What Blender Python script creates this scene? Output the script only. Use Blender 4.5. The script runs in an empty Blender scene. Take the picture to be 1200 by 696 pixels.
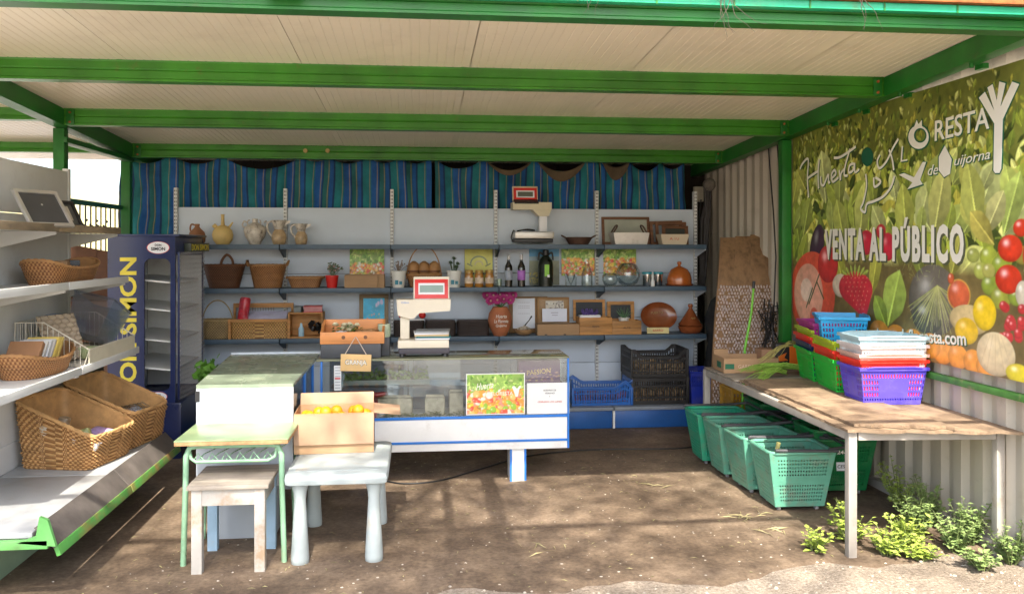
import bpy, bmesh, math, random
import numpy as np
from mathutils import Vector, Matrix, Euler
random.seed(11)
RNG = np.random.default_rng(11)
scene = bpy.context.scene
COL = scene.collection
PI = math.pi
R = math.radians
# ---------------------------------------------------------------- survey helpers
TH = math.atan(0.11); CT = math.cos(TH); ST = math.sin(TH); EYE = 1.65
def ray(u, v=288.0):
    t = (u - 600) / 1000.0
    return (t * CT + ST, CT - t * ST, (288 - v) / 1000.0)
def atY(u, v, Y):
    r = ray(u, v); k = Y / r[1]
    return Vector((r[0] * k, Y, EYE + r[2] * k))
def atX(u, v, X):
    r = ray(u, v); k = X / r[0]
    return Vector((X, r[1] * k, EYE + r[2] * k))
def mpp(u, Y):                      # metres per survey pixel on the plane at Y
    return Y / ray(u)[1] / 1000.0

# ---------------------------------------------------------------- object helpers
def tag(o, label=None, cat=None, group=None, kind=None):
    if label: o['label'] = label
    if cat: o['category'] = cat
    if group: o['group'] = group
    if kind: o['kind'] = kind
    return o
def thing(name, label, cat, loc=(0, 0, 0), rotz=0.0, group=None):
    o = bpy.data.objects.new(name, None); COL.objects.link(o)
    o.empty_display_size = 0.05
    o.location = loc; o.rotation_euler = (0, 0, rotz)
    return tag(o, label, cat, group)
def copy_tree(o, parent=None):
    c = o.copy(); COL.objects.link(c); c.parent = parent
    for ch in list(o.children):
        copy_tree(ch, c)
    return c

class MB:
    def __init__(s):
        s.v = []; s.f = []; s.mi = []; s.uv = {}; s.M = Matrix()
    def T(s, loc=(0, 0, 0), rot=(0, 0, 0), sc=1.0):
        s.M = Matrix.Translation(loc) @ Euler(rot).to_matrix().to_4x4() @ Matrix.Scale(sc, 4)
        return s
    def add(s, vs, fs, m=0, uvs=None):
        b = len(s.v)
        for p in vs: s.v.append(tuple(s.M @ Vector(p)))
        for i, f in enumerate(fs):
            if uvs: s.uv[len(s.f)] = uvs[i]
            s.f.append(tuple(b + k for k in f)); s.mi.append(m)
        return s
    def box(s, c, d, rot=None, bev=0.0, m=0, taper=1.0):
        x, y, z = d[0] / 2, d[1] / 2, d[2] / 2
        if bev > 0:
            bm = bmesh.new(); bmesh.ops.create_cube(bm, size=1)
            for v in bm.verts:
                v.co = Vector((v.co.x * d[0], v.co.y * d[1], v.co.z * d[2]))
            bmesh.ops.bevel(bm, geom=bm.edges[:], offset=min(bev, 0.45 * min(d)), segments=2, affect='EDGES', profile=0.6)
            bm.verts.index_update()
            vs = [v.co.copy() for v in bm.verts]; fs = [[v.index for v in f.verts] for f in bm.faces]
            bm.free()
        else:
            vs = [Vector(p) for p in ((-x, -y, -z), (x, -y, -z), (x, y, -z), (-x, y, -z), (-x, -y, z), (x, -y, z), (x, y, z), (-x, y, z))]
            fs = [(0, 3, 2, 1), (4, 5, 6, 7), (0, 1, 5, 4), (1, 2, 6, 5), (2, 3, 7, 6), (3, 0, 4, 7)]
        if taper != 1.0:
            for v in vs:
                k = 1 + (taper - 1) * (0.5 - v.z / d[2]); v.x *= k; v.y *= k
        if rot: 
            E = Euler(rot).to_matrix(); vs = [E @ v for v in vs]
        return s.add([v + Vector(c) for v in vs], fs, m)
    def bb(s, a, b, bev=0.0, m=0):           # box from two corners
        return s.box([(a[i] + b[i]) / 2 for i in range(3)], [abs(b[i] - a[i]) for i in range(3)], None, bev, m)
    def tube(s, pts, r, n=8, m=0, close=False, cap=True):
        pts = [Vector(p) for p in pts]; N = len(pts)
        rs = r if isinstance(r, (list, tuple)) else [r] * N
        up = None; vs = []
        for i in range(N):
            if close: t = pts[(i + 1) % N] - pts[i - 1]
            else: t = pts[min(i + 1, N - 1)] - pts[max(i - 1, 0)]
            if t.length < 1e-9: t = Vector((0, 0, 1))
            t.normalize()
            if up is None:
                up = t.orthogonal().normalized()
            up = (up - t * up.dot(t))
            if up.length < 1e-6: up = t.orthogonal()
            up.normalize(); w = t.cross(up)
            for k in range(n):
                a = 2 * PI * k / n
                vs.append(pts[i] + (up * math.cos(a) + w * math.sin(a)) * rs[i])
        fs = []
        for i in range(N if close else N - 1):
            j = (i + 1) % N
            for k in range(n):
                l = (k + 1) % n
                fs.append((i * n + k, i * n + l, j * n + l, j * n + k))
        if cap and not close:
            fs.append(tuple(range(n - 1, -1, -1))); fs.append(tuple((N - 1) * n + k for k in range(n)))
        return s.add(vs, fs, m)
    def cyl(s, p0, p1, r0, r1=None, n=14, m=0):
        return s.tube([p0, p1], [r0, r0 if r1 is None else r1], n, m)
    def lathe(s, prof, c=(0, 0, 0), n=28, m=0, sx=1.0, sy=1.0, uvk=None):
        vs = []; fs = []; c = Vector(c)
        for (r, z) in prof:
            for k in range(n):
                a = 2 * PI * k / n
                vs.append(c + Vector((max(r, 1e-4) * math.cos(a) * sx, max(r, 1e-4) * math.sin(a) * sy, z)))
        for i in range(len(prof) - 1):
            for k in range(n):
                l = (k + 1) % n
                fs.append((i * n + k, i * n + l, (i + 1) * n + l, (i + 1) * n + k))
        fs.append(tuple(range(n - 1, -1, -1))); fs.append(tuple((len(prof) - 1) * n + k for k in range(n)))
        return s.add(vs, fs, m)
    def ball(s, c, r, m=0, n=12, sc=(1, 1, 1)):
        vs = []; fs = []; h = n // 2
        for i in range(1, h):
            p = PI * i / h
            for k in range(n):
                a = 2 * PI * k / n
                vs.append((c[0] + r * sc[0] * math.sin(p) * math.cos(a), c[1] + r * sc[1] * math.sin(p) * math.sin(a), c[2] + r * sc[2] * math.cos(p)))
        for i in range(h - 2):
            for k in range(n):
                l = (k + 1) % n
                fs.append((i * n + k, (i + 1) * n + k, (i + 1) * n + l, i * n + l))
        a = len(vs); vs += [(c[0], c[1], c[2] + r * sc[2]), (c[0], c[1], c[2] - r * sc[2])]
        for k in range(n):
            l = (k + 1) % n
            fs.append((a, k, l)); fs.append((a + 1, (h - 2) * n + l, (h - 2) * n + k))
        return s.add(vs, fs, m)
    def prism(s, poly, h, o=(0, 0, 0), X=(1, 0, 0), Y=(0, 0, 1), m=0):   # poly in X,Y plane, extruded by h along X x Y
        X = Vector(X); Y = Vector(Y); N = X.cross(Y); o = Vector(o); n = len(poly)
        vs = [o + X * p[0] + Y * p[1] for p in poly] + [o + X * p[0] + Y * p[1] + N * h for p in poly]
        fs = [tuple(range(n - 1, -1, -1)), tuple(range(n, 2 * n))]
        for k in range(n):
            l = (k + 1) % n; fs.append((k, l, n + l, n + k))
        return s.add(vs, fs, m)
    def patch(s, fn, nu, nv, hole=None, m=0, uvf=None):
        vs = [fn(i / nu, j / nv) for j in range(nv + 1) for i in range(nu + 1)]; fs = []; uvs = []
        for j in range(nv):
            for i in range(nu):
                if hole and hole(i, j): continue
                a = j * (nu + 1) + i
                fs.append((a, a + 1, a + nu + 2, a + nu + 1))
                if uvf: uvs.append([uvf(i / nu, j / nv), uvf((i + 1) / nu, j / nv), uvf((i + 1) / nu, (j + 1) / nv), uvf(i / nu, (j + 1) / nv)])
        return s.add(vs, fs, m, uvs if uvf else None)
    def build(s, name, mat, parent=None, solid=0.0, smooth=35, recalc=True, loc=None, sub=0):
        me = bpy.data.meshes.new(name); me.from_pydata(s.v, [], s.f)
        for mm in (mat if isinstance(mat, (list, tuple)) else [mat]): me.materials.append(mm)
        me.polygons.foreach_set('material_index', s.mi)
        if s.uv:
            ul = me.uv_layers.new(name='UVMap')
            for p in me.polygons:
                if p.index in s.uv:
                    for li, q in zip(p.loop_indices, s.uv[p.index]): ul.data[li].uv = q
        me.update()
        if recalc:
            bm = bmesh.new(); bm.from_mesh(me); bmesh.ops.recalc_face_normals(bm, faces=bm.faces[:]); bm.to_mesh(me); bm.free()
        me.polygons.foreach_set('use_smooth', [bool(smooth)] * len(me.polygons))
        if smooth: me.set_sharp_from_angle(angle=R(smooth))
        o = bpy.data.objects.new(name, me); COL.objects.link(o)
        if parent: o.parent = parent
        if loc: o.location = loc
        if solid:
            md = o.modifiers.new('Solid', 'SOLIDIFY'); md.thickness = solid; md.offset = 0
        if sub:
            md = o.modifiers.new('Sub', 'SUBSURF'); md.levels = sub; md.render_levels = sub
        return o

def qbox(name, mat, parent, c, d, rot=None, bev=0.002):
    return MB().box(c, d, rot, bev).build(name, mat, parent)

# ---------------------------------------------------------------- materials
_M = {}
def _nt(name):
    m = bpy.data.materials.new(name); m.use_nodes = True; nt = m.node_tree
    b = nt.nodes['Principled BSDF']
    return m, nt, nt.nodes, nt.links, b
def _coords(nt, rnd=True):
    N, L = nt.nodes, nt.links
    tc = N.new('ShaderNodeTexCoord')
    if not rnd: return tc.outputs['Object']
    oi = N.new('ShaderNodeObjectInfo'); mu = N.new('ShaderNodeMath'); mu.operation = 'MULTIPLY'; mu.inputs[1].default_value = 37.0
    L.new(oi.outputs['Random'], mu.inputs[0])
    ad = N.new('ShaderNodeVectorMath'); ad.operation = 'ADD'
    L.new(tc.outputs['Object'], ad.inputs[0]); L.new(mu.outputs[0], ad.inputs[1])
    return ad.outputs[0]
def _noise(nt, vec, scale, detail=4, rough=0.6, stretch=None):
    N, L = nt.nodes, nt.links
    if stretch:
        mp = N.new('ShaderNodeMapping'); mp.inputs['Scale'].default_value = stretch; L.new(vec, mp.inputs[0]); vec = mp.outputs[0]
    n = N.new('ShaderNodeTexNoise'); n.inputs['Scale'].default_value = scale; n.inputs['Detail'].default_value = detail; n.inputs['Roughness'].default_value = rough
    L.new(vec, n.inputs['Vector']); return n.outputs['Fac']
def _ramp(nt, fac, stops, interp='LINEAR'):
    r = nt.nodes.new('ShaderNodeValToRGB'); cr = r.color_ramp; cr.interpolation = interp
    while len(cr.elements) < len(stops): cr.elements.new(0.5)
    for e, (p, c) in zip(cr.elements, stops):
        e.position = p; e.color = (c[0], c[1], c[2], 1) if len(c) == 3 else c
    nt.links.new(fac, r.inputs[0]); return r.outputs[0]
def _mix(nt, fac, a, b, mode='MIX'):
    n = nt.nodes.new('ShaderNodeMix'); n.data_type = 'RGBA'; n.blend_type = mode
    for sk, val in ((n.inputs[0], fac), (n.inputs[6], a), (n.inputs[7], b)):
        if hasattr(val, 'links'): nt.links.new(val, sk)
        elif isinstance(val, (int, float)): sk.default_value = val
        else: sk.default_value = (val[0], val[1], val[2], 1)
    return n.outputs[2]
def _bump(nt, h, b, strength=0.3, dist=0.004):
    n = nt.nodes.new('ShaderNodeBump'); n.inputs['Strength'].default_value = strength; n.inputs['Distance'].default_value = dist
    nt.links.new(h, n.inputs['Height']); nt.links.new(n.outputs[0], b.inputs['Normal'])
def sc(c, k): return tuple(min(1, x * k) for x in c[:3])
DIRT = (0.10, 0.075, 0.05)
def mat(name, c, rough=0.55, var=0.18, scale=7, bump=0.15, bs=90, metal=0, dirt=0.25, dirtc=DIRT, spec=0.5, coat=0, stretch=None, c2=None, trans=0.0, ds=5, dt=0.55):
    if name in _M: return _M[name]
    m, nt, N, L, b = _nt(name)
    v = _coords(nt)
    f = _noise(nt, v, scale, 5, 0.6, stretch)
    a = _ramp(nt, f, [(0.3, sc(c, 1 - var)), (0.7, c2 if c2 else sc(c, 1 + var))])
    if dirt > 0:
        d = _noise(nt, v, ds, 8, 0.72)
        dm = _ramp(nt, d, [(dt, (0, 0, 0)), (min(1, dt + 0.2), (dirt, dirt, dirt))])
        a = _mix(nt, dm, a, dirtc)
    L.new(a, b.inputs['Base Color'])
    rf = N.new('ShaderNodeMapRange'); rf.inputs[3].default_value = max(0, rough - 0.1); rf.inputs[4].default_value = min(1, rough + 0.12)
    L.new(f, rf.inputs[0]); L.new(rf.outputs[0], b.inputs['Roughness'])
    b.inputs['Metallic'].default_value = metal; b.inputs['Specular IOR Level'].default_value = spec
    b.inputs['Coat Weight'].default_value = coat
    if trans: b.inputs['Transmission Weight'].default_value = trans
    if bump: _bump(nt, _noise(nt, v, bs, 3, 0.6, stretch), b, bump, 0.003)
    _M[name] = m; return m
def wood(name, c, axis=0, ring=18, rough=0.6, dark=0.55, dirt=0.2, bump=0.3):
    if name in _M: return _M[name]
    m, nt, N, L, b = _nt(name); v = _coords(nt)
    st = [1.0, 1.0, 1.0]; st[axis] = 0.07
    f = _noise(nt, v, ring * 2.2, 5, 0.65, tuple(st))
    g = _noise(nt, v, 5, 4, 0.6)
    a = _ramp(nt, f, [(0.32, sc(c, dark)), (0.5, c), (0.72, sc(c, 1.25))])
    dm = _ramp(nt, g, [(0.5, (0, 0, 0)), (0.75, (dirt, dirt, dirt))])
    L.new(_mix(nt, dm, a, DIRT), b.inputs['Base Color']); b.inputs['Roughness'].default_value = rough
    _bump(nt, f, b, bump, 0.002); _M[name] = m; return m
def glassy(name, tint=(0.93, 0.96, 0.95), refl=0.09, rough=0.02):
    if name in _M: return _M[name]
    m, nt, N, L, b = _nt(name); N.remove(b)
    t = N.new('ShaderNodeBsdfTransparent'); t.inputs[0].default_value = (*tint, 1)
    g = N.new('ShaderNodeBsdfGlossy'); g.inputs['Roughness'].default_value = rough; g.inputs[0].default_value = (0.9, 0.95, 1, 1)
    lw = N.new('ShaderNodeLayerWeight'); lw.inputs[0].default_value = 0.25
    mr = N.new('ShaderNodeMapRange'); mr.inputs[3].default_value = refl; mr.inputs[4].default_value = 0.55
    L.new(lw.outputs['Fresnel'], mr.inputs[0])
    mx = N.new('ShaderNodeMixShader'); L.new(mr.outputs[0], mx.inputs[0]); L.new(t.outputs[0], mx.inputs[1]); L.new(g.outputs[0], mx.inputs[2])
    L.new(mx.outputs[0], N['Material Output'].inputs[0]); _M[name] = m; return m
def printed():
    if 'printed' in _M: return _M['printed']
    m, nt, N, L, b = _nt('printed vinyl'); a = N.new('ShaderNodeAttribute'); a.attribute_name = 'Col'
    L.new(a.outputs['Color'], b.inputs['Base Color']); b.inputs['Roughness'].default_value = 0.42
    v = _coords(nt); _bump(nt, _noise(nt, v, 2.2, 3, 0.5), b, 0.5, 0.03)
    _M['printed'] = m; return m

GREEN = mat('green gloss paint', (0.035, 0.20, 0.010), 0.38, 0.35, 3, 0.12, 60, dirt=0.8, dirtc=(0.14, 0.10, 0.03), ds=11, dt=0.6)
GREENB = mat('dark green paint', (0.010, 0.145, 0.015), 0.42, 0.3, 4, 0.1, 60, dirt=0.7, dirtc=(0.12, 0.08, 0.03), ds=12, dt=0.62)
MINT = mat('mint gutter paint', (0.03, 0.42, 0.22), 0.4, 0.25, 3, 0.1, 60, dirt=0.5, dirtc=(0.25, 0.1, 0.03), ds=3)
RUST = mat('rust', (0.33, 0.10, 0.025), 0.85, 0.4, 20, 0.4, 90, dirt=0.4)
CEIL = mat('cream ceiling panel', (0.86, 0.77, 0.62), 0.33, 0.05, 1.5, 0.03, 40, dirt=0.28, dirtc=(0.45, 0.36, 0.25), ds=2)
WHITE = mat('white enamel', (0.68, 0.69, 0.68), 0.4, 0.06, 4, 0.05, 60, dirt=0.45, dirtc=(0.35, 0.3, 0.24))
OFFW = mat('grey white enamel', (0.60, 0.60, 0.58), 0.5, 0.07, 3, 0.05, 60, dirt=0.3, dirtc=(0.34, 0.29, 0.23))
PANEL = mat('pale shelving panel', (0.56, 0.63, 0.72), 0.5, 0.05, 2.5, 0.04, 60, dirt=0.16, dirtc=(0.4, 0.36, 0.3))
SLATE = mat('slate blue shelf', (0.055, 0.095, 0.14), 0.45, 0.2, 5, 0.08, 60, dirt=0.3)
BLUEKICK = mat('blue kick paint', (0.012, 0.085, 0.30), 0.4, 0.2, 4, 0.08, 50, dirt=0.3)
BLUE = mat('bright blue trim', (0.015, 0.16, 0.55), 0.4, 0.1, 6, 0.05, 50, dirt=0.15)
NAVY = mat('navy enamel', (0.008, 0.018, 0.085), 0.3, 0.2, 4, 0.04, 60, dirt=0.1)
YELLOW = mat('yellow lettering', (0.75, 0.62, 0.05), 0.5, 0.08, 9, 0, dirt=0.1)
BLACK = mat('black plastic', (0.012, 0.012, 0.013), 0.42, 0.3, 8, 0.1, 60, dirt=0.2)
DARK = mat('dark recess', (0.02, 0.017, 0.015), 0.85, 0.4, 3, 0.1, 30, dirt=0.3)
CREAMP = mat('cream plastic', (0.68, 0.62, 0.50), 0.38, 0.05, 6, 0.03, 60, dirt=0.12)
RED = mat('red plastic', (0.62, 0.02, 0.015), 0.38, 0.12, 7, 0.04, 60, dirt=0.12)
CARD = mat('kraft cardboard', (0.38, 0.235, 0.125), 0.8, 0.08, 6, 0.15, 120, dirt=0.18, stretch=(1, 1, 12))
PAPER = mat('white paper', (0.78, 0.79, 0.82), 0.7, 0.04, 6, 0.05, 60, dirt=0.05)
TERRA = mat('terracotta', (0.42, 0.14, 0.06), 0.65, 0.15, 10, 0.1, 90, dirt=0.15)
GLAZE = mat('brown glazed clay', (0.24, 0.065, 0.02), 0.22, 0.25, 9, 0.05, 60, dirt=0.2, coat=0.4)
ORGLAZE = mat('orange glazed clay', (0.42, 0.11, 0.02), 0.2, 0.25, 9, 0.05, 60, dirt=0.15, coat=0.5)
PINE = wood('orange pine', (0.50, 0.24, 0.07), 0, 14)
PINEZ = wood('orange pine upright', (0.45, 0.21, 0.065), 2, 14)
DARKW = wood('brown frame wood', (0.16, 0.065, 0.025), 0, 20)
GREYW = wood('weathered grey wood', (0.31, 0.27, 0.22), 0, 12, 0.8, 0.5, 0.35, 0.5)
GLASS = glassy('clear glass')
GLASSG = glassy('greenish glass', (0.78, 0.86, 0.80), 0.10)
STEEL = mat('brushed steel', (0.55, 0.55, 0.55), 0.32, 0.1, 12, 0.05, 60, metal=1, dirt=0.2)
def wick(name, c, rough=0.6):
    return mat(name, c, rough, 0.22, 14, 0.2, 120, dirt=0.25, dirtc=(0.07, 0.035, 0.014), ds=30, dt=0.55)
WICK = wick('honey wicker', (0.52, 0.30, 0.12))
STAKE = {}
def stake_of(m):
    if m.name not in STAKE:
        c = {'honey wicker': (.25, .12, .04), 'dark wicker': (.05, .022, .010), 'orange wicker': (.17, .062, .018), 'pale straw': (.19, .13, .06), 'black brown weave': (.016, .011, .010)}.get(m.name, (.24, .12, .04))
        STAKE[m.name] = wick(m.name + ' stakes', c)
    return STAKE[m.name]
WICKD = wick('dark wicker', (0.15, 0.06, 0.025))
WICKM = wick('orange wicker', (0.36, 0.185, 0.07))
WICKP = wick('pale straw', (0.36, 0.26, 0.12))
WICKB = wick('black brown weave', (0.045, 0.028, 0.022))
def plas(name, c, k=0.3): return mat(name, c, 0.4, 0.14, 6, 0.04, 60, dirt=k, dirtc=(0.22, 0.19, 0.14), ds=9, dt=0.5)
GREENL = mat('leaf green', (0.06, 0.16, 0.03), 0.55, 0.4, 12, 0.1, 60, dirt=0)

# ---------------------------------------------------------------- text
def lettering(body, parent, o, X, Y, w, h, material, depth=0.0015, shear=0.0, name='lettering', bold=0.0, gap=1.0):
    cu = bpy.data.curves.new('txt', 'FONT'); cu.body = body; cu.extrude = 0.5; cu.shear = shear; cu.offset = bold; cu.resolution_u = 3; cu.space_character = gap
    to = bpy.data.objects.new('txt', cu); COL.objects.link(to)
    dg = bpy.context.evaluated_depsgraph_get(); dg.update()
    me = bpy.data.meshes.new_from_object(to.evaluated_get(dg))
    bpy.data.objects.remove(to); bpy.data.curves.remove(cu)
    co = np.empty(len(me.vertices) * 3, dtype=np.float32); me.vertices.foreach_get('co', co); co = co.reshape(-1, 3)
    mn = co.min(0); mx = co.max(0)
    kx = w / (mx[0] - mn[0]); ky = h / (mx[1] - mn[1])
    X = np.array(Vector(X).normalized()); Y = np.array(Vector(Y).normalized()); Nn = np.cross(X, Y); o = np.array(o, dtype=float)
    p = o + np.outer((co[:, 0] - mn[0]) * kx, X) + np.outer((co[:, 1] - mn[1]) * ky, Y) + np.outer((co[:, 2] + 0.5) * depth, Nn)
    me.vertices.foreach_set('co', p.astype(np.float32).ravel())
    me.materials.clear(); me.materials.append(material); me.update()
    me.name = name
    ob = bpy.data.objects.new(name, me); COL.objects.link(ob)
    if parent: ob.parent = parent
    return ob
INK = mat('black ink', (0.03, 0.03, 0.035), 0.7, 0.1, 9, 0, dirt=0)
INKR = mat('red ink', (0.55, 0.05, 0.03), 0.7, 0.1, 9, 0, dirt=0)
INKW = mat('white print', (0.80, 0.78, 0.70), 0.5, 0.04, 9, 0, dirt=0)
INKG = mat('dark green print', (0.01, 0.12, 0.06), 0.5, 0.1, 9, 0, dirt=0)

# ---------------------------------------------------------------- printed pictures as coloured grids
def fbm(h, w, cell, seed, oct=4):
    rg = np.random.default_rng(seed); out = np.zeros((h, w)); amp = 1; tot = 0
    for o in range(oct):
        c = max(1.5, cell / 2 ** o); gh = int(h / c) + 3; gw = int(w / c) + 3; g = rg.random((gh, gw))
        y = np.arange(h) / c; x = np.arange(w) / c; yi = y.astype(int); xi = x.astype(int)
        fy = y - yi; fx = x - xi; fy = (fy * fy * (3 - 2 * fy))[:, None]; fx = (fx * fx * (3 - 2 * fx))[None]
        out += amp * ((g[yi][:, xi] * (1 - fx) + g[yi][:, xi + 1] * fx) * (1 - fy) + (g[yi + 1][:, xi] * (1 - fx) + g[yi + 1][:, xi + 1] * fx) * fy)
        tot += amp; amp *= 0.5
    return out / tot
class Pic:                                  # row 0 is the bottom
    def __init__(s, w, h, c): s.w = w; s.h = h; s.a = np.ones((h, w, 3)) * np.array(c)
    def _win(s, cx, cy, rr):
        x0 = max(0, int(cx - rr)); x1 = min(s.w, int(cx + rr) + 2); y0 = max(0, int(cy - rr)); y1 = min(s.h, int(cy + rr) + 2)
        if x1 <= x0 or y1 <= y0: return None
        yy, xx = np.mgrid[y0:y1, x0:x1]; return x0, x1, y0, y1, xx - cx, yy - cy
    def blob(s, cx, cy, rx, ry, c, rot=0, shade=0.5, spec=0.5, edge=None, al=1.0):
        W = s._win(cx, cy, max(rx, ry) + 1)
        if not W: return
        x0, x1, y0, y1, X, Y = W; ca, sa = math.cos(rot), math.sin(rot)
        a = (X * ca + Y * sa) / rx; b = (-X * sa + Y * ca) / ry; d = a * a + b * b
        k = np.clip((1 - d) * min(rx, ry) * 0.5, 0, 1)[..., None] * al
        sh = 1 - shade * np.clip(d, 0, 1) ** 1.5 * (0.6 - 0.4 * (b + a * 0.5))
        cc = np.array(c) * sh[..., None]
        if edge is not None:
            e = np.clip((d - 0.7) * 4, 0, 1)[..., None]; cc = cc * (1 - e) + np.array(edge) * e
        hl = np.exp(-(((a + 0.3) ** 2 + (b - 0.4) ** 2) / 0.05)) * spec; cc = cc + hl[..., None]
        s.a[y0:y1, x0:x1] = s.a[y0:y1, x0:x1] * (1 - k) + np.clip(cc, 0, 1) * k
    def leaf(s, cx, cy, L, Wd, rot, c, rib=1.6):
        W = s._win(cx, cy, L + 1)
        if not W: return
        x0, x1, y0, y1, X, Y = W; ca, sa = math.cos(rot), math.sin(rot)
        a = (X * ca + Y * sa) / L; b = (-X * sa + Y * ca) / Wd
        lim = np.clip(1 - a * a, 0, 1) * (1 + 0.25 * a) + 0.03 * np.sin(a * 9 + cx)
        k = np.clip((lim - np.abs(b)) * Wd * 0.6, 0, 1)[..., None] * (np.abs(a) < 1)[..., None]
        t = 0.72 + 0.3 * (b > 0) + 0.28 * a + 0.05 * np.sin(a * 13 - np.abs(b) * 5)
        t = np.where(np.abs(b) < 0.07, rib, t)
        cc = np.array(c) * t[..., None]
        s.a[y0:y1, x0:x1] = s.a[y0:y1, x0:x1] * (1 - k) + np.clip(cc, 0, 1) * k
    def line(s, x0, y0, x1, y1, wd, c, al=1.0):
        n = int(max(abs(x1 - x0), abs(y1 - y0)) / max(0.6, wd * 0.4)) + 2
        for i in range(n):
            t = i / (n - 1); s.blob(x0 + (x1 - x0) * t, y0 + (y1 - y0) * t, wd, wd, c, 0, 0, 0, None, al)
    def rect(s, x0, y0, x1, y1, c): s.a[max(0, int(y0)):int(y1), max(0, int(x0)):int(x1)] = c
def picture(name, pic, w, h, o, X, Y, parent=None, backing=None, thick=0.003, wave=0.0):
    """a printed sheet with thickness: coloured front, plain back and edges. o = lower left corner of the front"""
    W, H = pic.w, pic.h; o = np.array(o, float); X = np.array(Vector(X).normalized()); Y = np.array(Vector(Y).normalized()); Nn = np.cross(X, Y)
    gx, gy = np.meshgrid(np.linspace(0, w, W), np.linspace(0, h, H))
    off = wave * np.sin(gx * 2.3 + 0.6) * np.sin(gy * 1.9 + gx) if wave else np.zeros_like(gx)
    P = o + gx[..., None] * X + gy[..., None] * Y + off[..., None] * Nn
    P = P.reshape(-1, 3); a = (np.arange(H - 1)[:, None] * W + np.arange(W - 1)[None]).ravel()
    F4 = np.stack([a, a + 1, a + W + 1, a + W], 1)
    cn = [0, W - 1, W * H - 1, W * (H - 1)]; nb = len(P)
    back = P[cn] - Nn * (thick + wave * 2)
    P = np.vstack([P, P[cn], back])
    ex = np.array([[nb + 4, nb + 7, nb + 6, nb + 5], [nb, nb + 4, nb + 5, nb + 1], [nb + 1, nb + 5, nb + 6, nb + 2], [nb + 2, nb + 6, nb + 7, nb + 3], [nb + 3, nb + 7, nb + 4, nb]])
    FA = np.vstack([F4, ex]); me = bpy.data.meshes.new(name)
    me.vertices.add(len(P)); me.vertices.foreach_set('co', P.astype(np.float32).ravel())
    me.loops.add(FA.size); me.loops.foreach_set('vertex_index', FA.astype(np.int32).ravel())
    me.polygons.add(len(FA)); me.polygons.foreach_set('loop_start', np.arange(0, FA.size, 4, dtype=np.int32))
    me.materials.append(printed()); me.materials.append(backing or PAPER)
    mi = np.zeros(len(FA), np.int32); mi[len(F4):] = 1; me.polygons.foreach_set('material_index', mi)
    me.update(calc_edges=True); me.validate()
    at = me.color_attributes.new('Col', 'FLOAT_COLOR', 'POINT')
    c = np.ones((len(P), 4)); c[:nb, :3] = np.clip(pic.a, 0, 1).reshape(-1, 3); at.data.foreach_set('color', c.astype(np.float32).ravel())
    ob = bpy.data.objects.new(name, me); COL.objects.link(ob)
    if parent: ob.parent = parent
    return ob
# ================================================================ SETTING
def ground_mat():
    m, nt, N, L, b = _nt('sandy ground'); v = _coords(nt, False)
    a = _ramp(nt, _noise(nt, v, 0.8, 6, 0.65), [(0.3, (0.36, 0.29, 0.22)), (0.7, (0.54, 0.46, 0.37))])
    g = _ramp(nt, _noise(nt, v, 55, 4, 0.8), [(0.35, (0.45, 0.42, 0.38)), (0.6, (1, 1, 1)), (0.75, (1.3, 1.25, 1.2))])
    L.new(_mix(nt, 1.0, a, g, 'MULTIPLY'), b.inputs['Base Color']); b.inputs['Roughness'].default_value = 0.95
    _bump(nt, _noise(nt, v, 38, 6, 0.75), b, 0.9, 0.03); return m
def floor_mat():
    m, nt, N, L, b = _nt('worn brown floor'); v = _coords(nt, False)
    a = _ramp(nt, _noise(nt, v, 1.1, 7, 0.7), [(0.3, (0.12, 0.084, 0.054)), (0.5, (0.185, 0.134, 0.089)), (0.72, (0.31, 0.235, 0.165))])
    st = _ramp(nt, _noise(nt, v, 2.6, 8, 0.75), [(0.42, (0.55, 0.52, 0.5)), (0.6, (1, 1, 1))])
    a = _mix(nt, 0.8, a, st, 'MULTIPLY')
    fine = _ramp(nt, _noise(nt, v, 40, 5, 0.8), [(0.34, (0.55, 0.5, 0.45)), (0.55, (1, 1, 1)), (0.72, (1.45, 1.4, 1.3))])
    a = _mix(nt, 0.85, a, fine, 'MULTIPLY')
    vo = N.new('ShaderNodeTexVoronoi'); vo.inputs['Scale'].default_value = 17; L.new(v, vo.inputs['Vector'])
    sp = _ramp(nt, vo.outputs['Distance'], [(0.05, (0.7, 0.7, 0.7)), (0.10, (0, 0, 0))])
    n2 = _ramp(nt, _noise(nt, v, 6, 4, 0.7), [(0.5, (0, 0, 0)), (0.62, (1, 1, 1))])
    sp = _mix(nt, 1.0, sp, n2, 'MULTIPLY')
    a = _mix(nt, sp, a, (0.55, 0.50, 0.42))
    L.new(a, b.inputs['Base Color'])
    rr = N.new('ShaderNodeMapRange'); rr.inputs[3].default_value = 0.6; rr.inputs[4].default_value = 0.98; L.new(_noise(nt, v, 3, 4, 0.7), rr.inputs[0]); L.new(rr.outputs[0], b.inputs['Roughness'])
    _bump(nt, _noise(nt, v, 26, 8, 0.78), b, 0.3, 0.004); return m
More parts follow.
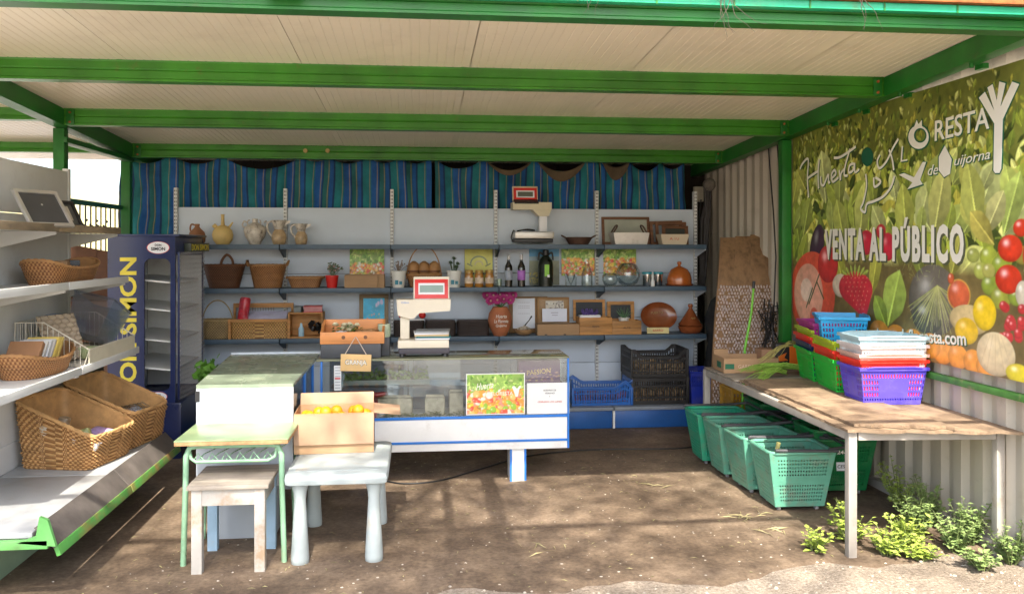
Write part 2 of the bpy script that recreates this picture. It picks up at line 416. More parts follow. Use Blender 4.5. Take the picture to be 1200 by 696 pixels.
# ground to the horizon
g = MB(); g.add([(-500, -500, 0), (500, -500, 0), (500, 700, 0), (-500, 700, 0)], [(0, 1, 2, 3)])
tag(g.build('ground', ground_mat(), smooth=0), kind='structure')
fe = []
for i in range(90):
    x = -6.6 + (3.1 + 6.6) * i / 89
    fe.append((x, 4.06 + 0.05 * math.sin(x * 2.1) + 0.05 * math.sin(x * 7.3) + (0.22 * min(1, max(0, (x - 1.35) / 0.7)) ) + random.uniform(-0.03, 0.03), 0.0))
fl = MB(); n = len(fe)
fl.v = [(p[0], p[1] - 0.05, -0.002) for p in fe] + [(p[0], p[1] + 0.02, 0.006) for p in fe] + [(p[0], 9.2, 0.006) for p in fe]
fl.f = [(i + r * n, i + 1 + r * n, n + i + 1 + r * n, n + i + r * n) for r in (0, 1) for i in range(n - 1)]; fl.mi = [0] * len(fl.f)
tag(fl.build('floor', floor_mat(), smooth=0, recalc=False), kind='structure')
# far hills seen through the open side
h = MB()
def hillf(s, t):
    x = -160 + 150 * s; y = 60 + 60 * t
    return (x, y, -0.5 + math.sin(PI * t) * (5.0 + 1.6 * math.sin(s * 9) + math.sin(s * 23)))
h.patch(hillf, 40, 12)
tag(h.build('hills', mat('dry hill', (0.36, 0.32, 0.15), 0.9, 0.3, 0.08, 0.3, 1, dirt=0.6, dirtc=(0.09, 0.12, 0.04), ds=0.15)), kind='structure')

# ================================================================ CANOPY
def roofz(y): return 2.73 - 0.051 * (y - 5.23)
can = thing('shop_canopy', 'green steel canopy with cream ribbed ceiling panels covering the whole stall', 'canopy', (0, 0, 0))
x = -6.69
pw_ = 1.0
while x < 3.0:
    x1 = min(x + pw_, 3.14); mb = MB(); prof = []
    k = x + 0.004
    while k < x1 - 0.05:
        prof += [(k, 0.0), (k + 0.042, 0.0), (k + 0.045, 0.0025), (k + 0.0475, 0.0025)]; k += 0.05
    prof += [(x1 - 0.0005, 0.0), (x1, 0.006), (x1 + 0.001, 0.006)]
    vs = []; Y0, Y1 = 3.70, 9.15
    for (px, pz) in prof: vs += [(px, Y0, roofz(Y0) + pz), (px, Y1, roofz(Y1) + pz)]
    a = len(vs)
    vs += [(x, Y0, roofz(Y0) + 0.06), (x, Y1, roofz(Y1) + 0.06), (x1, Y0, roofz(Y0) + 0.06), (x1, Y1, roofz(Y1) + 0.06)]
    fs = [(2 * i, 2 * i + 2, 2 * i + 3, 2 * i + 1) for i in range(len(prof) - 1)]
    fs += [(a, a + 2, a + 3, a + 1), (a, 0) + tuple(2 * i for i in range(1, len(prof))) + (a + 2,)]
    fs += [tuple(2 * i + 1 for i in range(len(prof) - 1, -1, -1)) + (a + 1, a + 3)]
    mb.add(vs, fs); mb.build('ceiling_panel', CEIL, can, smooth=0); x += pw_
def beam(x0, x1, yc, w=0.09, zo=0.0, hgt=0.125, name='beam', m=None):
    mb = MB(); z = roofz(yc) + zo; yo = yc - w / 2
    prof = [(0, 0), (w, 0), (w, -hgt), (0, -hgt)]
    prof = [(0, 0), (w, 0), (w, -hgt), (0, -hgt), (0, -hgt + 0.012), (0.006, -hgt + 0.018), (0.006, -0.065), (0.012, -0.058), (0.006, -0.05), (0.006, -0.012)]
    mb.prism([(p[0], p[1]) for p in prof], (x1 - x0), (x0, yo, z), (0, 1, 0), (0, 0, 1))
    return mb.build(name, m or GREEN, can, smooth=0)
for yc in (5.23, 6.64, 8.16):
    beam(-2.59, 2.975, yc, zo=0.004)
    beam(-6.6, -2.69, yc, zo=0.004, hgt=0.09)
beam(-6.7, 3.14, 3.84, w=0.10, zo=-0.01, hgt=0.115, m=GREENB)
for (xa, xb) in ((-2.69, -2.59), (2.975, 3.065)):
    mb = MB(); Y0, Y1 = 3.90, 9.1
    vs = []
    for yy in (Y0, Y1):
        z = roofz(yy)
        vs += [(xa, yy, z - 0.003), (xb, yy, z - 0.003), (xb, yy, z - 0.125), (xa, yy, z - 0.125)]
    mb.add(vs, [(0, 1, 2, 3), (7, 6, 5, 4), (0, 4, 5, 1), (1, 5, 6, 2), (2, 6, 7, 3), (3, 7, 4, 0)])
    mb.build('side_beam', GREENB, can, smooth=0)
for (px, py) in ((-2.66, 6.72), (-2.68, 8.24), (3.03, 6.80), (-6.5, 4.0), (-6.5, 8.2)):
    o = MB().bb((px - 0.04, py - 0.04, 0), (px + 0.04, py + 0.04, roofz(py) - 0.128), 0.004).build('post', GREENB, can)
MB().bb((-2.69, 6.68, 2.42), (-2.60, 8.2, 2.46), 0.003).build('tie_rail', GREENB, can)
# gutter along the front edge
mb = MB(); mb.prism([(0, 0), (0.03, -0.012), (0.034, 0.085), (0.026, 0.085), (0.0, 0.03)], 9.9, (-6.7, 3.665, roofz(3.7) - 0.05), (0, -1, 0), (0, 0, 1))
o = MB().bb((-6.7, 3.735, 2.737), (3.2, 3.787, 2.774), 0.005).build('gutter', MINT, can)
g2 = MB()
x = -6.5
while x < 3.1:
    MB().bb((x, 3.731, 2.734), (x + 0.008, 3.7345, 2.776)).build('gutter_joint', GREENB, can, smooth=0); x += 0.36
MB().bb((-6.7, 3.705, 2.777), (3.2, 3.785, 2.803), 0.004).build('roof_edge', RUST, can)
MB().bb((-0.655, 3.70, 2.715), (-0.50, 3.734, 2.79), 0.004).build('bracket', RUST, can)
for yc in (5.23, 6.64, 8.16):
    for bx in (-2.57, 2.90):
        MB().bb((bx, yc - .052, roofz(yc) - .12), (bx + .055, yc - .0455, roofz(yc) - .01), .001).build('end_plate', GREENB, can)
        for dz in (-.10, -.03): MB().cyl((bx + .027, yc - .052, roofz(yc) + dz), (bx + .027, yc - .062, roofz(yc) + dz), .009, n=6).build('bolt', RUST, can)
# clamps under side beam
for yy in (4.35, 5.05, 6.0, 5.55):
    m_ = MB(); m_.bb((3.066, yy, roofz(yy) - 0.155), (3.10, yy + 0.07, roofz(yy) - 0.127)); m_.cyl((3.02, yy + .03, roofz(yy) - 0.125), (3.02, yy + .03, roofz(yy) - 0.15), 0.012); m_.build('clamp', GREENB, can)
# hanging dry twigs at the front edge
def twig(u, n, L, seed):
    random.seed(seed); p0 = atY(u, 0, 3.70); p0.z = 2.76
    m_ = MB()
    for k in range(n):
        p = Vector(p0) + Vector((random.uniform(-.03, .03), -0.004, 0.03)); pts = [p.copy()]; d = Vector((random.uniform(-.5, .5), -0.05, -1))
        for i in range(7):
            d += Vector((random.uniform(-.5, .5), random.uniform(-.12, .05), random.uniform(-.3, .3))); d.normalize(); p = p + d * L / 7 * random.uniform(.5, 1.1); pts.append(p.copy())
        m_.tube(pts, [0.0022 * (1 - i / 9) for i in range(len(pts))], 4)
    return m_.build('dry_twig', mat('dry vine', (0.06, 0.045, 0.03), 0.8, 0.3, 20, 0, dirt=0))
tag(twig(851, 6, 0.30, 3), 'tangle of dry vine twigs hanging from the gutter right of its middle', 'twig', 'dry vine twigs caught on the gutter')
tag(twig(60, 3, 0.12, 5), 'short dry twig caught on the gutter above the left shelves', 'twig', 'dry vine twigs caught on the gutter')
tag(twig(1010, 3, 0.22, 8), 'thin dry twig on the gutter nearest the big printed banner', 'twig', 'dry vine twigs caught on the gutter')
tag(twig(700, 3, 0.16, 12), 'sparse dry twig hanging from the gutter near its centre', 'twig', 'dry vine twigs caught on the gutter')
random.seed(21)

# ================================================================ RIGHT METAL WALL
CORR = mat('cream corrugated steel', (0.47, 0.42, 0.34), 0.45, 0.06, 2, 0.05, 50, dirt=0.5, dirtc=(0.20, 0.15, 0.09), ds=3, stretch=(1, 1, 0.25))
wall = thing('corrugated_wall', 'cream corrugated steel wall with tall vertical ribs behind the banner', 'wall', (3.12, 0, 0))
mb = MB(); prof = []; y = 1.2
while y < 9.2:
    prof += [(y, 0.0), (y + 0.07, 0.0), (y + 0.10, 0.034), (y + 0.16, 0.034)]; y += 0.19
vs = []; fs = []
for (py, px) in prof: vs += [(px, py, 0.02), (px, py, 2.95)]
for (py, px) in prof: vs += [(px + 0.02, py, 0.02), (px + 0.02, py, 2.95)]
n = len(prof)
fs = [(2 * i, 2 * i + 1, 2 * i + 3, 2 * i + 2) for i in range(n - 1)] + [(2 * n + 2 * i, 2 * n + 2 * i + 2, 2 * n + 2 * i + 3, 2 * n + 2 * i + 1) for i in range(n - 1)]
mb.add(vs, fs); mb.build('sheet', CORR, wall, smooth=0, recalc=False)
MB().bb((-0.03, 1.2, 0.0), (0.10, 9.2, 0.06), 0.004).build('base_rail', mat('rail grey', (0.42, 0.40, 0.36), 0.6, 0.2, 5, 0.2, dirt=0.6), wall)
MB().bb((-0.035, 1.2, 0.845), (-0.004, 6.72, 0.885), 0.003).build('rubbing_strip', mat('worn green strip', (0.06, 0.20, 0.035), 0.6, 0.3, 14, 0.2, dirt=0.9, dirtc=(0.35, 0.28, 0.16), ds=6), wall)
bw = thing('back_wall', 'dark boarded rear wall glimpsed behind the striped curtains', 'wall', (0, 9.1, 0))
m_ = MB(); x = -2.9
while x < 3.14:
    m_.bb((x, 0, 0), (min(x + 0.195, 3.15), 0.03, roofz(9.1) + 0.05)); x += 0.2
m_.bb((-2.9, 0.031, 0), (3.15, 0.05, 2.6)); m_.build('boarding', mat('dark boards', (0.030, 0.022, 0.016), 0.9, 0.4, 3, 0.3, 30, dirt=0.2), bw, smooth=0)

# ================================================================ PRINTED BANNER
SC = 215.0; BX = 3.082; BY = 6.77; BZ = 0.95; BW = 3.6; BH = 1.655
def bp(u, v):
    p = atX(u, v, BX); return ((BY - p.y) * SC, (p.z - BZ) * SC)
def bs(px, u): return px * (BX / ray(u)[0]) / 1000.0 * SC
pic = Pic(int(BW * SC), int(BH * SC), (0.16, 0.18, 0.03)); W_, H_ = pic.w, pic.h
bgn = fbm(H_, W_, 60, 5); pic.a *= (0.5 + bgn)[..., None]
for i in range(2600):                                           # field of salad leaves, smaller toward the top
    t = (i / 2600.0) ** 0.8
    y = H_ * (1.0 - 0.62 * t) + random.uniform(-12, 12); xx = random.uniform(-10, W_ + 10); s_ = 6 + 30 * t ** 1.9
    s_ *= random.uniform(0.6, 1.3)
    q = random.random(); g_ = 0.55 + 0.5 * fbm(2, 2, 1, i)[0, 0]
    c = [(0.16, 0.22, 0.03), (0.33, 0.40, 0.05), (0.60, 0.64, 0.20), (0.05, 0.075, 0.012), (0.42, 0.40, 0.06)][int(q * 5)]
    c = [k * g_ * (1.05 + 0.45 * t) for k in c]
    pic.leaf(xx, y, s_, s_ * random.uniform(0.35, 0.6), random.uniform(0.5, 2.6), c, 1.35)
for q in range(75):
    u_, v_ = random.uniform(930, 1250), random.uniform(205, 262); a, b_ = bp(u_, v_); l_ = random.uniform(16, 34); k_ = random.uniform(.7, 1.15)
    pic.leaf(a, b_, bs(l_, u_), bs(l_ * random.uniform(.45, .7), u_), random.uniform(.6, 2.5), [k_ * x for x in random.choice([(.42, .50, .12), (.56, .62, .24), (.34, .42, .07), (.50, .52, .12)])], 1.35)
for (u, v, L, wd, rot, c) in ((985, 262, 30, 17, 1.9, (.42, .48, .1)), (1010, 250, 36, 18, 1.4, (.5, .55, .14)), (1060, 255, 40, 20, 1.7, (.45, .5, .1)), (1100, 240, 44, 22, 1.3, (.5, .52, .16)),
                              (945, 255, 26, 14, 1.2, (.33, .4, .08)), (1140, 235, 46, 22, 1.8, (.46, .5, .12)), (1185, 240, 40, 20, 1.2, (.4, .5, .12)), (1030, 262, 26, 15, 2.2, (.5, .55, .2)), (1165, 250, 30, 17, 1.0, (.5, .5, .2))):
    a, b_ = bp(u, v); pic.leaf(a, b_, bs(L, u), bs(wd, u), rot, c, 1.5)
def bb_(u, v, rx, ry, c, **k):
    a, b_ = bp(u, v); w2 = atX(u + 1, v, BX).y; w1 = atX(u, v, BX).y; kx = abs(w1 - w2) * SC
    pic.blob(a, b_, rx * kx, bs(ry, u), c, **k)
# lower half: dark earth and produce
n0 = fbm(H_, W_, 30, 8); yy, xx_ = np.mgrid[0:H_, 0:W_]
edge = bp(1000, 300)[1] + 40 * (fbm(H_, W_, 90, 3) - 0.5)
k = np.clip((edge - yy) / 18.0, 0, 1)[..., None]
pic.a = pic.a * (1 - k) + k * np.array((0.20, 0.15, 0.05)) * (0.4 + n0[..., None])
for (u, v, L, wd, rot, c) in ((940, 300, 30, 12, 1.1, (.3, .36, .05)), (985, 320, 34, 14, 2.0, (.42, .44, .06)), (1025, 318, 34, 13, 1.3, (.5, .5, .08)), (1047, 350, 36, 24, 1.2, (.42, .55, .10)), (1032, 366, 24, 14, 2.2, (.3, .42, .06)),
                              (1075, 300, 30, 13, 1.8, (.25, .3, .05)), (1150, 268, 30, 16, 2.4, (.5, .45, .1)), (1120, 300, 30, 14, 1.2, (.4, .4, .08))):
    a, b_ = bp(u, v); pic.leaf(a, b_, bs(L, u), bs(wd, u), rot, c, 1.4)
bb_(957, 292, 8, 30, (0.05, 0.02, 0.05), rot=-0.35, shade=0.5, spec=0.25)
bb_(951, 345, 26, 50, (0.75, 0.10, 0.05), rot=0.1, shade=0.35, spec=0.0)
bb_(947, 345, 17, 36, (0.80, 0.42, 0.30), shade=0.2, spec=0, al=0.9)
bb_(945, 340, 7, 14, (0.85, 0.62, 0.50), shade=0.1, spec=0); bb_(954, 372, 5, 12, (0.65, 0.12, 0.07), shade=0.1, spec=0)
for (a, b_, c2, d2) in ((960, 322, 948, 356), (957, 330, 965, 350), (952, 338, 945, 360)):
    p, q = bp(a, b_), bp(c2, d2); pic.line(p[0], p[1], q[0], q[1], 2.2, (0.05, 0.08, 0.03))
bb_(970, 310, 12, 22, (0.6, 0.03, 0.03)); bb_(1015, 285, 9, 15, (0.65, 0.02, 0.05), spec=0.2); bb_(1040, 290, 9, 17, (0.6, 0.02, 0.05), spec=0.2); bb_(1032, 272, 6, 9, (0.6, 0.03, 0.04), spec=0.2)
bb_(985, 335, 10, 14, (0.7, 0.6, 0.45), spec=0)
[bb_(1002 + q * 1.2, 338 + q * 3.3, 20 - q * 1.9, 20 - q * 1.5, (0.66, 0.03, 0.05), shade=0.3, spec=0.03) for q in range(9)]
for q in range(7): a, b_ = bp(990 + q * 4, 317 + abs(q - 3)); pic.leaf(a, b_, 11, 4, 1.57 + (3 - q) * .4, (.36, .46, .08))
for j in range(8):
    w_ = 17 - j * 1.7
    for i in range(-4, 5):
        if abs(i * 4.6 + (j % 2) * 2.3) < w_: bb_(1002 + i * 4.6 + (j % 2) * 2.3 + j, 326 + j * 5.2, 0.7, 1.1, (0.80, 0.42, 0.25), shade=0, spec=0)
bb_(1093, 352, 30, 42, (0.17, 0.15, 0.12), shade=0.6, spec=0.25); bb_(1086, 372, 18, 20, (0.10, 0.10, 0.08), spec=0.4)
random.seed(5)
for i in range(60):
    a = random.uniform(-0.9, 0.9); p = bp(1098, 335); q = bp(1098 + 42 * math.sin(a) + random.uniform(-4, 4), 335 + 62 * abs(math.cos(a)) * random.uniform(.5, 1))
    c = random.choice([(0.55, 0.58, 0.18), (0.40, 0.45, 0.10), (0.62, 0.6, 0.3)]); pic.line(p[0], p[1], q[0], q[1], 0.8, c)
for i in range(40):
    p = bp(1075 + random.uniform(-26, 26), 300 + random.uniform(-14, 30)); pic.line(p[0], p[1], p[0] + random.uniform(-12, 12), p[1] + random.uniform(-16, 16), 0.7, (0.42, 0.47, 0.15))
for (u, v, r_, c) in ((1158, 302, 11, (.42, .5, .06)), (1172, 312, 11, (.35, .45, .05)), (1149, 318, 9, (.45, .5, .1)), (1160, 335, 11, (.3, .4, .05)), (1172, 350, 12, (.38, .42, .06)), (1190, 348, 10, (.3, .4, .05)), (1197, 300, 10, (.35, .3, .05)), (1140, 300, 8, (.4, .45, .1)), (1158, 318, 8, (.5, .5, .12))):
    bb_(u, v, r_, r_ * 1.15, c)
for (u, v, r_) in ((1183, 292, 15), (1181, 328, 16), (1196, 268, 10)): bb_(u, v, r_, r_ * 1.1, (0.72, 0.05, 0.015), spec=0.6)
bb_(1123, 346, 14, 19, (0.62, 0.13, 0.05), spec=0.3, edge=(0.62, 0.42, 0.08)); bb_(1114, 327, 4, 7, (0.6, 0.12, 0.04))
bb_(1198, 345, 9, 16, (0.75, 0.68, 0.52)); bb_(1135, 375, 24, 18, (0.66, 0.52, 0.25), spec=0)
for i in range(16): bb_(1185 + random.uniform(-13, 13), 380 + random.uniform(-22, 22), 5.5, 6.5, (0.55, 0.04, 0.04), spec=0.4)
bb_(1153, 367, 14, 21, (0.88, 0.62, 0.015), rot=0.2, spec=0.25); bb_(1132, 388, 14, 16, (0.85, 0.56, 0.02), spec=0.25)
for (u, v) in ((1104, 412), (1122, 418), (1140, 424), (1090, 405), (1155, 430), (1070, 400), (1050, 395), (1030, 390)): bb_(u, v, 12, 15, (0.80, 0.34, 0.05), spec=0.15)
bb_(1166, 415, 23, 26, (0.74, 0.62, 0.38), shade=0.45, spec=0.1)
for a in (-2, -1, 0, 1, 2):
    p, q = bp(1166 + a * 3, 392), bp(1166 + a * 10, 434); pic.line(p[0], p[1], q[0], q[1], 0.9, (0.5, 0.38, 0.18), 0.6)
bb_(1193, 438, 16, 12, (0.8, 0.68, 0.04))
for (u, v) in ((1215, 300), (1240, 340), (1230, 400), (1270, 330), (1290, 420), (1260, 270)): bb_(u, v, 18, 26, random.choice([(.7, .06, .02), (.4, .5, .06), (.8, .6, .05)]))
pic.a *= (0.92 + 0.5 * (fbm(H_, W_, 7, 77) - .35) + 0.5 * (fbm(H_, W_, 50, 78) - .4))[..., None]
ban = thing('shop_banner', 'huge printed banner of salad leaves and vegetables on the corrugated wall', 'banner', (0, 0, 0))
picture('printed_sheet', pic, BW, BH, (BX, BY, BZ), (0, -1, 0), (0, 0, 1), ban, thick=0.004)
def btext(s, ul, vb, ur, vt, shear=0.0, m=INKW, bold=0.0, dz=0.003, tilt=None, vbr=None):
    a = atX(ul, vb, BX); b_ = atX(ur, vbr if vbr else vb, BX)
    w = a.y - b_.y; hz = atX(ul, vt, BX).z - a.z
    X = Vector((0, -w, (b_.z - a.z))) if vbr else Vector((0, -1, 0))
    Yv = Vector((0, 0, 1)) if not vbr else Vector((0, X.normalized().z, -X.normalized().y))
    L = X.length if vbr else w
    lettering(s, ban, (BX - dz, a.y, a.z), X, Yv, L, hz, m, 0.001, shear, bold=bold)
a = atX(967, 308, BX)
for (m_, d, dy, dz_) in ((mat('grey print', (0.10, 0.11, 0.06), 0.5, 0.05, 9, 0, dirt=0), 0.002, -0.016, -0.012), (INKW, 0.0035, 0, 0)):
    lettering('VENTA AL PÚBLICO', ban, (BX - d, a.y + dy, 1.545 + dz_), (0, -1, 0), (0, 0, 1), a.y - atX(1130, 308, BX).y, 0.285, m_, 0.001, bold=0.045, gap=1.22)
def bstroke(pts, w, m, dz):
    P = [atX(u, v, BX) for (u, v) in pts]; Q = []
    for i in range(len(P) - 1):
        p0 = P[max(i - 1, 0)]; p1 = P[i]; p2 = P[i + 1]; p3 = P[min(i + 2, len(P) - 1)]
        for k in range(6): s = k / 6; Q.append(0.5 * ((2 * p1) + (p2 - p0) * s + (2 * p0 - 5 * p1 + 4 * p2 - p3) * s * s + (3 * p1 - p0 - 3 * p2 + p3) * s ** 3))
    Q.append(P[-1]); r = w * BX / ray(pts[0][0])[0] / 1000
    b = MB().tube(Q, r, 6); b.v = [(BX - dz + (x - BX) * 0.05, y, z) for x, y, z in b.v]; b.build('script_lettering', m, ban, smooth=0)
SCRIPT = [[(35, 170), (50, 140), (78, 120), (74, 220), (80, 318)], [(76, 218), (100, 200), (132, 180)], [(136, 118), (130, 190), (133, 272)], [(143, 208), (146, 248), (160, 252), (182, 200), (184, 240), (192, 236)],
          [(196, 222), (222, 196), (214, 176), (200, 200), (206, 236), (236, 214)], [(240, 176), (246, 226), (250, 192), (270, 166)], [(296, 66), (272, 150), (266, 200), (284, 204)], [(212, 112), (250, 106), (326, 54)], [(316, 142), (294, 152), (290, 188), (312, 176), (320, 142), (322, 186), (344, 172)],
          [(378, 196), (382, 260), (366, 340), (352, 376), (374, 394), (384, 352), (420, 338), (470, 312), (510, 262), (528, 206)], [(420, 214), (424, 262), (456, 236), (428, 214)], [(452, 96), (438, 130), (450, 166), (486, 130), (520, 60), (548, 14)], [(500, 70), (516, 120), (524, 176)]]
for (m_, d, du, dv) in ((INKG, 0.002, 0.8, 1.2), (INKW, 0.0035, 0, 0)):
    for st in SCRIPT: bstroke([(930 + (a + du * 3) / 4.444, 160 + (b + dv * 3) / 4.444) for a, b in st], 1.6, m_, d)
    btext('L', 1056 + du, 190 + dv, 1064 + du, 172 + dv, 0.1, m_, -0.01, d)
    btext('RESTA', 1096 + du, 166 + dv, 1160 + du, 142 + dv, 0.05, m_, 0.01, d, vbr=151 + dv)
    btext('de', 1088 + du, 206 + dv, 1100 + du, 194 + dv, 0.3, m_ if d < .003 else INKW, 0.0, d)
    btext('uijorna', 1119 + du, 198 + dv, 1161 + du, 184 + dv, 0.3, m_ if d < .003 else INKW, 0.0, d, vbr=190 + dv)
    a = atX(1036, 405, BX)
    btext('www.huertalafloresta.com', 1004 + du * .6, 396 + dv * .6, 1133 + du, 383 + dv, 0.0, m_, 0.02, d, vbr=405 + dv)
def bpoly(pts, m, dz, name='emblem'):
    P = [atX(u, v, BX) for (u, v) in pts]
    poly = [(BY - p.y, p.z) for p in P]
    MB().prism(poly, 0.001, (BX - dz, BY, 0), (0, -1, 0), (0, 0, 1), 0).build(name, m, ban, smooth=0)
def ringpts(u, v, r, k=1.15, n=20, a0=0, a1=2 * PI): return [(u + r * math.cos(a0 + (a1 - a0) * i / n), v - r * k * math.sin(a0 + (a1 - a0) * i / n)) for i in range(n + (0 if a1 - a0 > 6.2 else 1))]
for (m_, d, e) in ((INKG, 0.002, 1.5), (INKW, 0.0035, 0)):
    stem = [(1165 - e, 200), (1167, 203 + e), (1172, 203 + e), (1174 + e, 198), (1176 + e, 140), (1195 + e, 99 - e), (1187, 96 - e), (1173, 126), (1179 + e, 98 - e), (1172, 96 - e), (1169, 118), (1164, 99 - e), (1158 - e, 103), (1166, 130), (1155, 108 - e), (1148 - e, 115), (1166 - e, 145)]
    bpoly(stem, m_, d, 'leek_emblem')
    bpoly([(1108 - e, 171 - e), (1116 + e, 187), (1114, 204), (1107, 208 + e), (1101 - e, 200), (1101 - e, 184)], m_, d, 'leaf_emblem')
    ro = ringpts(1077, 161, 12 + e); ri = ringpts(1079, 159, 7.5 - e)
    P = ro[:] + [ro[0]] + [ri[0]] + ri[::-1]
    vs = []
    mbk = MB()
    for k in range(20):
        l = (k + 1) % 20; quad = [ro[k], ro[l], ri[l], ri[k]]
        pp = [atX(u, v, BX) for (u, v) in quad]
        mbk.add([(BX - d, p.y, p.z) for p in pp], [(0, 1, 2, 3)])
    mbk.build('tomato_emblem', m_, ban, solid=0.001, smooth=0)
    bpoly([(1072 - e, 149), (1075, 141 - e), (1077, 146), (1081, 141 - e), (1081 + e, 149)], m_, d, 'tomato_emblem')
    bpoly([(1054, 205), (1060 - e, 203 - e), (1072, 208), (1082, 190 - e), (1086 + e, 190), (1079, 211), (1082 + e, 216 + e), (1064, 222 + e), (1070, 214)], m_, d, 'bird_emblem')
bpoly(ringpts(1017, 184, 7, 1.6), INKG, 0.003, 'pineapple_emblem')
# ================================================================ CURTAINS
def stripes():
    m, nt, N, L, b = _nt('striped awning cloth'); tc = N.new('ShaderNodeTexCoord'); sx = N.new('ShaderNodeSeparateXYZ'); L.new(tc.outputs['UV'], sx.inputs[0])
    mu = N.new('ShaderNodeMath'); mu.operation = 'MULTIPLY'; mu.inputs[1].default_value = 1 / 0.29; L.new(sx.outputs[0], mu.inputs[0])
    fr = N.new('ShaderNodeMath'); fr.operation = 'FRACT'; L.new(mu.outputs[0], fr.inputs[0])
    T = (0.015, 0.20, 0.23); B = (0.015, 0.11, 0.36); G = (0.02, 0.15, 0.16); O = (0.34, 0.27, 0.16); K = (0.012, 0.05, 0.14)
    a = _ramp(nt, fr.outputs[0], [(0, T), (0.24, O), (0.26, T), (0.30, B), (0.50, O), (0.52, B), (0.56, K), (0.60, G), (0.75, O), (0.77, G), (0.80, B), (0.93, K)], 'CONSTANT')
    v = _coords(nt, False); d = _ramp(nt, _noise(nt, v, 3, 6, 0.7), [(0.4, (1, 1, 1)), (0.75, (0.55, 0.5, 0.48))])
    L.new(_mix(nt, 1, a, d, 'MULTIPLY'), b.inputs['Base Color']); b.inputs['Roughness'].default_value = 0.85
    _bump(nt, _noise(nt, v, 9, 4, 0.6), b, 0.5, 0.02); return m
STR = stripes(); LIN = mat('curtain lining', (0.12, 0.085, 0.05), 0.9, 0.3, 6, 0.3, 30, dirt=0.3)
def curtain(x0, x1, zt, zb, Y, hooks, sag, label, seed, gath=0.035, side=0.0):
    random.seed(seed); ph = [random.uniform(0, 6) for _ in range(6)]
    hk = [x0] + hooks + [x1]
    def top(x):
        for a, b_ in zip(hk, hk[1:]):
            if a <= x <= b_ + 1e-6:
                t = (x - a) / (b_ - a); return zt - sag * (b_ - a) * (1 - (2 * t - 1) ** 2)
        return zt
    nu = int((x1 - x0) / 0.018)
    def fn(s, t):
        x = x0 + (x1 - x0) * s; z1 = top(x); z = zb + (z1 - zb) * t
        w = gath * (0.35 + 0.65 * (1 - t)) ; pull = 0
        y = w * (math.sin(x * 21 + ph[0] + 0.5 * math.sin(t * 3 + ph[1])) * 0.6 + math.sin(x * 47 + ph[2] + t) * 0.28 + math.sin(x * 9 + ph[3]) * 0.6)
        dx = 0.012 * math.sin(t * 4 + x * 3 + ph[4]) + side * (1 - t) * (1 - s)
        y += 0.02 * math.sin((x * 6 + t * 5) + ph[5]) * t + 0.014 * math.sin(x * 15 + t * 14 + ph[1]) * math.sin(x * 5 - t * 6 + ph[3]) + 0.008 * math.sin(x * 38 - t * 11)
        return (x + dx * .5 + 0.004 * math.sin(x * 13 + t * 7), Y + y, z)
    m_ = MB().patch(fn, nu, 16, None, 0, lambda s, t: ((x0 + (x1 - x0) * s) * 1.08, t))
    cu = thing('striped_curtain', label, 'curtain', (0, 0, 0), 0, 'striped curtains hung behind the shelving')
    m_.build('cloth', STR, cu, smooth=60, recalc=False, solid=0.003)
    for hx in [x0 + 0.02] + hooks + [x1 - 0.02]:
        hm = MB(); hm.T((hx, Y - 0.01, zt + 0.012)); hm.ball((0, 0, 0), 0.016, 0, 8); hm.tube([(0, 0, -.02), (0.0, -0.015, -0.005), (0, 0, 0.03)], 0.004, 5)
        hm.build('curtain_knot', mat('brown cord', (0.10, 0.045, 0.03), 0.8, 0.2, 20, 0, dirt=0), cu)
    return cu
cY = 8.42
zc = 2.51
cx = lambda u: atY(u, 200, cY).x
curtain(cx(140), cx(506), zc, 1.70, cY, [cx(201), cx(260), cx(352), cx(385), cx(430), cx(470)], 0.17, 'long blue and teal striped curtain hanging left of the narrow gap', 4, side=-0.03)
curtain(cx(510), cx(702), zc, 1.70, cY, [cx(566), cx(626), cx(688)], 0.22, 'middle striped curtain behind the scale on the top shelf, drooping at its upper edge', 9)
curtain(cx(703), cx(803), zc - 0.01, 1.70, cY, [cx(738), cx(775)], 0.30, 'short striped curtain at the right end, torn away lowest from its wire', 15)
# folded linings turned over the top edge
def flap(u0, u1, zdrop, label, seed):
    random.seed(seed); xa, xb = cx(u0), cx(u1)
    def fn(s, t):
        x = xa + (xb - xa) * s; dr = zdrop * math.sin(PI * s) ** 0.8; z = zc - 0.012 - (0.30 if zdrop > .2 else 0.22) * (xb - xa) * (1 - (2 * s - 1) ** 2) * 1.0
        return (x, cY - 0.045 - 0.02 * math.sin(3 * s * PI) * t, z - t * dr)
    o = MB().patch(fn, 24, 6).build('curtain_lining', LIN, None, solid=0.003, recalc=False)
    return tag(o, label, 'cloth', 'brown linings folded over the curtain tops')
flap(628, 686, 0.10, 'brown lining folded over above the shelf scale', 3)
flap(704, 737, 0.13, 'brown lining sagging lowest, above the wide empty wooden frame', 6)
flap(568, 624, 0.05, 'narrow brown lining fold between the curtain gap and the scale', 8)
o = MB().tube([(cx(138), cY - 0.02, zc + 0.03), (cx(400), cY - 0.02, zc + 0.022), (atY(841, 184, cY).x, cY - 0.02, zc + 0.03)], 0.006, 6).build('curtain_wire', mat('wire', (0.5, 0.48, 0.3), 0.4, 0.1, 9, 0, metal=0.6), None)
tag(o, 'thin pale wire stretched under the rear beam holding the curtains', 'wire')
for (u, lb) in ((358, 'left of the two round caps on the rear beam'), (384, 'right of the two round caps on the rear beam')):
    p = atY(u, 177, 8.11); o = MB().cyl((p.x, 8.112, p.z), (p.x, 8.09, p.z), 0.02).build('beam_cap', mat('ochre cap', (0.4, 0.3, 0.1), 0.6)); tag(o, 'ochre ' + lb, 'cap', 'round caps on the rear beam')

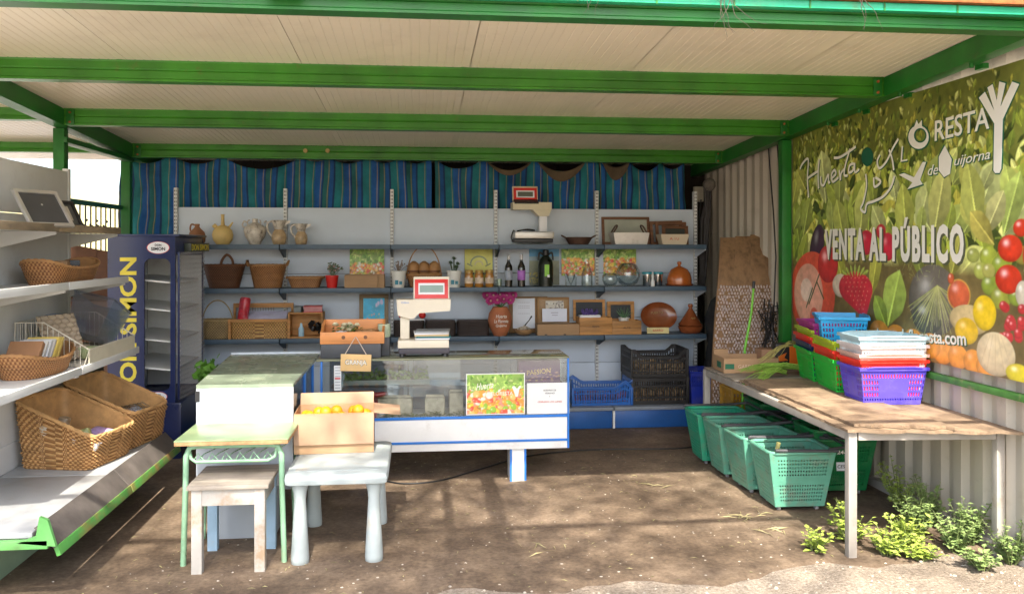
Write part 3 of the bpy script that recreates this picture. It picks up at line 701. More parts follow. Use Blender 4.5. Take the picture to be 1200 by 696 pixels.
# ================================================================ BACK SHELVING
FY, BYK = 7.92, 8.29
S1, S2, S3, S0 = 1.66, 1.262, 0.805, 0.20
sh = thing('wall_shelving', 'long white gondola shelving with slate blue shelves along the back of the stall', 'shelving', (0, 0, 0))
ux = [-2.25 + i for i in range(6)]
for x in ux:
    m_ = MB(); m_.bb((x - 0.016, BYK - 0.035, 0.05), (x + 0.016, BYK + 0.03, 2.19), 0.002)
    m_.build('upright', WHITE, sh, smooth=0)
    m_ = MB(); z = 0.25
    while z < 2.17:
        for sx in (-0.007, 0.007): m_.bb((x + sx - 0.0028, BYK - 0.0375, z), (x + sx + 0.0028, BYK - 0.034, z + 0.016))
        z += 0.034
    m_.build('slot_rows', BLACK, sh, smooth=0)
for i in range(5):
    x0, x1 = ux[i] + 0.018, ux[i + 1] - 0.018
    for (za, zb) in ((0.06, 0.50), (0.504, 0.94), (0.944, 1.38), (1.384, 2.01)):
        MB().bb((x0, BYK - 0.012, za), (x1, BYK + 0.01, zb), 0.002).build('back_panel', PANEL, sh)
    for z in (S1, S2, S3):
        m_ = MB(); m_.bb((x0 - 0.014, FY + 0.004, z - 0.022), (x1 + 0.014, BYK - 0.04, z), 0.001)
        m_.bb((x0 - 0.014, FY, z - 0.042), (x1 + 0.014, FY + 0.012, z + 0.001), 0.003)
        m_.build('shelf', SLATE, sh)
        if i < 5:
            for xx in (x0 - 0.010, x1 + 0.010):
                m_ = MB(); m_.prism([(0, 0), (0.34, 0), (0.34, -0.10), (0.28, -0.10), (0.04, -0.035), (0, -0.03)], 0.003, (xx, FY + 0.014, z - 0.024), (0, 1, 0), (0, 0, 1))
                m_.build('shelf_bracket', PANEL if xx > 2.5 else SLATE, sh, smooth=0)
    MB().bb((x0 - 0.014, 7.52, S0 - 0.03), (x1 + 0.014, BYK - 0.04, S0), 0.004).build('base_deck', mat('grey deck', (0.20, 0.23, 0.27), 0.5, 0.2, 5, 0.05, dirt=0.6), sh)
    MB().bb((x0 - 0.006, 7.535, 0.01), (x1 + 0.006, 7.55, S0 - 0.034), 0.002).build('kick_panel', BLUEKICK, sh)
    MB().bb((x1 + 0.010, 7.525, 0.01), (x1 + 0.028, 7.56, S0 - 0.034)).build('kick_divider', WHITE, sh, smooth=0)
# little pale hooks hanging from shelf joints
# ================================================================ LEFT SHELVING
ls = thing('side_shelving', 'off-white gondola shelving along the left side with three shelves and a sloped base', 'shelving', (0, 0, 0))
LX = -2.36
for y in (4.08, 5.08, 6.08):
    MB().bb((LX - 0.03, y - 0.018, 0), (LX + 0.012, y + 0.018, 2.17), 0.002).build('upright', OFFW, ls)
for (ya, yb) in ((4.10, 5.06), (5.10, 6.06)):
    for (za, zb) in ((0.05, 0.50), (0.504, 0.945), (0.95, 1.395), (1.40, 1.84), (1.845, 2.15)):
        MB().bb((LX - 0.012, ya, za), (LX + 0.006, yb, zb), 0.002).build('back_panel', OFFW, ls)
WOODE = mat('worn brown price rail', (0.25, 0.19, 0.12), 0.7, 0.4, 10, 0.1, dirt=0.5, stretch=(1, 0.3, 1))
for (z, xf, em) in ((1.755, -2.03, WOODE), (1.425, -1.98, OFFW), (0.945, -1.91, OFFW)):
    for (ya, yb) in ((4.085, 5.075), (5.085, 6.075)):
        m_ = MB(); m_.bb((LX + 0.014, ya, z - 0.022), (xf, yb, z), 0.002); m_.build('shelf', OFFW, ls)
        MB().bb((xf + 0.001, ya, z - 0.026), (xf + 0.016, yb, z + 0.018), 0.003).build('price_rail', em, ls)
        for yy in (yb - 0.004, ya + 0.001):
            m_ = MB(); w = xf - LX - 0.02
            m_.prism([(0, 0), (w, 0), (w, -0.018), (0.0, -0.095)], 0.003, (LX + 0.014, yy + 0.003, z - 0.023), (1, 0, 0), (0, 0, 1)); m_.build('shelf_bracket', OFFW, ls, smooth=0)
for (ya, yb) in ((4.085, 5.075), (5.085, 6.075)):
    MB().bb((LX + 0.014, ya, 0.325), (-1.74, yb, 0.35), 0.004).build('base_deck', mat('scuffed grey deck', (.36, .37, .37), .45, .1, 3, .05, dirt=.5, dirtc=(.22, .19, .15), ds=4), ls)
    MB().box((-1.685, (ya + yb) / 2, 0.325), (0.012, yb - ya, 0.13), (0, R(-42), 0), 0.002).build('price_rail', mat('smoky rail', (0.10, 0.085, 0.075), 0.75, 0.3, 8, 0.1, dirt=0.5), ls)
    MB().box((-1.632, (ya + yb) / 2, 0.262), (0.02, yb - ya, 0.045), (0, R(-18), 0), 0.003).build('base_trim', mat('rusty green trim', (0.07, 0.25, 0.05), 0.5, 0.3, 4, 0.1, dirt=1.0, dirtc=(0.32, 0.15, 0.06), ds=3.5, dt=0.47), ls)
    MB().bb((-2.06, ya, 0.0), (-2.045, yb, 0.32), 0.002).build('kick_panel', mat('pale green kick', (0.30, 0.42, 0.28), 0.6, 0.2, 4, 0.1, dirt=0.8), ls)
LG = mat('light green paint', (0.11, 0.34, 0.09), 0.45, 0.15, 6, 0.05, dirt=0.4)
m_ = MB(); m_.bb((-2.36, 4.05, 0.285), (-1.66, 4.08, 0.325), 0.003)
m_.prism([(-0.13, 0), (0.035, -0.02), (0.0, 0.10), (-0.035, 0.115), (-0.05, 0.03)], 0.02, (-1.66, 4.07, 0.315), (1, 0, 0), (0, 0, 1)); m_.build('end_bracket', LG, ls)
MB().bb((-2.2, 4.052, 0.0), (-2.06, 4.075, 0.284)).build('end_panel', OFFW, ls)

# window grille and things seen outside on the left
gr = thing('window_grille', 'green topped grille of thin upright bars in the open left side', 'railing', (-2.72, 7.55, 0))
MB().bb((-0.02, -0.95, 1.98), (0.02, 0.64, 2.02), 0.004).build('top_rail', mat('teal rail', (0.02, 0.14, 0.10), 0.5), gr)
MB().bb((-0.02, -0.95, 1.25), (0.02, 0.64, 1.28), 0.004).build('bottom_rail', mat('teal rail', (0.02, 0.14, 0.10), 0.5), gr)
for i in range(14): MB().cyl((0, -0.88 + i * 0.115, 1.27), (0, -0.88 + i * 0.115, 1.99), 0.007, n=8).build('bar', BLACK, gr)
for i in range(12): MB().ball((0.01, -0.88 + i * 0.115, 1.86), 0.012, n=6).build('bar_knot', BLACK, gr) if i % 2 == 0 else None
o = MB().bb((-2.86, 6.95, 0), (-2.80, 8.4, 1.24), 0.003).build('low_wall', mat('block wall', (0.36, 0.30, 0.22), 0.9, 0.2, 5, 0.4, dirt=0.3)); tag(o, 'low brown block wall under the grille on the left', 'wall')
# parked van outside
van = thing('parked_van', 'white van parked outside beyond the grille at left', 'van', (-7.9, 13.6, 0.0), R(20))
m_ = MB(); m_.prism([(-2.2, 0.35), (2.3, 0.35), (2.35, 1.0), (2.1, 1.15), (1.55, 1.95), (1.3, 2.08), (-2.1, 2.1), (-2.25, 1.9)], 1.8, (0, 0.9, 0), (1, 0, 0), (0, 0, 1)); m_.build('body', mat('white car paint', (0.8, 0.8, 0.8), 0.3, 0.02, 3, 0, dirt=0.1, coat=0.5), van)
for sx in (-1.45, 1.5):
    for sy in (-0.86, 0.86):
        w = MB(); w.cyl((sx, sy - 0.1, 0.33), (sx, sy + 0.1, 0.33), 0.33, n=24); wo = w.build('wheel', BLACK, van)
        MB().cyl((sx, sy - 0.11, 0.33), (sx, sy + 0.11, 0.33), 0.19, n=18).build('rim', STEEL, wo)
for (xa, xb) in ((-1.7, -0.6), (-0.5, 0.4), (0.5, 1.45)):
    MB().bb((xa, -0.912, 1.25), (xb, 0.912, 1.8), 0.01).build('side_window', mat('dark glass', (0.02, 0.025, 0.03), 0.1, 0.1, 3, 0, dirt=0), van)
MB().box((1.86, 0, 1.52), (0.02, 1.5, 0.85), (0, R(-34), 0)).build('windscreen', mat('dark glass', (0, 0, 0)), van)
for sy in (-0.7, 0.7): MB().bb((2.30, sy - .14, 0.75), (2.37, sy + .14, 0.95), .01).build('headlight', PAPER, van)
# ================================================================ ITEM BUILDERS
def weave(a0, b0, a1, b1, H, rows, n=2.0, amp=0.004, stake=0.022, th=0.008, hf=None, cx0=0.0, belly=0.0):
    """woven basket body: outer wall, inner wall and bottom. returns MB and rim points"""
    def unit(a, b):
        P = []
        for i in range(721):
            q = 2 * PI * i / 720; c, s = math.cos(q), math.sin(q)
            P.append((a * math.copysign(abs(c) ** (2 / n), c), b * math.copysign(abs(s) ** (2 / n), s)))
        return P
    P = unit(a1, b1); per = [0]
    for i in range(720): per.append(per[-1] + math.hypot(P[i + 1][0] - P[i][0], P[i + 1][1] - P[i][1]))
    tot = per[-1]; ns = max(10, int(tot / stake)); seg = ns * 4; idx = []; k = 0
    for j in range(seg):
        d = tot * j / seg
        while per[k + 1] < d: k += 1
        idx.append(k + (d - per[k]) / max(1e-9, per[k + 1] - per[k]))
    def pt(j, s, off):
        q = 2 * PI * idx[j] / 720; c, sn = math.cos(q), math.sin(q)
        bl = belly * math.sin(PI * s)
        a = a0 + (a1 - a0) * s + off + bl; b = b0 + (b1 - b0) * s + off + bl
        x = a * math.copysign(abs(c) ** (2 / n), c); y = b * math.copysign(abs(sn) ** (2 / n), sn)
        h = hf(x / a1, y / b1) if hf else H
        return (x + cx0 * s, y, h * s)
    vs = []; ring = []
    rw = random.Random(int(a1 * 1000) + rows)
    for i in range(rows):
        amr = amp * rw.uniform(.6, 1.35)
        for (f, am) in ((rw.uniform(-.12, .12) if i else 0, 0), (0.5 + rw.uniform(-.1, .1), 1)):
            s = (i + f) / rows; r = []
            for j in range(seg):
                off = -0.001 if am == 0 else amr * (0.15 + 0.85 * (0.5 + 0.5 * math.cos(PI * j / 2.0 + PI * (i % 2))))
                vs.append(pt(j, s, off)); r.append(len(vs) - 1)
            ring.append(r)
    for (s, off) in ((1.0, 0.0), (1.0, -th), (0.66, -th), (0.33, -th), (0.04, -th)):
        r = []
        for j in range(seg): vs.append(pt(j, s, off)); r.append(len(vs) - 1)
        ring.append(r)
    fs = []
    mi = []
    for q_, (r0, r1) in enumerate(zip(ring, ring[1:])):
        for j in range(seg):
            l = (j + 1) % seg; fs.append((r0[j], r0[l], r1[l], r1[j]))
            mi.append(1 if q_ < rows * 2 and math.cos(PI * (j + .5) / 2.0 + PI * ((q_ // 2) % 2)) < 0 else 0)
    fs.append(tuple(ring[0][::-1])); fs.append(tuple(ring[-1]))
    m_ = MB(); m_.add(vs, fs); m_.mi = mi + [0, 0]
    rim = [pt(j, 1.0, -th * 0.4) for j in range(0, seg, 2)]
    return m_, rim
def basket(loc, label, mt, a0, b0, a1, b1, H, rows, n=2.0, rot=0, hoop=0, ears=0, group=None, name='wicker_basket', rimr=0.009, hf=None, amp=0.004, stake=0.022, belly=0.0, cat='basket', cx0=0.0):
    t = thing(name, label, cat, loc, rot, group)
    m_, rim = weave(a0, b0, a1, b1, H, rows, n, amp, stake, 0.008, hf, cx0, belly)
    m_.build('woven_body', [mt, stake_of(mt)], t, smooth=25)
    r = MB(); N = len(rim)
    for k in (0, 1):
        r.tube([(p[0] + 0.003 * math.cos(i * 0.9 + k * PI), p[1], p[2] + rimr * .4 * math.sin(i * 0.9 + k * PI)) for i, p in enumerate(rim)], rimr * .75, 6, close=True)
    r.build('rim', mt, t)
    if hoop:
        pts = [(a1 * 0.98 * math.cos(q), 0, H * 0.6 + (hoop - H * 0.6) * math.sin(q)) for q in [PI * i / 24 for i in range(25)]]
        hm = MB()
        for k in (0, 1): hm.tube([(p[0], 0.005 * math.cos(i * 1.1 + k * PI), p[2]) for i, p in enumerate(pts)], 0.0055, 6)
        hm.build('hoop_handle', mt, t)
    if ears:
        for sx in (-1, 1):
            pts = [(sx * (a1 + cx0 * 0 + 0.003 + ears * .45 * math.sin(q)), b1 * 0.35 * math.cos(q), H - 0.01 + ears * math.sin(q)) for q in [PI * i / 12 for i in range(13)]]
            MB().tube(pts, 0.008, 7).build('handle', mt, t)
    return t
def lathed(name, label, cat, loc, prof, mt, parts=(), group=None, n=28, rot=0, sx=1, sy=1, body='body'):
    t = thing(name, label, cat, loc, rot, group)
    MB().lathe(prof, n=n, sx=sx, sy=sy).build(body, mt, t, smooth=50)
    return t
def hndl(t, pts, r, mt, name='handle'):
    P = [Vector(p) for p in pts]; Q = []
    for i in range(len(P) - 1):                      # Catmull-Rom
        p0 = P[max(i - 1, 0)]; p1 = P[i]; p2 = P[i + 1]; p3 = P[min(i + 2, len(P) - 1)]
        for k in range(5):
            s = k / 5; Q.append(0.5 * ((2 * p1) + (p2 - p0) * s + (2 * p0 - 5 * p1 + 4 * p2 - p3) * s * s + (3 * p1 - p0 - 3 * p2 + p3) * s ** 3))
    Q.append(P[-1]); return MB().tube(Q, r, 8).build(name, mt, t, smooth=50)
def onshelf(u, S, Y=8.10, v=None):
    p = atY(u, 288, Y); return (p.x, Y, S)
def frame(loc, w, h, bar, mt, label, inner, cat='frame', name='picture_frame', tilt=-0.14, d=0.02, pic=None, rot=0, group=None):
    t = thing(name, label, cat, loc, rot, group); E = Matrix.Rotation(tilt, 4, 'X')
    m_ = MB(); m_.M = E
    m_.bb((-w / 2, -d / 2, 0), (w / 2, d / 2, bar), 0.003); m_.bb((-w / 2, -d / 2, h - bar), (w / 2, d / 2, h), 0.003)
    m_.bb((-w / 2, -d / 2 + .001, bar), (-w / 2 + bar, d / 2 - .001, h - bar), 0.003); m_.bb((w / 2 - bar, -d / 2 + .001, bar), (w / 2, d / 2 - .001, h - bar), 0.003)
    m_.build('frame', mt, t)
    if inner:
        m2 = MB(); m2.M = E; m2.bb((-w / 2 + bar * .9, 0.0, bar * .9), (w / 2 - bar * .9, 0.006, h - bar * .9)); m2.build('panel', inner, t)
    if pic:
        X = E @ Vector((1, 0, 0)); Yv = (E.to_3x3() @ Vector((0, 0, 1))); o = E @ Vector((-w / 2 + bar, -0.004, bar)); picture('picture', pic, w - 2 * bar, h - 2 * bar, o, X, Yv, t, thick=0.003)
    return t
def vegpic(W=72, H=60, seed=1, title=True):
    random.seed(seed); p = Pic(W, H, (0.25, 0.42, 0.08)); n = fbm(H, W, 12, seed)
    p.a *= (0.4 + 1.1 * n)[..., None]
    for i in range(90): p.leaf(random.uniform(0, W), random.uniform(H * .45, H), random.uniform(3, 8), random.uniform(2, 4), random.uniform(0, 3), random.choice([(0.2, .42, .06), (.4, .6, .12), (.10, .25, .03), (.5, .62, .2)]))
    p.a[:int(H * .5)] = p.a[:int(H * .5)] * .3 + np.array((.45, .14, .03)) * .6
    for i in range(260):
        c = random.choice([(.78, .10, .05), (.85, .36, .04), (.8, .30, .05), (.78, .10, .05), (.85, .36, .04), (.9, .62, .06), (.75, .28, .2), (.85, .5, .15), (.3, .5, .05), (.8, .75, .6)])
        p.blob(random.uniform(0, W), random.uniform(0, H * .56), W / 72 * random.uniform(2, 5), W / 72 * random.uniform(2, 5), c, random.random() * 3, 0.4, 0.3)
    return p
def sheet(label, pic, w, h, loc, tilt=-0.05, name='poster', group=None, rot=0, cat='poster', parent=None):
    X = Vector((math.cos(rot), math.sin(rot), 0)); Yv = Vector((0, math.sin(-tilt), math.cos(tilt))); Yv.rotate(Euler((0, 0, rot)))
    o = Vector(loc) - X * (w / 2)
    return tag(picture(name, pic, w, h, o, X, Yv, None, thick=0.003), label, cat, group)
def px(u, Y=8.1): return mpp(u, Y)

# ================================================================ TOP SHELF
p = onshelf(231, S1, 8.12)
t = lathed('clay_jug', 'small brown clay jug at the far left of the top shelf', 'jug', p, [(0.05, 0), (0.072, 0.03), (0.074, 0.08), (0.065, 0.115), (0.03, 0.15), (0.02, 0.165), (0.024, 0.185), (0.02, 0.19)], mat('dull brown clay', (0.27, 0.12, 0.055), 0.7))
hndl(t, [(-0.015, 0, 0.178), (-0.05, 0, 0.185), (-0.062, 0, 0.15), (-0.055, 0, 0.12)], 0.008, mat('dull brown clay', (0, 0, 0)))
p = onshelf(261, S1, 8.10); YCL = mat('buff yellow clay', (0.60, 0.43, 0.16), 0.6, 0.08, 8, 0.1, dirt=0.3)
t = lathed('drinking_jug', 'round buff yellow clay drinking jug with a tall neck on the top shelf', 'jug', p, [(0.055, 0), (0.085, 0.04), (0.094, 0.09), (0.085, 0.13), (0.05, 0.165), (0.018, 0.18), (0.014, 0.22), (0.014, 0.27), (0.02, 0.275), (0.014, 0.278)], YCL)
MB().cyl((0.05, 0, 0.15), (0.09, 0, 0.205), 0.014, 0.006).build('spout', YCL, t); MB().cyl((-0.05, 0, 0.15), (-0.082, 0, 0.18), 0.018, 0.02).build('spout', YCL, t)
POTP = mat('white glaze with brown marks', (0.58, 0.52, 0.44), 0.35, 0.25, 16, 0.05, dirt=1.0, dirtc=(0.09, 0.06, 0.045), ds=22, dt=0.5, coat=0.3)
p = onshelf(299, S1, 8.10)
t = lathed('amphora', 'patterned grey amphora with several small curled handles on the top shelf', 'vase', p, [(0.05, 0), (0.055, 0.02), (0.09, 0.075), (0.104, 0.13), (0.09, 0.165), (0.05, 0.19), (0.024, 0.205), (0.026, 0.235), (0.02, 0.238)], POTP)
for sx in (-1, 1):
    hndl(t, [(sx * 0.09, 0, 0.15), (sx * 0.115, 0, 0.18), (sx * 0.10, 0, 0.215), (sx * 0.08, 0, 0.205)], 0.007, POTP)
    hndl(t, [(sx * 0.055, -.04, 0.18), (sx * 0.06, -.06, 0.21), (sx * 0.045, -.03, 0.225)], 0.006, POTP)
for (u, k, lb) in ((327, 1.0, 'taller white glazed pitcher painted with a bird, left of its pair'), (353, 0.86, 'shorter white glazed pitcher with brown base, right of its pair')):
    p = onshelf(u, S1, 8.08)
    t = thing('painted_pitcher', lb, 'pitcher', p, R(10))
    MB().T(sc=k).lathe([(0.05, 0), (0.06, 0.02), (0.068, 0.06), (0.062, 0.10), (0.04, 0.14)]).build('lower_body', mat('brown ringed glaze', (0.42, 0.30, 0.17), 0.35, 0.3, 30, 0.05, dirt=0.4), t, smooth=60)
    MB().T((0.0, 0, 0.0), sc=k).lathe([(0.041, 0.139), (0.05, 0.17), (0.066, 0.21), (0.07, 0.225), (0.06, 0.222), (0.045, 0.17), (0.03, 0.14)]).build('flared_mouth', POTP, t, smooth=60)
    MB().T(sc=k).prism([(0.0, 0.20), (0.10, 0.225), (0.095, 0.20), (0.02, 0.16)], 0.04, (0, 0.02, 0)).build('beak_spout', POTP, t)
    hndl(t, [(-0.05 * k, 0, 0.215 * k), (-0.10 * k, 0, 0.20 * k), (-0.10 * k, 0, 0.13 * k), (-0.06 * k, 0, 0.075 * k)], 0.009, POTP)

def scale_display(t, c, w, h, tilt, m_face, rotz=0):
    pass
# scale on the top shelf
p = onshelf(623, S1, 8.08); t = thing('old_shop_scale', 'old cream shop scale with red framed display standing on the top shelf', 'scale', p)
YCR = mat('yellowed cream plastic', (0.60, 0.53, 0.36), 0.4, 0.08, 6, 0.03, dirt=0.3)
MB().bb((-0.18, -0.13, 0.02), (0.19, 0.13, 0.055), 0.01).build('base', BLACK, t)
MB().box((0.01, 0, 0.09), (0.37, 0.27, 0.065), None, 0.008).build('platform', mat('grey steel pan', (0.45, 0.43, 0.40), 0.35, 0.1, 5, 0, metal=0.6), t)
MB().bb((0.07, -0.03, 0.12), (0.145, 0.05, 0.30), 0.006).build('column', PAPER, t)
m_ = MB(); m_.prism([(-0.19, 0.33), (0.18, 0.33), (0.18, 0.40), (-0.19, 0.40)], 0.20, (0, 0.11, 0)); m_.prism([(0.0, 0.33), (0.06, 0.27), (0.155, 0.27), (0.18, 0.33)], 0.16, (0, 0.09, 0)); m_.build('head', YCR, t)
m_ = MB(); m_.box((-0.06, -0.05, 0.408), (0.23, 0.10, 0.012), (R(20), 0, 0)); m_.build('keypad', BLACK, t)
DT = R(-12)
m_ = MB(); m_.box((-0.06, 0.03, 0.485), (0.245, 0.03, 0.145), (DT, 0, 0), 0.006); dp = m_.build('display_housing', YCR, t)
MB().box((-0.06, 0.013, 0.483), (0.225, 0.006, 0.12), (DT, 0, 0)).build('red_surround', RED, dp)
MB().box((-0.06, 0.008, 0.482), (0.175, 0.006, 0.07), (DT, 0, 0)).build('white_border', PAPER, dp)
MB().box((-0.06, 0.004, 0.4815), (0.145, 0.004, 0.045), (DT, 0, 0)).build('screen', mat('lcd', (0.13, 0.15, 0.12), 0.2, 0.1, 9, 0, dirt=0), dp)
hndl(t, [(-0.16, 0.02, 0.125), (-0.19, -0.12, 0.13), (-0.21, -.13, 0.06), (-0.18, -.135, 0.03)], 0.006, BLACK, 'cable')
hndl(t, [(-0.14, -0.02, 0.13), (-0.05, -0.07, 0.145), (0.03, 0, 0.135), (-0.08, 0.06, 0.14)], 0.006, BLACK, 'cable')
# pan, big frame, pot, nested frames, tray
p = onshelf(678, S1, 8.05); t = lathed('iron_pan', 'dark brown shallow pan with two handles right of the top shelf scale', 'pan', p, [(0.085, 0.003), (0.09, 0.0), (0.125, 0.055), (0.135, 0.07), (0.129, 0.072), (0.115, 0.055), (0.08, 0.012)], mat('dark iron', (0.085, 0.045, 0.03), 0.55, 0.3, 12, 0.2))
for sx in (-1, 1): hndl(t, [(sx * .125, -.02, .066), (sx * .16, -0.01, .085), (sx * .16, 0.01, .085), (sx * .125, .02, .066)], 0.007, mat('dark iron', (0, 0, 0)))
frame(onshelf(734, S1, 8.20), 0.48, 0.275, 0.026, DARKW, 'wide wooden frame with blank pale backing at the right of the top shelf', mat('faded pale print', (0.38, 0.40, 0.33), 0.6, 0.12, 4, 0), tilt=-0.16)
ALU = mat('old aluminium', (0.62, 0.60, 0.57), 0.35, 0.1, 7, 0.1, metal=0.75, dirt=0.5)
p = onshelf(737, S1, 8.06); t = thing('aluminium_pan', 'rectangular aluminium roasting pan in front of the wide wooden frame', 'pan', p)
m_ = MB(); f = lambda z, a, b: [(-a, -b, z), (a, -b, z), (a, b, z), (-a, b, z)]
vs = f(0, .155, .09) + f(.115, .175, .105) + f(.115, .168, .098) + f(.006, .150, .085)
m_.add(vs, [(3, 2, 1, 0), (12, 13, 14, 15)] + [(r * 4 + k, r * 4 + (k + 1) % 4, r * 4 + 4 + (k + 1) % 4, r * 4 + 4 + k) for r in range(3) for k in range(4)]); m_.build('pan_body', ALU, t)
for sx in (-1, 1): hndl(t, [(sx * .165, -.05, .11), (sx * .13, -.05, .17), (sx * .12, 0, .185), (sx * .13, .05, .17), (sx * .165, .05, .11)], 0.008, mat('dark iron', (0, 0, 0)))
t = thing('nested_frames', 'stack of three dark empty wooden frames leaning at the right end of the top shelf', 'frames', onshelf(786, S1, 8.18))
for k, (dx, w, h_) in enumerate(((-0.035, 0.33, 0.235), (0.0, 0.31, 0.225), (0.03, 0.26, 0.19))):
    m_ = MB(); m_.M = Matrix.Translation((dx, -0.03 * k, 0)) @ Matrix.Rotation(-0.15 - .03 * k, 4, 'X') @ Matrix.Rotation(0.03 * (k - 1), 4, 'Y'); b_ = 0.03
    m_.bb((-w / 2, -.01, 0), (w / 2, .01, b_)); m_.bb((-w / 2, -.01, h_ - b_), (w / 2, .01, h_)); m_.bb((-w / 2, -.009, b_), (-w / 2 + b_, .009, h_ - b_)); m_.bb((w / 2 - b_, -.009, b_), (w / 2, .009, h_ - b_)); m_.build('frame', DARKW, t)
MB().box((0.02, -0.03, 0.13), (0.22, 0.004, 0.10), (-.2, 0, 0)).build('dark_panel', mat('dusky panel', (0.045, 0.05, 0.04), 0.4), t)
p = onshelf(788, S1, 8.02); t = thing('cream_tub', 'cream rectangular tub in front of the dark nested frames', 'tub', p)
m_ = MB(); vs = f(0, .115, .07) + f(.10, .14, .085) + f(.10, .134, .079) + f(.006, .110, .065)
TUB = [(3, 2, 1, 0), (12, 13, 14, 15)] + [(r * 4 + k, r * 4 + (k + 1) % 4, r * 4 + 4 + (k + 1) % 4, r * 4 + 4 + k) for r in range(3) for k in range(4)]
m_.add(vs, TUB); m_.build('tub_body', mat('cream tub', (0.62, 0.52, 0.38), 0.6, 0.06, 6, 0), t)
lettering('A TU', t, (-0.05, -0.082, 0.045), (1, 0, 0), (0, 0.15, 1), 0.09, 0.03, INKR)

# ================================================================ SECOND SHELF
basket(onshelf(263, S2, 8.09), 'dark brown wicker basket with an upright handle at the left of the second shelf', WICKD, 0.13, 0.10, 0.185, 0.13, 0.21, 17, 2.4, hoop=0, ears=0.05, amp=0.004)
t = thing('cane_loop', 'thick dark cane loop sticking up out of the dark wicker basket', 'handle', onshelf(266, S2 + 0.20, 8.12)); hndl(t, [(-0.05, 0, -0.04), (-0.05, 0, 0.04), (0.0, 0, 0.105), (0.05, 0, 0.05), (0.05, 0, -0.04)], 0.012, WICKD, 'loop')
basket(onshelf(314, S2, 8.09), 'light honey wicker basket with two small ears beside the dark one', WICKM, 0.12, 0.10, 0.165, 0.13, 0.21, 17, 2.4, ears=0.05, amp=0.004)
basket(onshelf(358, S2, 8.09), 'shallow boat shaped woven tray right of the honey wicker basket', WICKM, 0.125, 0.08, 0.16, 0.11, 0.095, 8, 4.0, ears=0.015, amp=0.002)
def plantpot(u, S, Y, r, h, potm, label, kind, name='potted_plant'):
    p = onshelf(u, S, Y); t = thing(name, label, 'plant', p)
    MB().lathe([(r * .72, 0), (r * .95, h * .86), (r, h * .87), (r, h), (r * .9, h), (r * .85, h * .85), (r * .4, h * .84)]).build('pot', potm, t, smooth=40)
    random.seed(int(u)); m_ = MB(); fl_ = MB()
    if kind == 'flowers':
        for i in range(34):
            a = random.uniform(0, 6.3); q = random.uniform(.1, 1); e = Vector((math.cos(a) * r * 1.3 * q, math.sin(a) * r * 1.1 * q, h + random.uniform(.03, .10)))
            m_.tube([(0, 0, h * .8), e], 0.0018, 4)
            for j in range(3):
                b_ = e + Vector([random.uniform(-.016, .016) for _ in range(3)]); m_.add([b_, b_ + Vector((.012, 0, .006)), b_ + Vector((.004, .01, .014)), b_ + Vector((-.008, .003, .008))], [(0, 1, 2, 3)])
            if i % 3 == 0: fl_.ball(e, 0.011, 0, 6)
        m_.build('foliage', mat('dusty leaf', (0.12, 0.16, 0.09), 0.7, 0.3, 20, 0, dirt=0), t, smooth=0, recalc=False); fl_.build('blooms', mat('pale pink bloom', (0.55, 0.33, 0.33), 0.7, 0.3, 30, 0, dirt=0), t)
    elif kind == 'dry':
        for i in range(26):
            a = random.uniform(0, 6.3); q = random.uniform(.1, 1); e = Vector((math.cos(a) * r * 1.1 * q, math.sin(a) * r * q, h + random.uniform(.03, .11))); m_.tube([(0, 0, h * .8), e * .6 + Vector((0, 0, h * .4)), e], [0.003, .003, 0.001], 4)
            if i % 2: m_.ball(e, 0.007, 0, 6)
        m_.build('dried_stems', mat('dried stems', (0.22, 0.16, 0.12), 0.8, 0.4, 20, 0, dirt=0), t)
    elif kind == 'rosette':
        for (dx, dz) in ((-0.03, 0.06), (0.035, 0.05), (0.0, 0.10), (0.02, 0.02)):
            c = Vector((dx, 0, h + dz)); m_.tube([(dx * .3, 0, h * .8), c], 0.006, 6)
            for i in range(16):
                a = i * 2.4; el = 0.1 + i * 0.07; d = Vector((math.cos(a) * math.cos(el), math.sin(a) * math.cos(el), math.sin(el))); s_ = d.cross(Vector((0, 0, 1))).normalized() * .009
                m_.add([c, c + d * .02 + s_, c + d * .042, c + d * .02 - s_], [(0, 1, 2, 3)])
        m_.build('succulent_leaves', mat('dark succulent', (0.05, 0.09, 0.04), 0.5, 0.4, 20, 0, dirt=0), t, recalc=False)
    elif kind == 'aloe':
        for i in range(16):
            a = i * 2.4; el = 0.5 + i * .05; d = Vector((math.cos(a) * math.cos(el), math.sin(a) * math.cos(el), math.sin(el))); m_.tube([(0, 0, h * .85), Vector((0, 0, h * .85)) + d * .05, Vector((0, 0, h * .85)) + d * .10 + Vector((0, 0, .015))], [0.006, 0.004, 0.001], 5)
        m_.build('aloe_leaves', mat('aloe green', (0.10, 0.20, 0.10), 0.5, 0.3, 20, 0, dirt=0), t)
    return t
plantpot(389, S2, 8.02, 0.062, 0.115, RED, 'dusty flowering plant in a red pot on the second shelf', 'flowers')
WP = mat('white pot', (0.70, 0.70, 0.66), 0.4, 0.04, 6, 0, dirt=0.15)
for (u, lb, kd) in ((467, 'white pot of dry stems with blue marks, left of the bread basket', 'dry'), (532, 'white pot with a dark branching succulent, right of the bread basket', 'rosette')):
    t = plantpot(u, S2, 8.0, 0.072, 0.155, WP, lb, kd)
    MB().bb((-0.03, -0.066, 0.03), (0.0, -0.0645, 0.07)).build('blue_mark', mat('teal print', (0.02, 0.18, 0.25), 0.5), t); MB().bb((0.008, -0.066, 0.03), (0.035, -0.0645, 0.06)).build('blue_mark', mat('teal print', (0, 0, 0)), t)
sheet('vegetable poster behind the kraft box at the left of the second shelf', vegpic(62, 60, 3), 0.325, 0.33, onshelf(430, S2 + 0.03, 8.24))
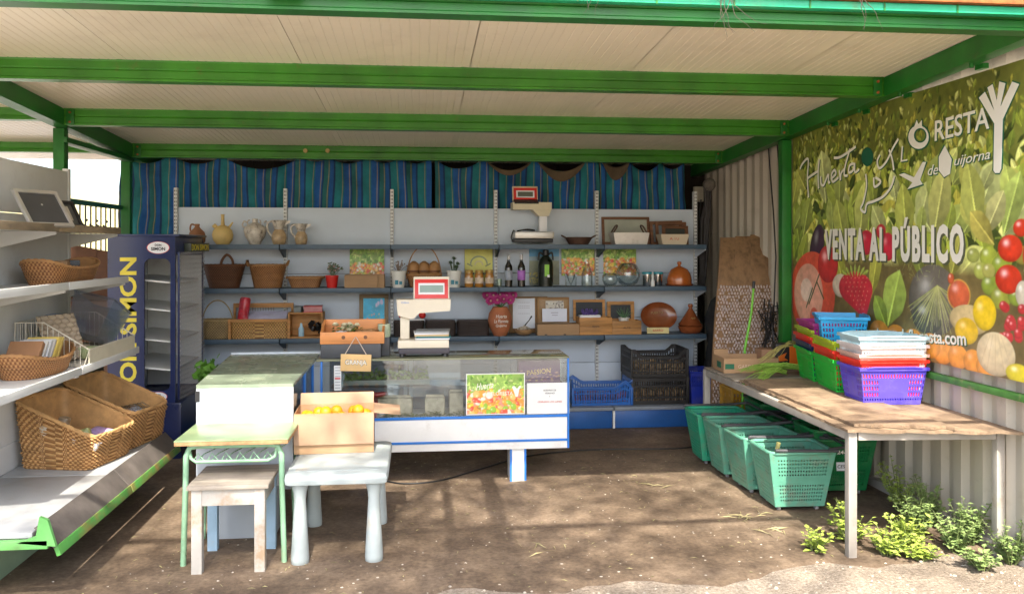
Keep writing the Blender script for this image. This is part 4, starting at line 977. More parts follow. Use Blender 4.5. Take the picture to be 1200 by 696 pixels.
def carton(loc, w, d, h, label, rot=0, mt=None, flaps=0, name='cardboard_box', group=None, th=0.004, text=None):
    t = thing(name, label, 'box', loc, rot, group); mt = mt or CARD; m_ = MB()
    m_.bb((-w / 2, -d / 2, 0), (w / 2, d / 2, th)); m_.bb((-w / 2, -d / 2, th), (w / 2, -d / 2 + th, h)); m_.bb((-w / 2, d / 2 - th, th), (w / 2, d / 2, h))
    m_.bb((-w / 2, -d / 2 + th, th), (-w / 2 + th, d / 2 - th, h)); m_.bb((w / 2 - th, -d / 2 + th, th), (w / 2, d / 2 - th, h)); m_.build('box_walls', mt, t, smooth=0)
    return t
t = carton(onshelf(428, S2, 8.05), 0.36, 0.2, 0.12, 'low kraft cardboard box in front of the left vegetable poster')
MB().bb((-0.18, -0.13, 0.005), (0.12, -0.105, 0.115)).build('folded_flap', CARD, t, smooth=0)
basket(onshelf(497, S2, 8.05), 'hoop handled basket full of small woven loaves on the second shelf', WICKM, 0.13, 0.09, 0.165, 0.11, 0.12, 10, 2.2, hoop=0.385, amp=0.003)
lf = MB(); lf.lathe([(0.02, -0.07), (0.045, -0.05), (0.055, 0), (0.045, 0.05), (0.012, 0.075)], n=18)
proto = None
for k, (dx, dy) in enumerate(((-0.095, -0.02), (0.0, -0.03), (0.095, -0.02))):
    b_ = onshelf(497, S2, 8.05)
    if proto is None:
        proto = thing('woven_gourd', '', 'gourd', (b_[0] + dx, b_[1] + dy, S2 + 0.17)); proto['label'] = ''
        lf.build('shell', WICKM, proto, smooth=60)
        MB().lathe([(0.056, -0.03), (0.058, -0.026), (0.058, -0.014), (0.054, -0.01)], n=18).build('band', WICKD, proto)
        q = proto
    else:
        q = copy_tree(proto); q.location = (b_[0] + dx, b_[1] + dy, S2 + 0.17)
    q['label'] = ('left', 'middle', 'right')[k] + ' of the three brown woven gourds in the hoop handled basket'; q['group'] = 'woven gourds in the hoop basket'
yp = Pic(60, 56, (0.58, 0.56, 0.10)); yp.a *= (0.85 + 0.3 * fbm(56, 60, 12, 4))[..., None]; yp.rect(0, 0, 1, 56, (.05, .05, .03)); yp.rect(59, 0, 60, 56, (.05, .05, .03))
for a in range(0, 181, 6):
    yp.blob(30 + 17 * math.cos(R(a)), 30 + 12 * math.sin(R(a)), 1.8, 1.8, (0.08, 0.14, 0.12), shade=0, spec=0); yp.blob(30 + 8 * math.cos(R(a)), 28 + 6 * math.sin(R(a)), 1.5, 1.5, (0.5, 0.42, 0.25), shade=0, spec=0)
yp.line(6, 30, 16, 26, 1.4, (.05, .08, .05)); yp.line(54, 30, 44, 26, 1.4, (.05, .08, .05))
for k in range(7): yp.rect(12 + k * 5, 12, 15 + k * 5 + (k % 2), 16, (0.05, 0.06, 0.03))
sheet('yellow poster with a dark round emblem behind three honey jars', yp, 0.275, 0.32, onshelf(561, S2 + 0.04, 8.24))
HON = mat('amber honey', (0.38, 0.17, 0.03), 0.12, 0.15, 9, 0, dirt=0, coat=0.6)
for k, u in enumerate((549.5, 561.5, 573.5)):
    if k == 0:
        j0 = thing('honey_jar', 'x', 'jar', onshelf(u, S2, 8.0)); j = j0
        MB().lathe([(0.036, 0), (0.04, 0.006), (0.041, 0.11), (0.034, 0.128), (0.034, 0.135)]).build('glass_body', HON, j0, smooth=50)
        MB().lathe([(0.038, 0.134), (0.039, 0.136), (0.039, 0.158), (0.035, 0.161)]).build('lid', mat('gold lid', (0.5, 0.33, 0.10), 0.35, metal=0.5), j0, smooth=50)
        MB().lathe([(0.0405, 0.035), (0.0422, 0.036), (0.0422, 0.088), (0.0405, 0.089)]).build('paper_label', mat('cream label', (0.62, 0.50, 0.38), 0.7, 0.3, 30, 0, dirt=0.6, ds=40), j0, smooth=50)
    else: j = copy_tree(j0); j.location = onshelf(u, S2, 8.0)
    j['label'] = ('left', 'middle', 'right')[k] + ' honey jar of three in front of the yellow poster'; j['group'] = 'honey jars'
BOT = mat('near black glass', (0.012, 0.012, 0.012), 0.08, 0.1, 5, 0, dirt=0, coat=0.5)
def bottle(u, col, label):
    t = thing('wine_bottle', label, 'bottle', onshelf(u, S2, 8.02), 0, 'wine bottles')
    MB().lathe([(0.030, 0), (0.037, 0.004), (0.037, 0.17), (0.034, 0.195), (0.016, 0.235), (0.0135, 0.25), (0.0135, 0.285)]).build('glass_body', BOT, t, smooth=50)
    MB().lathe([(0.0145, 0.255), (0.015, 0.256), (0.015, 0.302), (0.012, 0.305)]).build('capsule', mat('silver foil', (0.6, 0.58, 0.58), 0.3, metal=0.4, dirt=0), t, smooth=50)
    MB().lathe([(0.0372, 0.065), (0.0382, 0.066), (0.0382, 0.155), (0.0372, 0.156)]).build('paper_label', col, t, smooth=50)
bottle(596, mat('grey label', (0.34, 0.38, 0.45), 0.6), 'dark wine bottle with a grey label and silver neck')
bottle(611, mat('violet label', (0.42, 0.16, 0.55), 0.6), 'dark wine bottle with a violet label and silver neck')
o = MB().lathe([(0.02, 0), (0.024, 0.003), (0.026, 0.075), (0.0245, 0.075), (0.022, 0.006)], c=onshelf(585, S2, 8.0)).build('small_tumbler', GLASSG); tag(o, 'small clear tumbler left of the grey labelled wine bottle', 'glass')
lp = Pic(60, 74, (0.10, 0.35, 0.60)); nn = fbm(74, 60, 14, 9)
lp.a *= (0.8 + .4 * nn)[..., None]
for r_ in range(74):
    if r_ < 46: lp.a[r_] = np.array((0.17, 0.19, 0.12)) * (0.5 + nn[r_][:, None]) * (0.7 + r_ / 90)
    elif r_ < 54: lp.a[r_] = np.array((0.28, 0.38, 0.42)) * (0.7 + .4 * nn[r_][:, None])
for i in range(50): lp.blob(random.uniform(0, 24), random.uniform(4, 24), 1.5, 2, (0.5, 0.42, 0.06), spec=0)
sheet('poster of a countryside with blue sky behind the large oil bottle', lp, 0.295, 0.38, onshelf(638, S2 + 0.005, 8.24))
p = onshelf(639.5, S2, 8.05); t = thing('oil_bottle', 'large black oil can with a bright green label and handles', 'bottle', p)
MB().lathe([(0.06, 0), (0.072, 0.006), (0.072, 0.21), (0.062, 0.25), (0.03, 0.29), (0.022, 0.30)], n=32).build('body', mat('black oil can', (0.012, 0.016, 0.010), 0.3, dirt=0), t, smooth=40)
m_ = MB()
for k in range(12): m_.lathe([(0.0725, 0.02 + k * .017), (0.075, 0.024 + k * .017), (0.0725, 0.028 + k * .017)], n=32)
m_.build('ribs', mat('black oil can', (0, 0, 0)), t)
MB().lathe([(0.02, 0.298), (0.03, 0.30), (0.03, 0.345), (0.02, 0.35)]).build('cap', BLACK, t); hndl(t, [(-0.02, 0, .30), (-0.06, 0, .32), (-.07, 0, .25)], .009, BLACK); hndl(t, [(0.02, 0, .30), (0.06, 0, .32), (.07, 0, .25)], .009, BLACK)
MB().bb((-0.022, -0.079, 0.10), (0.022, -0.0765, 0.21)).build('green_label', mat('lime label', (0.25, 0.55, 0.05), 0.5, dirt=0), t); MB().bb((0.004, -0.081, 0.09), (0.026, -0.0792, 0.115)).build('white_sticker', PAPER, t)
sheet('vegetable poster behind the clear glass and carafe on the second shelf', vegpic(62, 52, 4), 0.33, 0.285, onshelf(677.5, S2 + 0.095, 8.24))
sheet('vegetable poster partly hidden by the round glass bowls', vegpic(62, 52, 6), 0.33, 0.285, onshelf(726.5, S2 + 0.095, 8.24))
CLR = glassy('bright clear glass', (0.93, 0.95, 0.94), 0.05, 0.05)
def glassware(name, label, u, prof, Y=8.03, S=S2, cat='glass'):
    p = onshelf(u, S, Y); n_ = len(prof); inner = [(max(r - 0.003, 0.001), z) for r, z in prof[::-1] if z > 0.004] + [(0.001, 0.006)]
    return tag(MB().lathe(prof + inner, c=p).build(name, CLR, smooth=60), label, cat)
glassware('glass_tumbler', 'wide clear glass tumbler in front of a vegetable poster', 669, [(0.05, 0), (0.055, 0.004), (0.058, 0.12)])
glassware('glass_carafe', 'clear glass carafe with a narrow neck beside the wide tumbler', 688, [(0.052, 0), (0.056, 0.005), (0.054, 0.11), (0.045, 0.15), (0.024, 0.19), (0.022, 0.235)], cat='carafe')
glassware('small_glass_bowl', 'smaller round clear glass bowl on the second shelf', 715, [(0.035, 0), (0.06, 0.02), (0.078, 0.06), (0.075, 0.10), (0.055, 0.125)], 7.99, cat='bowl')
glassware('large_glass_bowl', 'large round fishbowl like glass bowl beside the smaller one', 736, [(0.05, 0), (0.09, 0.03), (0.115, 0.09), (0.112, 0.15), (0.085, 0.20), (0.06, 0.22)], 8.06, cat='bowl')
for k, (u, lb) in enumerate(((758.5, 'left of the two shiny metal pails with teal rims'), (771, 'right of the two shiny metal pails with teal rims'))):
    t = thing('metal_pail', lb, 'pail', onshelf(u, S2, 8.02), 0, 'metal pails'); MB().lathe([(0.036, 0), (0.04, 0.005), (0.048, 0.115), (0.046, 0.115), (0.035, 0.008)]).build('pail_body', mat('shiny tin', (0.75, 0.75, 0.75), 0.15, 0.05, 4, 0, metal=1, dirt=0.1), t, smooth=50)
    MB().lathe([(0.047, 0.116), (0.051, 0.118), (0.051, 0.132), (0.046, 0.136)]).build('teal_rim', mat('teal lid', (0.02, 0.32, 0.42), 0.4), t)
p = onshelf(765, S2 + 0.0, 7.96); t = thing('white_figurine', 'tiny white figurine standing between the two metal pails', 'figurine', p); MB().lathe([(0.02, 0), (0.02, 0.04), (0.012, 0.07), (0.014, 0.10), (0.004, 0.14)], n=12).build('body', WHITE, t, smooth=60)
p = onshelf(796, S2, 8.04); t = lathed('clay_cloche', 'orange glazed domed clay cloche with a knob at the right of the second shelf', 'dish', p, [(0.10, 0.014), (0.118, 0.02), (0.12, 0.06), (0.108, 0.115), (0.08, 0.16), (0.04, 0.182), (0.018, 0.188), (0.012, 0.20), (0.022, 0.215), (0.02, 0.232), (0.005, 0.238)], ORGLAZE, body='dome')
MB().lathe([(0.09, 0), (0.13, 0.006), (0.137, 0.02), (0.12, 0.018), (0.09, 0.012)]).build('dish_base', GLAZE, t, smooth=50)

# ================================================================ THIRD SHELF
basket(onshelf(255, S3, 8.07), 'round pale straw basket with a tall hoop handle at the left of the third shelf', WICKP, 0.135, 0.11, 0.145, 0.12, 0.165, 13, 2.6, hoop=0.345, amp=0.004, belly=0.01)
p = onshelf(306.5, S3, 8.07); t = thing('wicker_magazine_box', 'long woven box with an open slatted wooden back rail on the third shelf', 'basket', p)
m_, rim = weave(0.255, 0.11, 0.26, 0.115, 0.165, 10, 8, 0.004, 0.024); YC_ = mat('yellow cane', (0.55, 0.33, 0.11), 0.5, 0.25, 40, 0.2, 120, dirt=0.3, ds=20); m_.build('woven_body', [YC_, stake_of(YC_)], t, smooth=25)
m_ = MB(); 
for sx in (-1, 1): m_.bb((sx * .262 - .011, -.12, 0), (sx * .262 + .011, -.10, .18)); m_.bb((sx * .262 - .011, .10, 0), (sx * .262 + .011, .12, .30))
m_.bb((-.25, -.128, .155), (.25, -.108, .18)); m_.bb((-.273, .098, .27), (.273, .122, .31)); m_.build('wood_frame', PINE, t)
m_ = MB()
for k in range(11): m_.bb((-.02 + k * .024 - .13, .108, .17), (-.02 + k * .024 - .127, .112, .272))
m_.build('back_slats', DARKW, t, smooth=0)
o = MB().box((p[0] + 0.03, 8.07, S3 + 0.20), (0.40, 0.15, 0.012), (R(28), 0, 0), 0.002).build('paper_stack', mat('lilac paper', (0.58, 0.58, 0.75), 0.7)); tag(o, 'stack of pale lilac papers lying in the long woven box', 'papers')
t = thing('red_candle_roll', 'red wrapped cylinder standing in the left of the long woven box', 'roll', (atY(284, 0, 8.0).x, 8.0, S3 + 0.16)); 
MB().T(rot=(0, R(8), 0)).lathe([(0.045, 0), (0.048, 0.005), (0.048, 0.20), (0.04, 0.215), (0.036, 0.20)]).build('wrapper', mat('red printed wrap', (0.50, 0.03, 0.05), 0.3, 0.3, 25, 0, dirt=0.8, dirtc=(0.6, 0.4, 0.42), ds=20), t, smooth=50)
p = onshelf(359.5, S3, 8.07); t = thing('wooden_display_crate', 'open fronted wooden crate on the third shelf holding small dark items', 'crate', p)
m_ = MB(); W2 = .155
m_.bb((-W2, -.1, 0), (W2, .1, .012)); m_.bb((-W2, -.1, .222), (W2, .1, .234)); m_.bb((-W2, -.1, .012), (-W2 + .012, .1, .222)); m_.bb((W2 - .012, -.1, .012), (W2, .1, .222)); m_.bb((-W2 + .012, .09, .012), (W2 - .012, .1, .222)); m_.build('crate_body', PINE, t)
t = thing('spray_bottle', 'small white and blue bottle inside the open wooden crate', 'bottle', onshelf(353, S3 + 0.013, 8.02)); MB().lathe([(0.024, 0), (0.026, 0.004), (0.026, 0.07), (0.012, 0.095), (0.009, 0.12)]).build('body', mat('pale blue bottle', (0.35, 0.55, 0.68), 0.3, 0.2, 10, 0, dirt=0), t, smooth=50)
random.seed(3); m_ = MB()
for k in range(9): m_.box((random.uniform(-.05, .05), random.uniform(-.03, .03), random.uniform(.03, .13)), (.045, .02, .07), (random.random() * 3, random.random() * 3, 0), .004)
o = m_.build('dark_trinkets', BLACK); o.location = onshelf(371, S3 + 0.013, 8.04); tag(o, 'heap of dark trinkets at the right inside the open crate', 'trinkets', kind='stuff')
t = thing('red_book', 'red covered book lying on the open wooden crate', 'book', (atY(367, 0, 8.05).x, 8.05, S3 + 0.2355), R(4)); MB().bb((-.085, -.08, 0), (.085, .08, .005)).build('cover', RED, t, smooth=0); MB().bb((-.08, -.075, .006), (.082, .075, .05)).build('pages', mat('pinkish pages', (.55, .25, .25), .7), t, smooth=0); MB().bb((-.085, -.08, .051), (.085, .08, .056)).build('cover', RED, t, smooth=0)
t = thing('grey_booklet', 'grey booklet lying left of the red book on the open crate', 'book', (atY(350, 0, 8.05).x, 8.06, S3 + 0.2355)); MB().bb((-.035, -.08, 0), (.03, .06, .05), .003).build('cover', mat('grey board', (.18, .2, .2), .6), t)
# small wooden tray left of counter crate, blue picture
pb = Pic(44, 52, (0.02, 0.42, 0.66)); nn = fbm(52, 44, 12, 19); pb.a *= (0.6 + .8 * nn)[..., None]
for i in range(5): pb.blob(random.uniform(20, 38), random.uniform(36, 48), 3, 4, (.6, .55, .75), spec=0)
for i in range(14): pb.blob(random.uniform(8, 36), random.uniform(14, 26), 2, 2, random.choice([(.75, .6, .2), (.8, .35, .2), (.2, .5, .3)]), spec=0)
for i in range(30): pb.blob(random.uniform(0, 44), random.uniform(0, 52), .8, .8, (.75, .85, .9), shade=0, spec=0)
frame(onshelf(438, S3 + 0.0, 8.20), 0.275, 0.385, 0.038, mat('old gilt wood', (0.22, 0.15, 0.07), .5), 'brown framed bright blue picture leaning on the third shelf', None, pic=pb, tilt=-0.10)
for k, (ua, ub) in enumerate(((461, 497), (498, 534), (535, 573))):
    u = (ua + ub) / 2; w = (ub - ua) * px(u, 8.1) / 2 - .004; p = onshelf(u, S3, 8.1)
    t = thing('dark_woven_box', ('low dark woven box behind the white counter scale', 'low dark woven box just right of the counter scale', 'low dark woven box beside the terracotta vase')[k], 'box', p, 0, 'low dark woven boxes')
    m_, rim = weave(w - .004, .10, w, .105, .138, 11, 9, 0.003, 0.016); m_.build('woven_body', [WICKB, stake_of(WICKB)], t, smooth=25)
    MB().bb((-w + .012, -.095, .09), (w - .012, .095, .10)).build('lining', WICKB, t, smooth=0)
t = thing('red_ornament', 'small red and white ornament half hidden behind the counter scale', 'ornament', onshelf(483, S3 + .14, 8.12))
MB().bb((-.11, -.02, 0), (.11, .02, .015)).build('base', WHITE, t); [MB().ball((sx * .095, 0, .05), .035, n=14).build('red_ball', RED, t, smooth=60) for sx in (-1, 1)]
p = onshelf(586, S3, 8.0); t = lathed('terracotta_vase', 'terracotta vase with white painted writing on the third shelf', 'vase', p, [(0.058, 0), (0.065, 0.01), (0.10, 0.08), (0.115, 0.15), (0.105, 0.21), (0.075, 0.255), (0.07, 0.27), (0.066, 0.27), (0.05, 0.24)], TERRA)
for i, (s_, z) in enumerate((('Huerta', .175), ('La Floresta', .13), ('Quijorna', .085))):
    w = .10 + .03 * (i == 1); y_ = -.122 + .004 * i; lettering(s_, t, (-w / 2, y_ - 0.002 * (i == 0), z), (1, 0, 0), (0, 0, 1), w, .032, INKW, 0.004, 0.2)
def blooms(loc, label, n=9, r=.056):
    t = thing('flower_bunch', label, 'flowers', loc); random.seed(8)
    st = MB()
    PK = mat('magenta petals', (0.38, 0.02, 0.16), 0.6, 0.4, 30, 0, dirt=0); CE = mat('pale centre', (0.6, 0.4, 0.3), .7, dirt=0)
    for k in range(n):
        c = Vector(((k % 5 - 2) * 0.062 + (.03 if k > 4 else 0), (-.04 if k > 4 else .02) + random.uniform(-.01, .01), (.035 if k > 4 else .085) - .012 * abs(k % 5 - 2) + random.uniform(-.012, .012)))
        st.tube([(0, 0, -.05), c], .004, 5); m_ = MB()
        for ring in range(5):
            for i in range(13):
                a = 2 * PI * i / 13 + ring * .25; el = -0.5 + ring * .42 + random.uniform(-.2, .2); d = Vector((math.cos(a) * math.cos(el), -math.sin(el) * 1.0, math.sin(a) * math.cos(el))); s_ = Vector((-math.sin(a), 0, math.cos(a))) * .011; L = r * (1 - ring * .16)
                m_.add([c + d * .006, c + d * L * .6 + s_, c + d * L, c + d * L * .6 - s_], [(0, 1, 2, 3)])
        fo = m_.build('flower_head', PK, t, smooth=0, recalc=False); MB().ball(c + Vector((0, -.03, 0)), .010, n=8).build('flower_centre', CE, fo)
    st.build('stems', GREENL, t)
blooms((p[0] - 0.0, 8.0, S3 + .31), 'bunch of magenta flowers in the terracotta vase')
BRD = mat('brown board', (0.30, 0.17, 0.07), .7)
nt_ = Pic(50, 66, (0.70, 0.74, 0.82))
for r_ in (56, 48, 44, 32): 
    nt_.rect(12, r_, 38, r_ + 1.5, (.35, .35, .42)); [nt_.rect(c_, r_, c_ + 1, r_ + 2, (.7, .74, .82)) for c_ in range(14, 38, 5)]
o = MB().bb((-.19, 0, 0), (.19, .012, .35), .002).build('cork_board', BRD, None, loc=(atY(619, 0, 8.24).x, 8.24, S3)); tag(o, 'plain brown board standing behind the white notice and the wooden bowl', 'board')
sheet('white text notice in front of the brown board on the third shelf', nt_, .215, .29, onshelf(614, S3 + .045, 8.21), name='notice', cat='notice')
p = onshelf(614, S3, 8.02); t = thing('wooden_bowl', 'small wooden bowl of pale crumbs beside the terracotta vase', 'bowl', p)
MB().lathe([(.04, 0), (.075, .02), (.088, .055), (.084, .058), (.06, .03)]).build('bowl', mat('turned wood', (.38, .22, .10), .5), t, smooth=50)
m_ = MB(); random.seed(5)
for k in range(60): a = random.uniform(0, 6.3); q = random.uniform(0, .06); m_.ball((q * math.cos(a), q * math.sin(a), .055 + random.uniform(0, .035) * (1 - q / .07)), .009, 0, 6)
m_.build('crumbs', mat('pale crumbs', (.6, .52, .4), .8), t, smooth=60)
t = thing('dark_spoon', 'dark serving spoon stuck in the wooden bowl', 'spoon', (p[0] + .03, p[1], p[2] + .08)); MB().tube([(-.03, 0, 0), (.02, 0, .06), (.045, 0, .10)], [.006, .004, .008], 6).build('spoon_shaft', BLACK, t)
cp = Pic(60, 60, (0.33, 0.19, 0.07)); cp.a *= (0.8 + .4 * fbm(60, 60, 6, 2))[..., None]
cp.rect(14, 34, 52, 56, (.62, .58, .5)); random.seed(2)
for i in range(40): cp.blob(random.uniform(15, 51), random.uniform(35, 55), 2.2, 2.2, random.choice([(.2, .17, .15), (.7, .6, .45), (.35, .3, .3), (.8, .78, .7)]), spec=0)
frame(onshelf(648.5, S3 + .04, 8.2), .315, .305, .02, mat('cork edge', (.36, .2, .08), .7), 'cork pinboard with small photographs above a kraft box', None, pic=cp, name='pinboard', cat='pinboard', tilt=-.08)
np_ = Pic(56, 34, (.66, .70, .82)); np_.rect(20, 22, 36, 24, (.3, .3, .4)); np_.rect(22, 16, 35, 18, (.35, .35, .45))
sheet('pale blue lettered card leaning against the cork pinboard', np_, .24, .125, onshelf(650, S3 + .115, 8.12), name='notice_card', cat='card')
t = thing('flat_kraft_box', 'closed flat kraft box under the cork pinboard', 'box', onshelf(652.5, S3, 8.06)); MB().bb((-.20, -.10, 0), (.20, .06, .105), .003).build('box_body', CARD, t); [MB().bb((sx - .012, -.1015, .002), (sx + .012, -.0995, .012)).build('tab', BLACK, t) for sx in (-.12, .06)]
SL = mat('blackboard', (.03, .035, .045), .6, .2, 8, 0, dirt=.15, dirtc=(.2, .2, .2))
frame(onshelf(690.5, S3 + .115, 8.2), .315, .205, .026, PINE, 'wider small blackboard in a pine frame behind purple flowers', SL, name='small_blackboard', cat='blackboard', tilt=-.08)
frame(onshelf(727.5, S3 + .10, 8.2), .27, .20, .034, PINE, 'narrower small blackboard in a pine frame behind the aloe pot', SL, name='small_blackboard', cat='blackboard', tilt=-.08)
for (u, w, h_, tx, lb) in ((696, .315, .165, 'MENTA', 'larger pine planter box under the purple flowers'), (732, .285, .13, 'ALOE', 'smaller pine planter box under the aloe pot')):
    t = thing('pine_planter', lb, 'box', onshelf(u, S3, 8.06)); m_ = MB(); z = 0
    for k in range(2): m_.bb((-w / 2, -.09, z), (w / 2, -.078, z + h_ / 2 - .002), .002); m_.bb((-w / 2, .078, z), (w / 2, .09, z + h_ / 2 - .002), .002); z += h_ / 2
    for sx in (-1, 1): m_.bb((sx * (w / 2 - .006) - .006, -.077, 0), (sx * (w / 2 - .006) + .006, .077, h_ - .002))
    m_.bb((-w / 2 + .013, -.076, .0), (w / 2 - .013, .076, h_ * .8)); m_.build('planter_boards', PINE, t)
    lettering(tx, t, (-.035, -.0915, h_ * .42), (1, 0, 0), (0, 0, 1), .07, .018, INK, .001)
t = thing('lavender_bunch', 'bunch of purple lavender in a white trough on the larger pine planter', 'flowers', onshelf(691, S3 + .134, 8.04)); m_ = MB(); random.seed(14)
MB().bb((-.10, -.035, -.00), (.10, .035, .05), .004).build('trough', PAPER, t)
for i in range(70):
    x_ = random.uniform(-.085, .085); z_ = .09 + random.uniform(-.03, .02) * 1.2; m_.tube([(x_ * .8, random.uniform(-.03, .03), .045), (x_, random.uniform(-.04, .03), z_)], [.002, .005], 5)
m_.build('flower_spikes', mat('lavender', (.12, .08, .28), .8, .4, 40, 0, dirt=0), t)
plantpot(731, S3 + .105, 8.05, .055, .05, WP, 'small aloe in a low white pot on the smaller pine planter', 'aloe')
p = onshelf(771, S3 + .01, 8.18); t = thing('oval_dish', 'big oval brown glazed dish leaning upright on the third shelf', 'dish', p)
m_ = MB(); m_.M = Matrix.Translation((0, 0, .14)) @ Matrix.Rotation(R(76), 4, 'X'); m_.lathe([(.10, 0), (.15, .008), (.175, .03), (.182, .034), (.18, .026), (.155, .0), (.10, -.008)], sy=.76, n=44); m_.build('dish_body', GLAZE, t, smooth=60)
lettering('PUERTO', t, (-.075, -.017, .165), (1, 0, 0.05), (0, .2, 1), .12, .024, mat('gold writing', (.45, .28, .08), .5), .001, .1)
o = MB().box((0, 0, .03), (.215, .004, .058), (R(-12), 0, 0)).build('yellow_card', mat('pale yellow card', (.65, .56, .27), .7)); o.location = onshelf(771, S3 + .004, 7.97); tag(o, 'pale yellow price card in front of the oval dish', 'card')
lettering('BARRO', o, (-.05, -.0075, .022), (1, 0, 0), (0, .2, 1), .10, .02, INKR, .001)
p = onshelf(809, S3, 8.05); t = lathed('tagine', 'brown glazed conical tagine pot at the right end of the third shelf', 'pot', p, [(.10, .07), (.112, .075), (.118, .085), (.10, .105), (.065, .16), (.035, .21), (.018, .235), (.016, .245), (.026, .258), (.022, .28), (.006, .285)], GLAZE, body='lid')
MB().lathe([(.085, 0), (.10, .008), (.118, .05), (.122, .068), (.112, .07), (.09, .03)]).build('base_dish', GLAZE, t, smooth=50)
lettering('AJO', t, (-.022, -.075, .135), (1, 0, 0), (0, .35, 1), .045, .02, mat('gold writing', (0, 0, 0)), .012)

# ================================================================ CRATES ON THE BASE DECK
def perf(wb, db, wt, dt_, H, holef=None, holes=None, nu=30, nd=20, nv=14, th=0.004, lip=0.012, hcut=None, floor=True):
    m_ = MB()
    def wall(i):
        c0 = [(-wb / 2, -db / 2), (wb / 2, -db / 2), (wb / 2, db / 2), (-wb / 2, db / 2)]; c1 = [(-wt / 2, -dt_ / 2), (wt / 2, -dt_ / 2), (wt / 2, dt_ / 2), (-wt / 2, dt_ / 2)]
        a0, b0 = c0[i], c0[(i + 1) % 4]; a1, b1 = c1[i], c1[(i + 1) % 4]; n_ = nu if i % 2 == 0 else nd
        hh = (lambda s: hcut(i, s)) if hcut else (lambda s: 1.0)
        def fn(s, t):
            t2 = t * hh(s); x0 = a0[0] + (b0[0] - a0[0]) * s; y0 = a0[1] + (b0[1] - a0[1]) * s; x1 = a1[0] + (b1[0] - a1[0]) * s; y1 = a1[1] + (b1[1] - a1[1]) * s
            return (x0 + (x1 - x0) * t2, y0 + (y1 - y0) * t2, H * t2)
        m_.patch(fn, n_, nv, (lambda a, b: holes(i, a, b, n_, nv)) if holes else None)
    for i in range(4): wall(i)
    if floor: m_.patch(lambda s, t: (-wb / 2 + wb * s, -db / 2 + db * t, 0.001), 4, 4)
    return m_
def slatholes(i, a, b, n, nv):
    return a % 2 == 1 and 1 < b < nv - 2 and (b % 6 != 3) and 0 < a < n - 1
def crate_thing(name, label, mt, dims, loc, rot=0, hcut=None, group=None, nu=46, nd=30, nv=14, lipr=.007):
    t = thing(name, label, 'crate', loc, rot, group); wb, db, wt, dt_, H = dims
    perf(wb, db, wt, dt_, H, holes=slatholes, nu=nu, nd=nd, nv=nv, hcut=hcut).build('slatted_body', mt, t, solid=.004, smooth=0, recalc=False)
    r = MB(); hc = hcut or (lambda i, s: 1.0); P = []
    C = [(-wt / 2, -dt_ / 2), (wt / 2, -dt_ / 2), (wt / 2, dt_ / 2), (-wt / 2, dt_ / 2)]
    for i in range(4):
        for k in range(16):
            s = k / 16; P.append((C[i][0] + (C[(i + 1) % 4][0] - C[i][0]) * s, C[i][1] + (C[(i + 1) % 4][1] - C[i][1]) * s, H * hc(i, s)))
    r.tube(P, lipr, 6, close=True); 
    r.build('rim', mt, t, smooth=40)
    for (x_, y_) in C: MB().box((x_ * .985, y_ * .985, H * hc(0, 0) / 2), (.022, .022, H * hc(0, 0)), None, .004).build('corner_post', mt, t)
    return t
def up(i, s):
    e = min(s, 1 - s)
    if i % 2 == 0: return 0.78 if e > .16 else (1.0 if e < .08 else 1.0 - .22 * (e - .08) / .08)
    return 1.0
VB = plas('cobalt crate plastic', (0.01, 0.11, 0.42)); 
crate_thing('blue_crate', 'blue slatted crate of red onions with arched end on the base deck', VB, (.52, .34, .55, .37, .225), (atY(701, 0, 7.78).x, 7.78, S0 + .002), hcut=lambda i, s: 1.0 if i % 2 else (.72 + .28 * max(0, 1 - abs(s - .88) / .16) if s < .97 else .8))
BC = mat('dusty black crate', (0.018, 0.017, 0.017), .5, .3, 8, .1, dirt=.6, ds=9)
xx0 = atY(767, 0, 7.80).x
crate_thing('black_crate', 'lower of two stacked black crates on the base deck, full of potatoes', BC, (.52, .38, .53, .39, .245), (xx0 + .0, 7.80, S0 + .002), group='stacked black crates')
crate_thing('black_crate', 'upper of two stacked black crates on the base deck, its front edge cut low', BC, (.52, .38, .53, .39, .25), (xx0 - .005, 7.80, S0 + .25), hcut=up, group='stacked black crates')
random.seed(40)
def pile(name, label, cat, mt, cx_, cy_, z0, wx, wy, n, r, layers=2, group=None, sc_=(1, 1, .92)):
    base = MB().ball((0, 0, 0), r, n=12, sc=sc_); pr = None
    nx = int(wx / (r * 2.0)); ny = max(1, int(wy / (r * 2.0))); k = 0
    for L in range(layers):
        for j in range(ny):
            for i in range(nx):
                if k >= n: return
                if pr is None:
                    o = base.build(name, mt, smooth=60); pr = o
                else: o = pr.copy(); COL.objects.link(o)
                tag(o, label, cat, group)
                o.location = (cx_ - wx / 2 + r + i * (wx - 2 * r) / max(1, nx - 1) + random.uniform(-.003, .003), cy_ - wy / 2 + r + j * (wy - 2 * r) / max(1, ny - 1), z0 + r + L * r * 1.75 + random.uniform(-.004, .004))
                o.rotation_euler = (random.uniform(-1, 1), random.uniform(-1, 1), random.random() * 6); s_ = random.uniform(.88, 1.06); o.scale = (s_, s_, s_); k += 1
pile('red_onion', 'red onion among the onions in the blue slatted crate', 'onion', mat('onion skin', (.26, .07, .09), .4, .4, 20, .1, dirt=.5, dirtc=(.4, .25, .12), ds=12), atY(701, 0, 7.78).x, 7.78, S0 + .006, .50, .31, 60, .030, 3, 'red onions in the blue crate')
PT = mat('dusty potato', (.34, .23, .12), .8, .3, 14, .2, dirt=.5)
pile('potato', 'potato among those in the lower black crate', 'potato', PT, xx0, 7.80, S0 + .006, .50, .35, 60, .034, 3, 'potatoes in the lower black crate', (1.2, 1, .9))
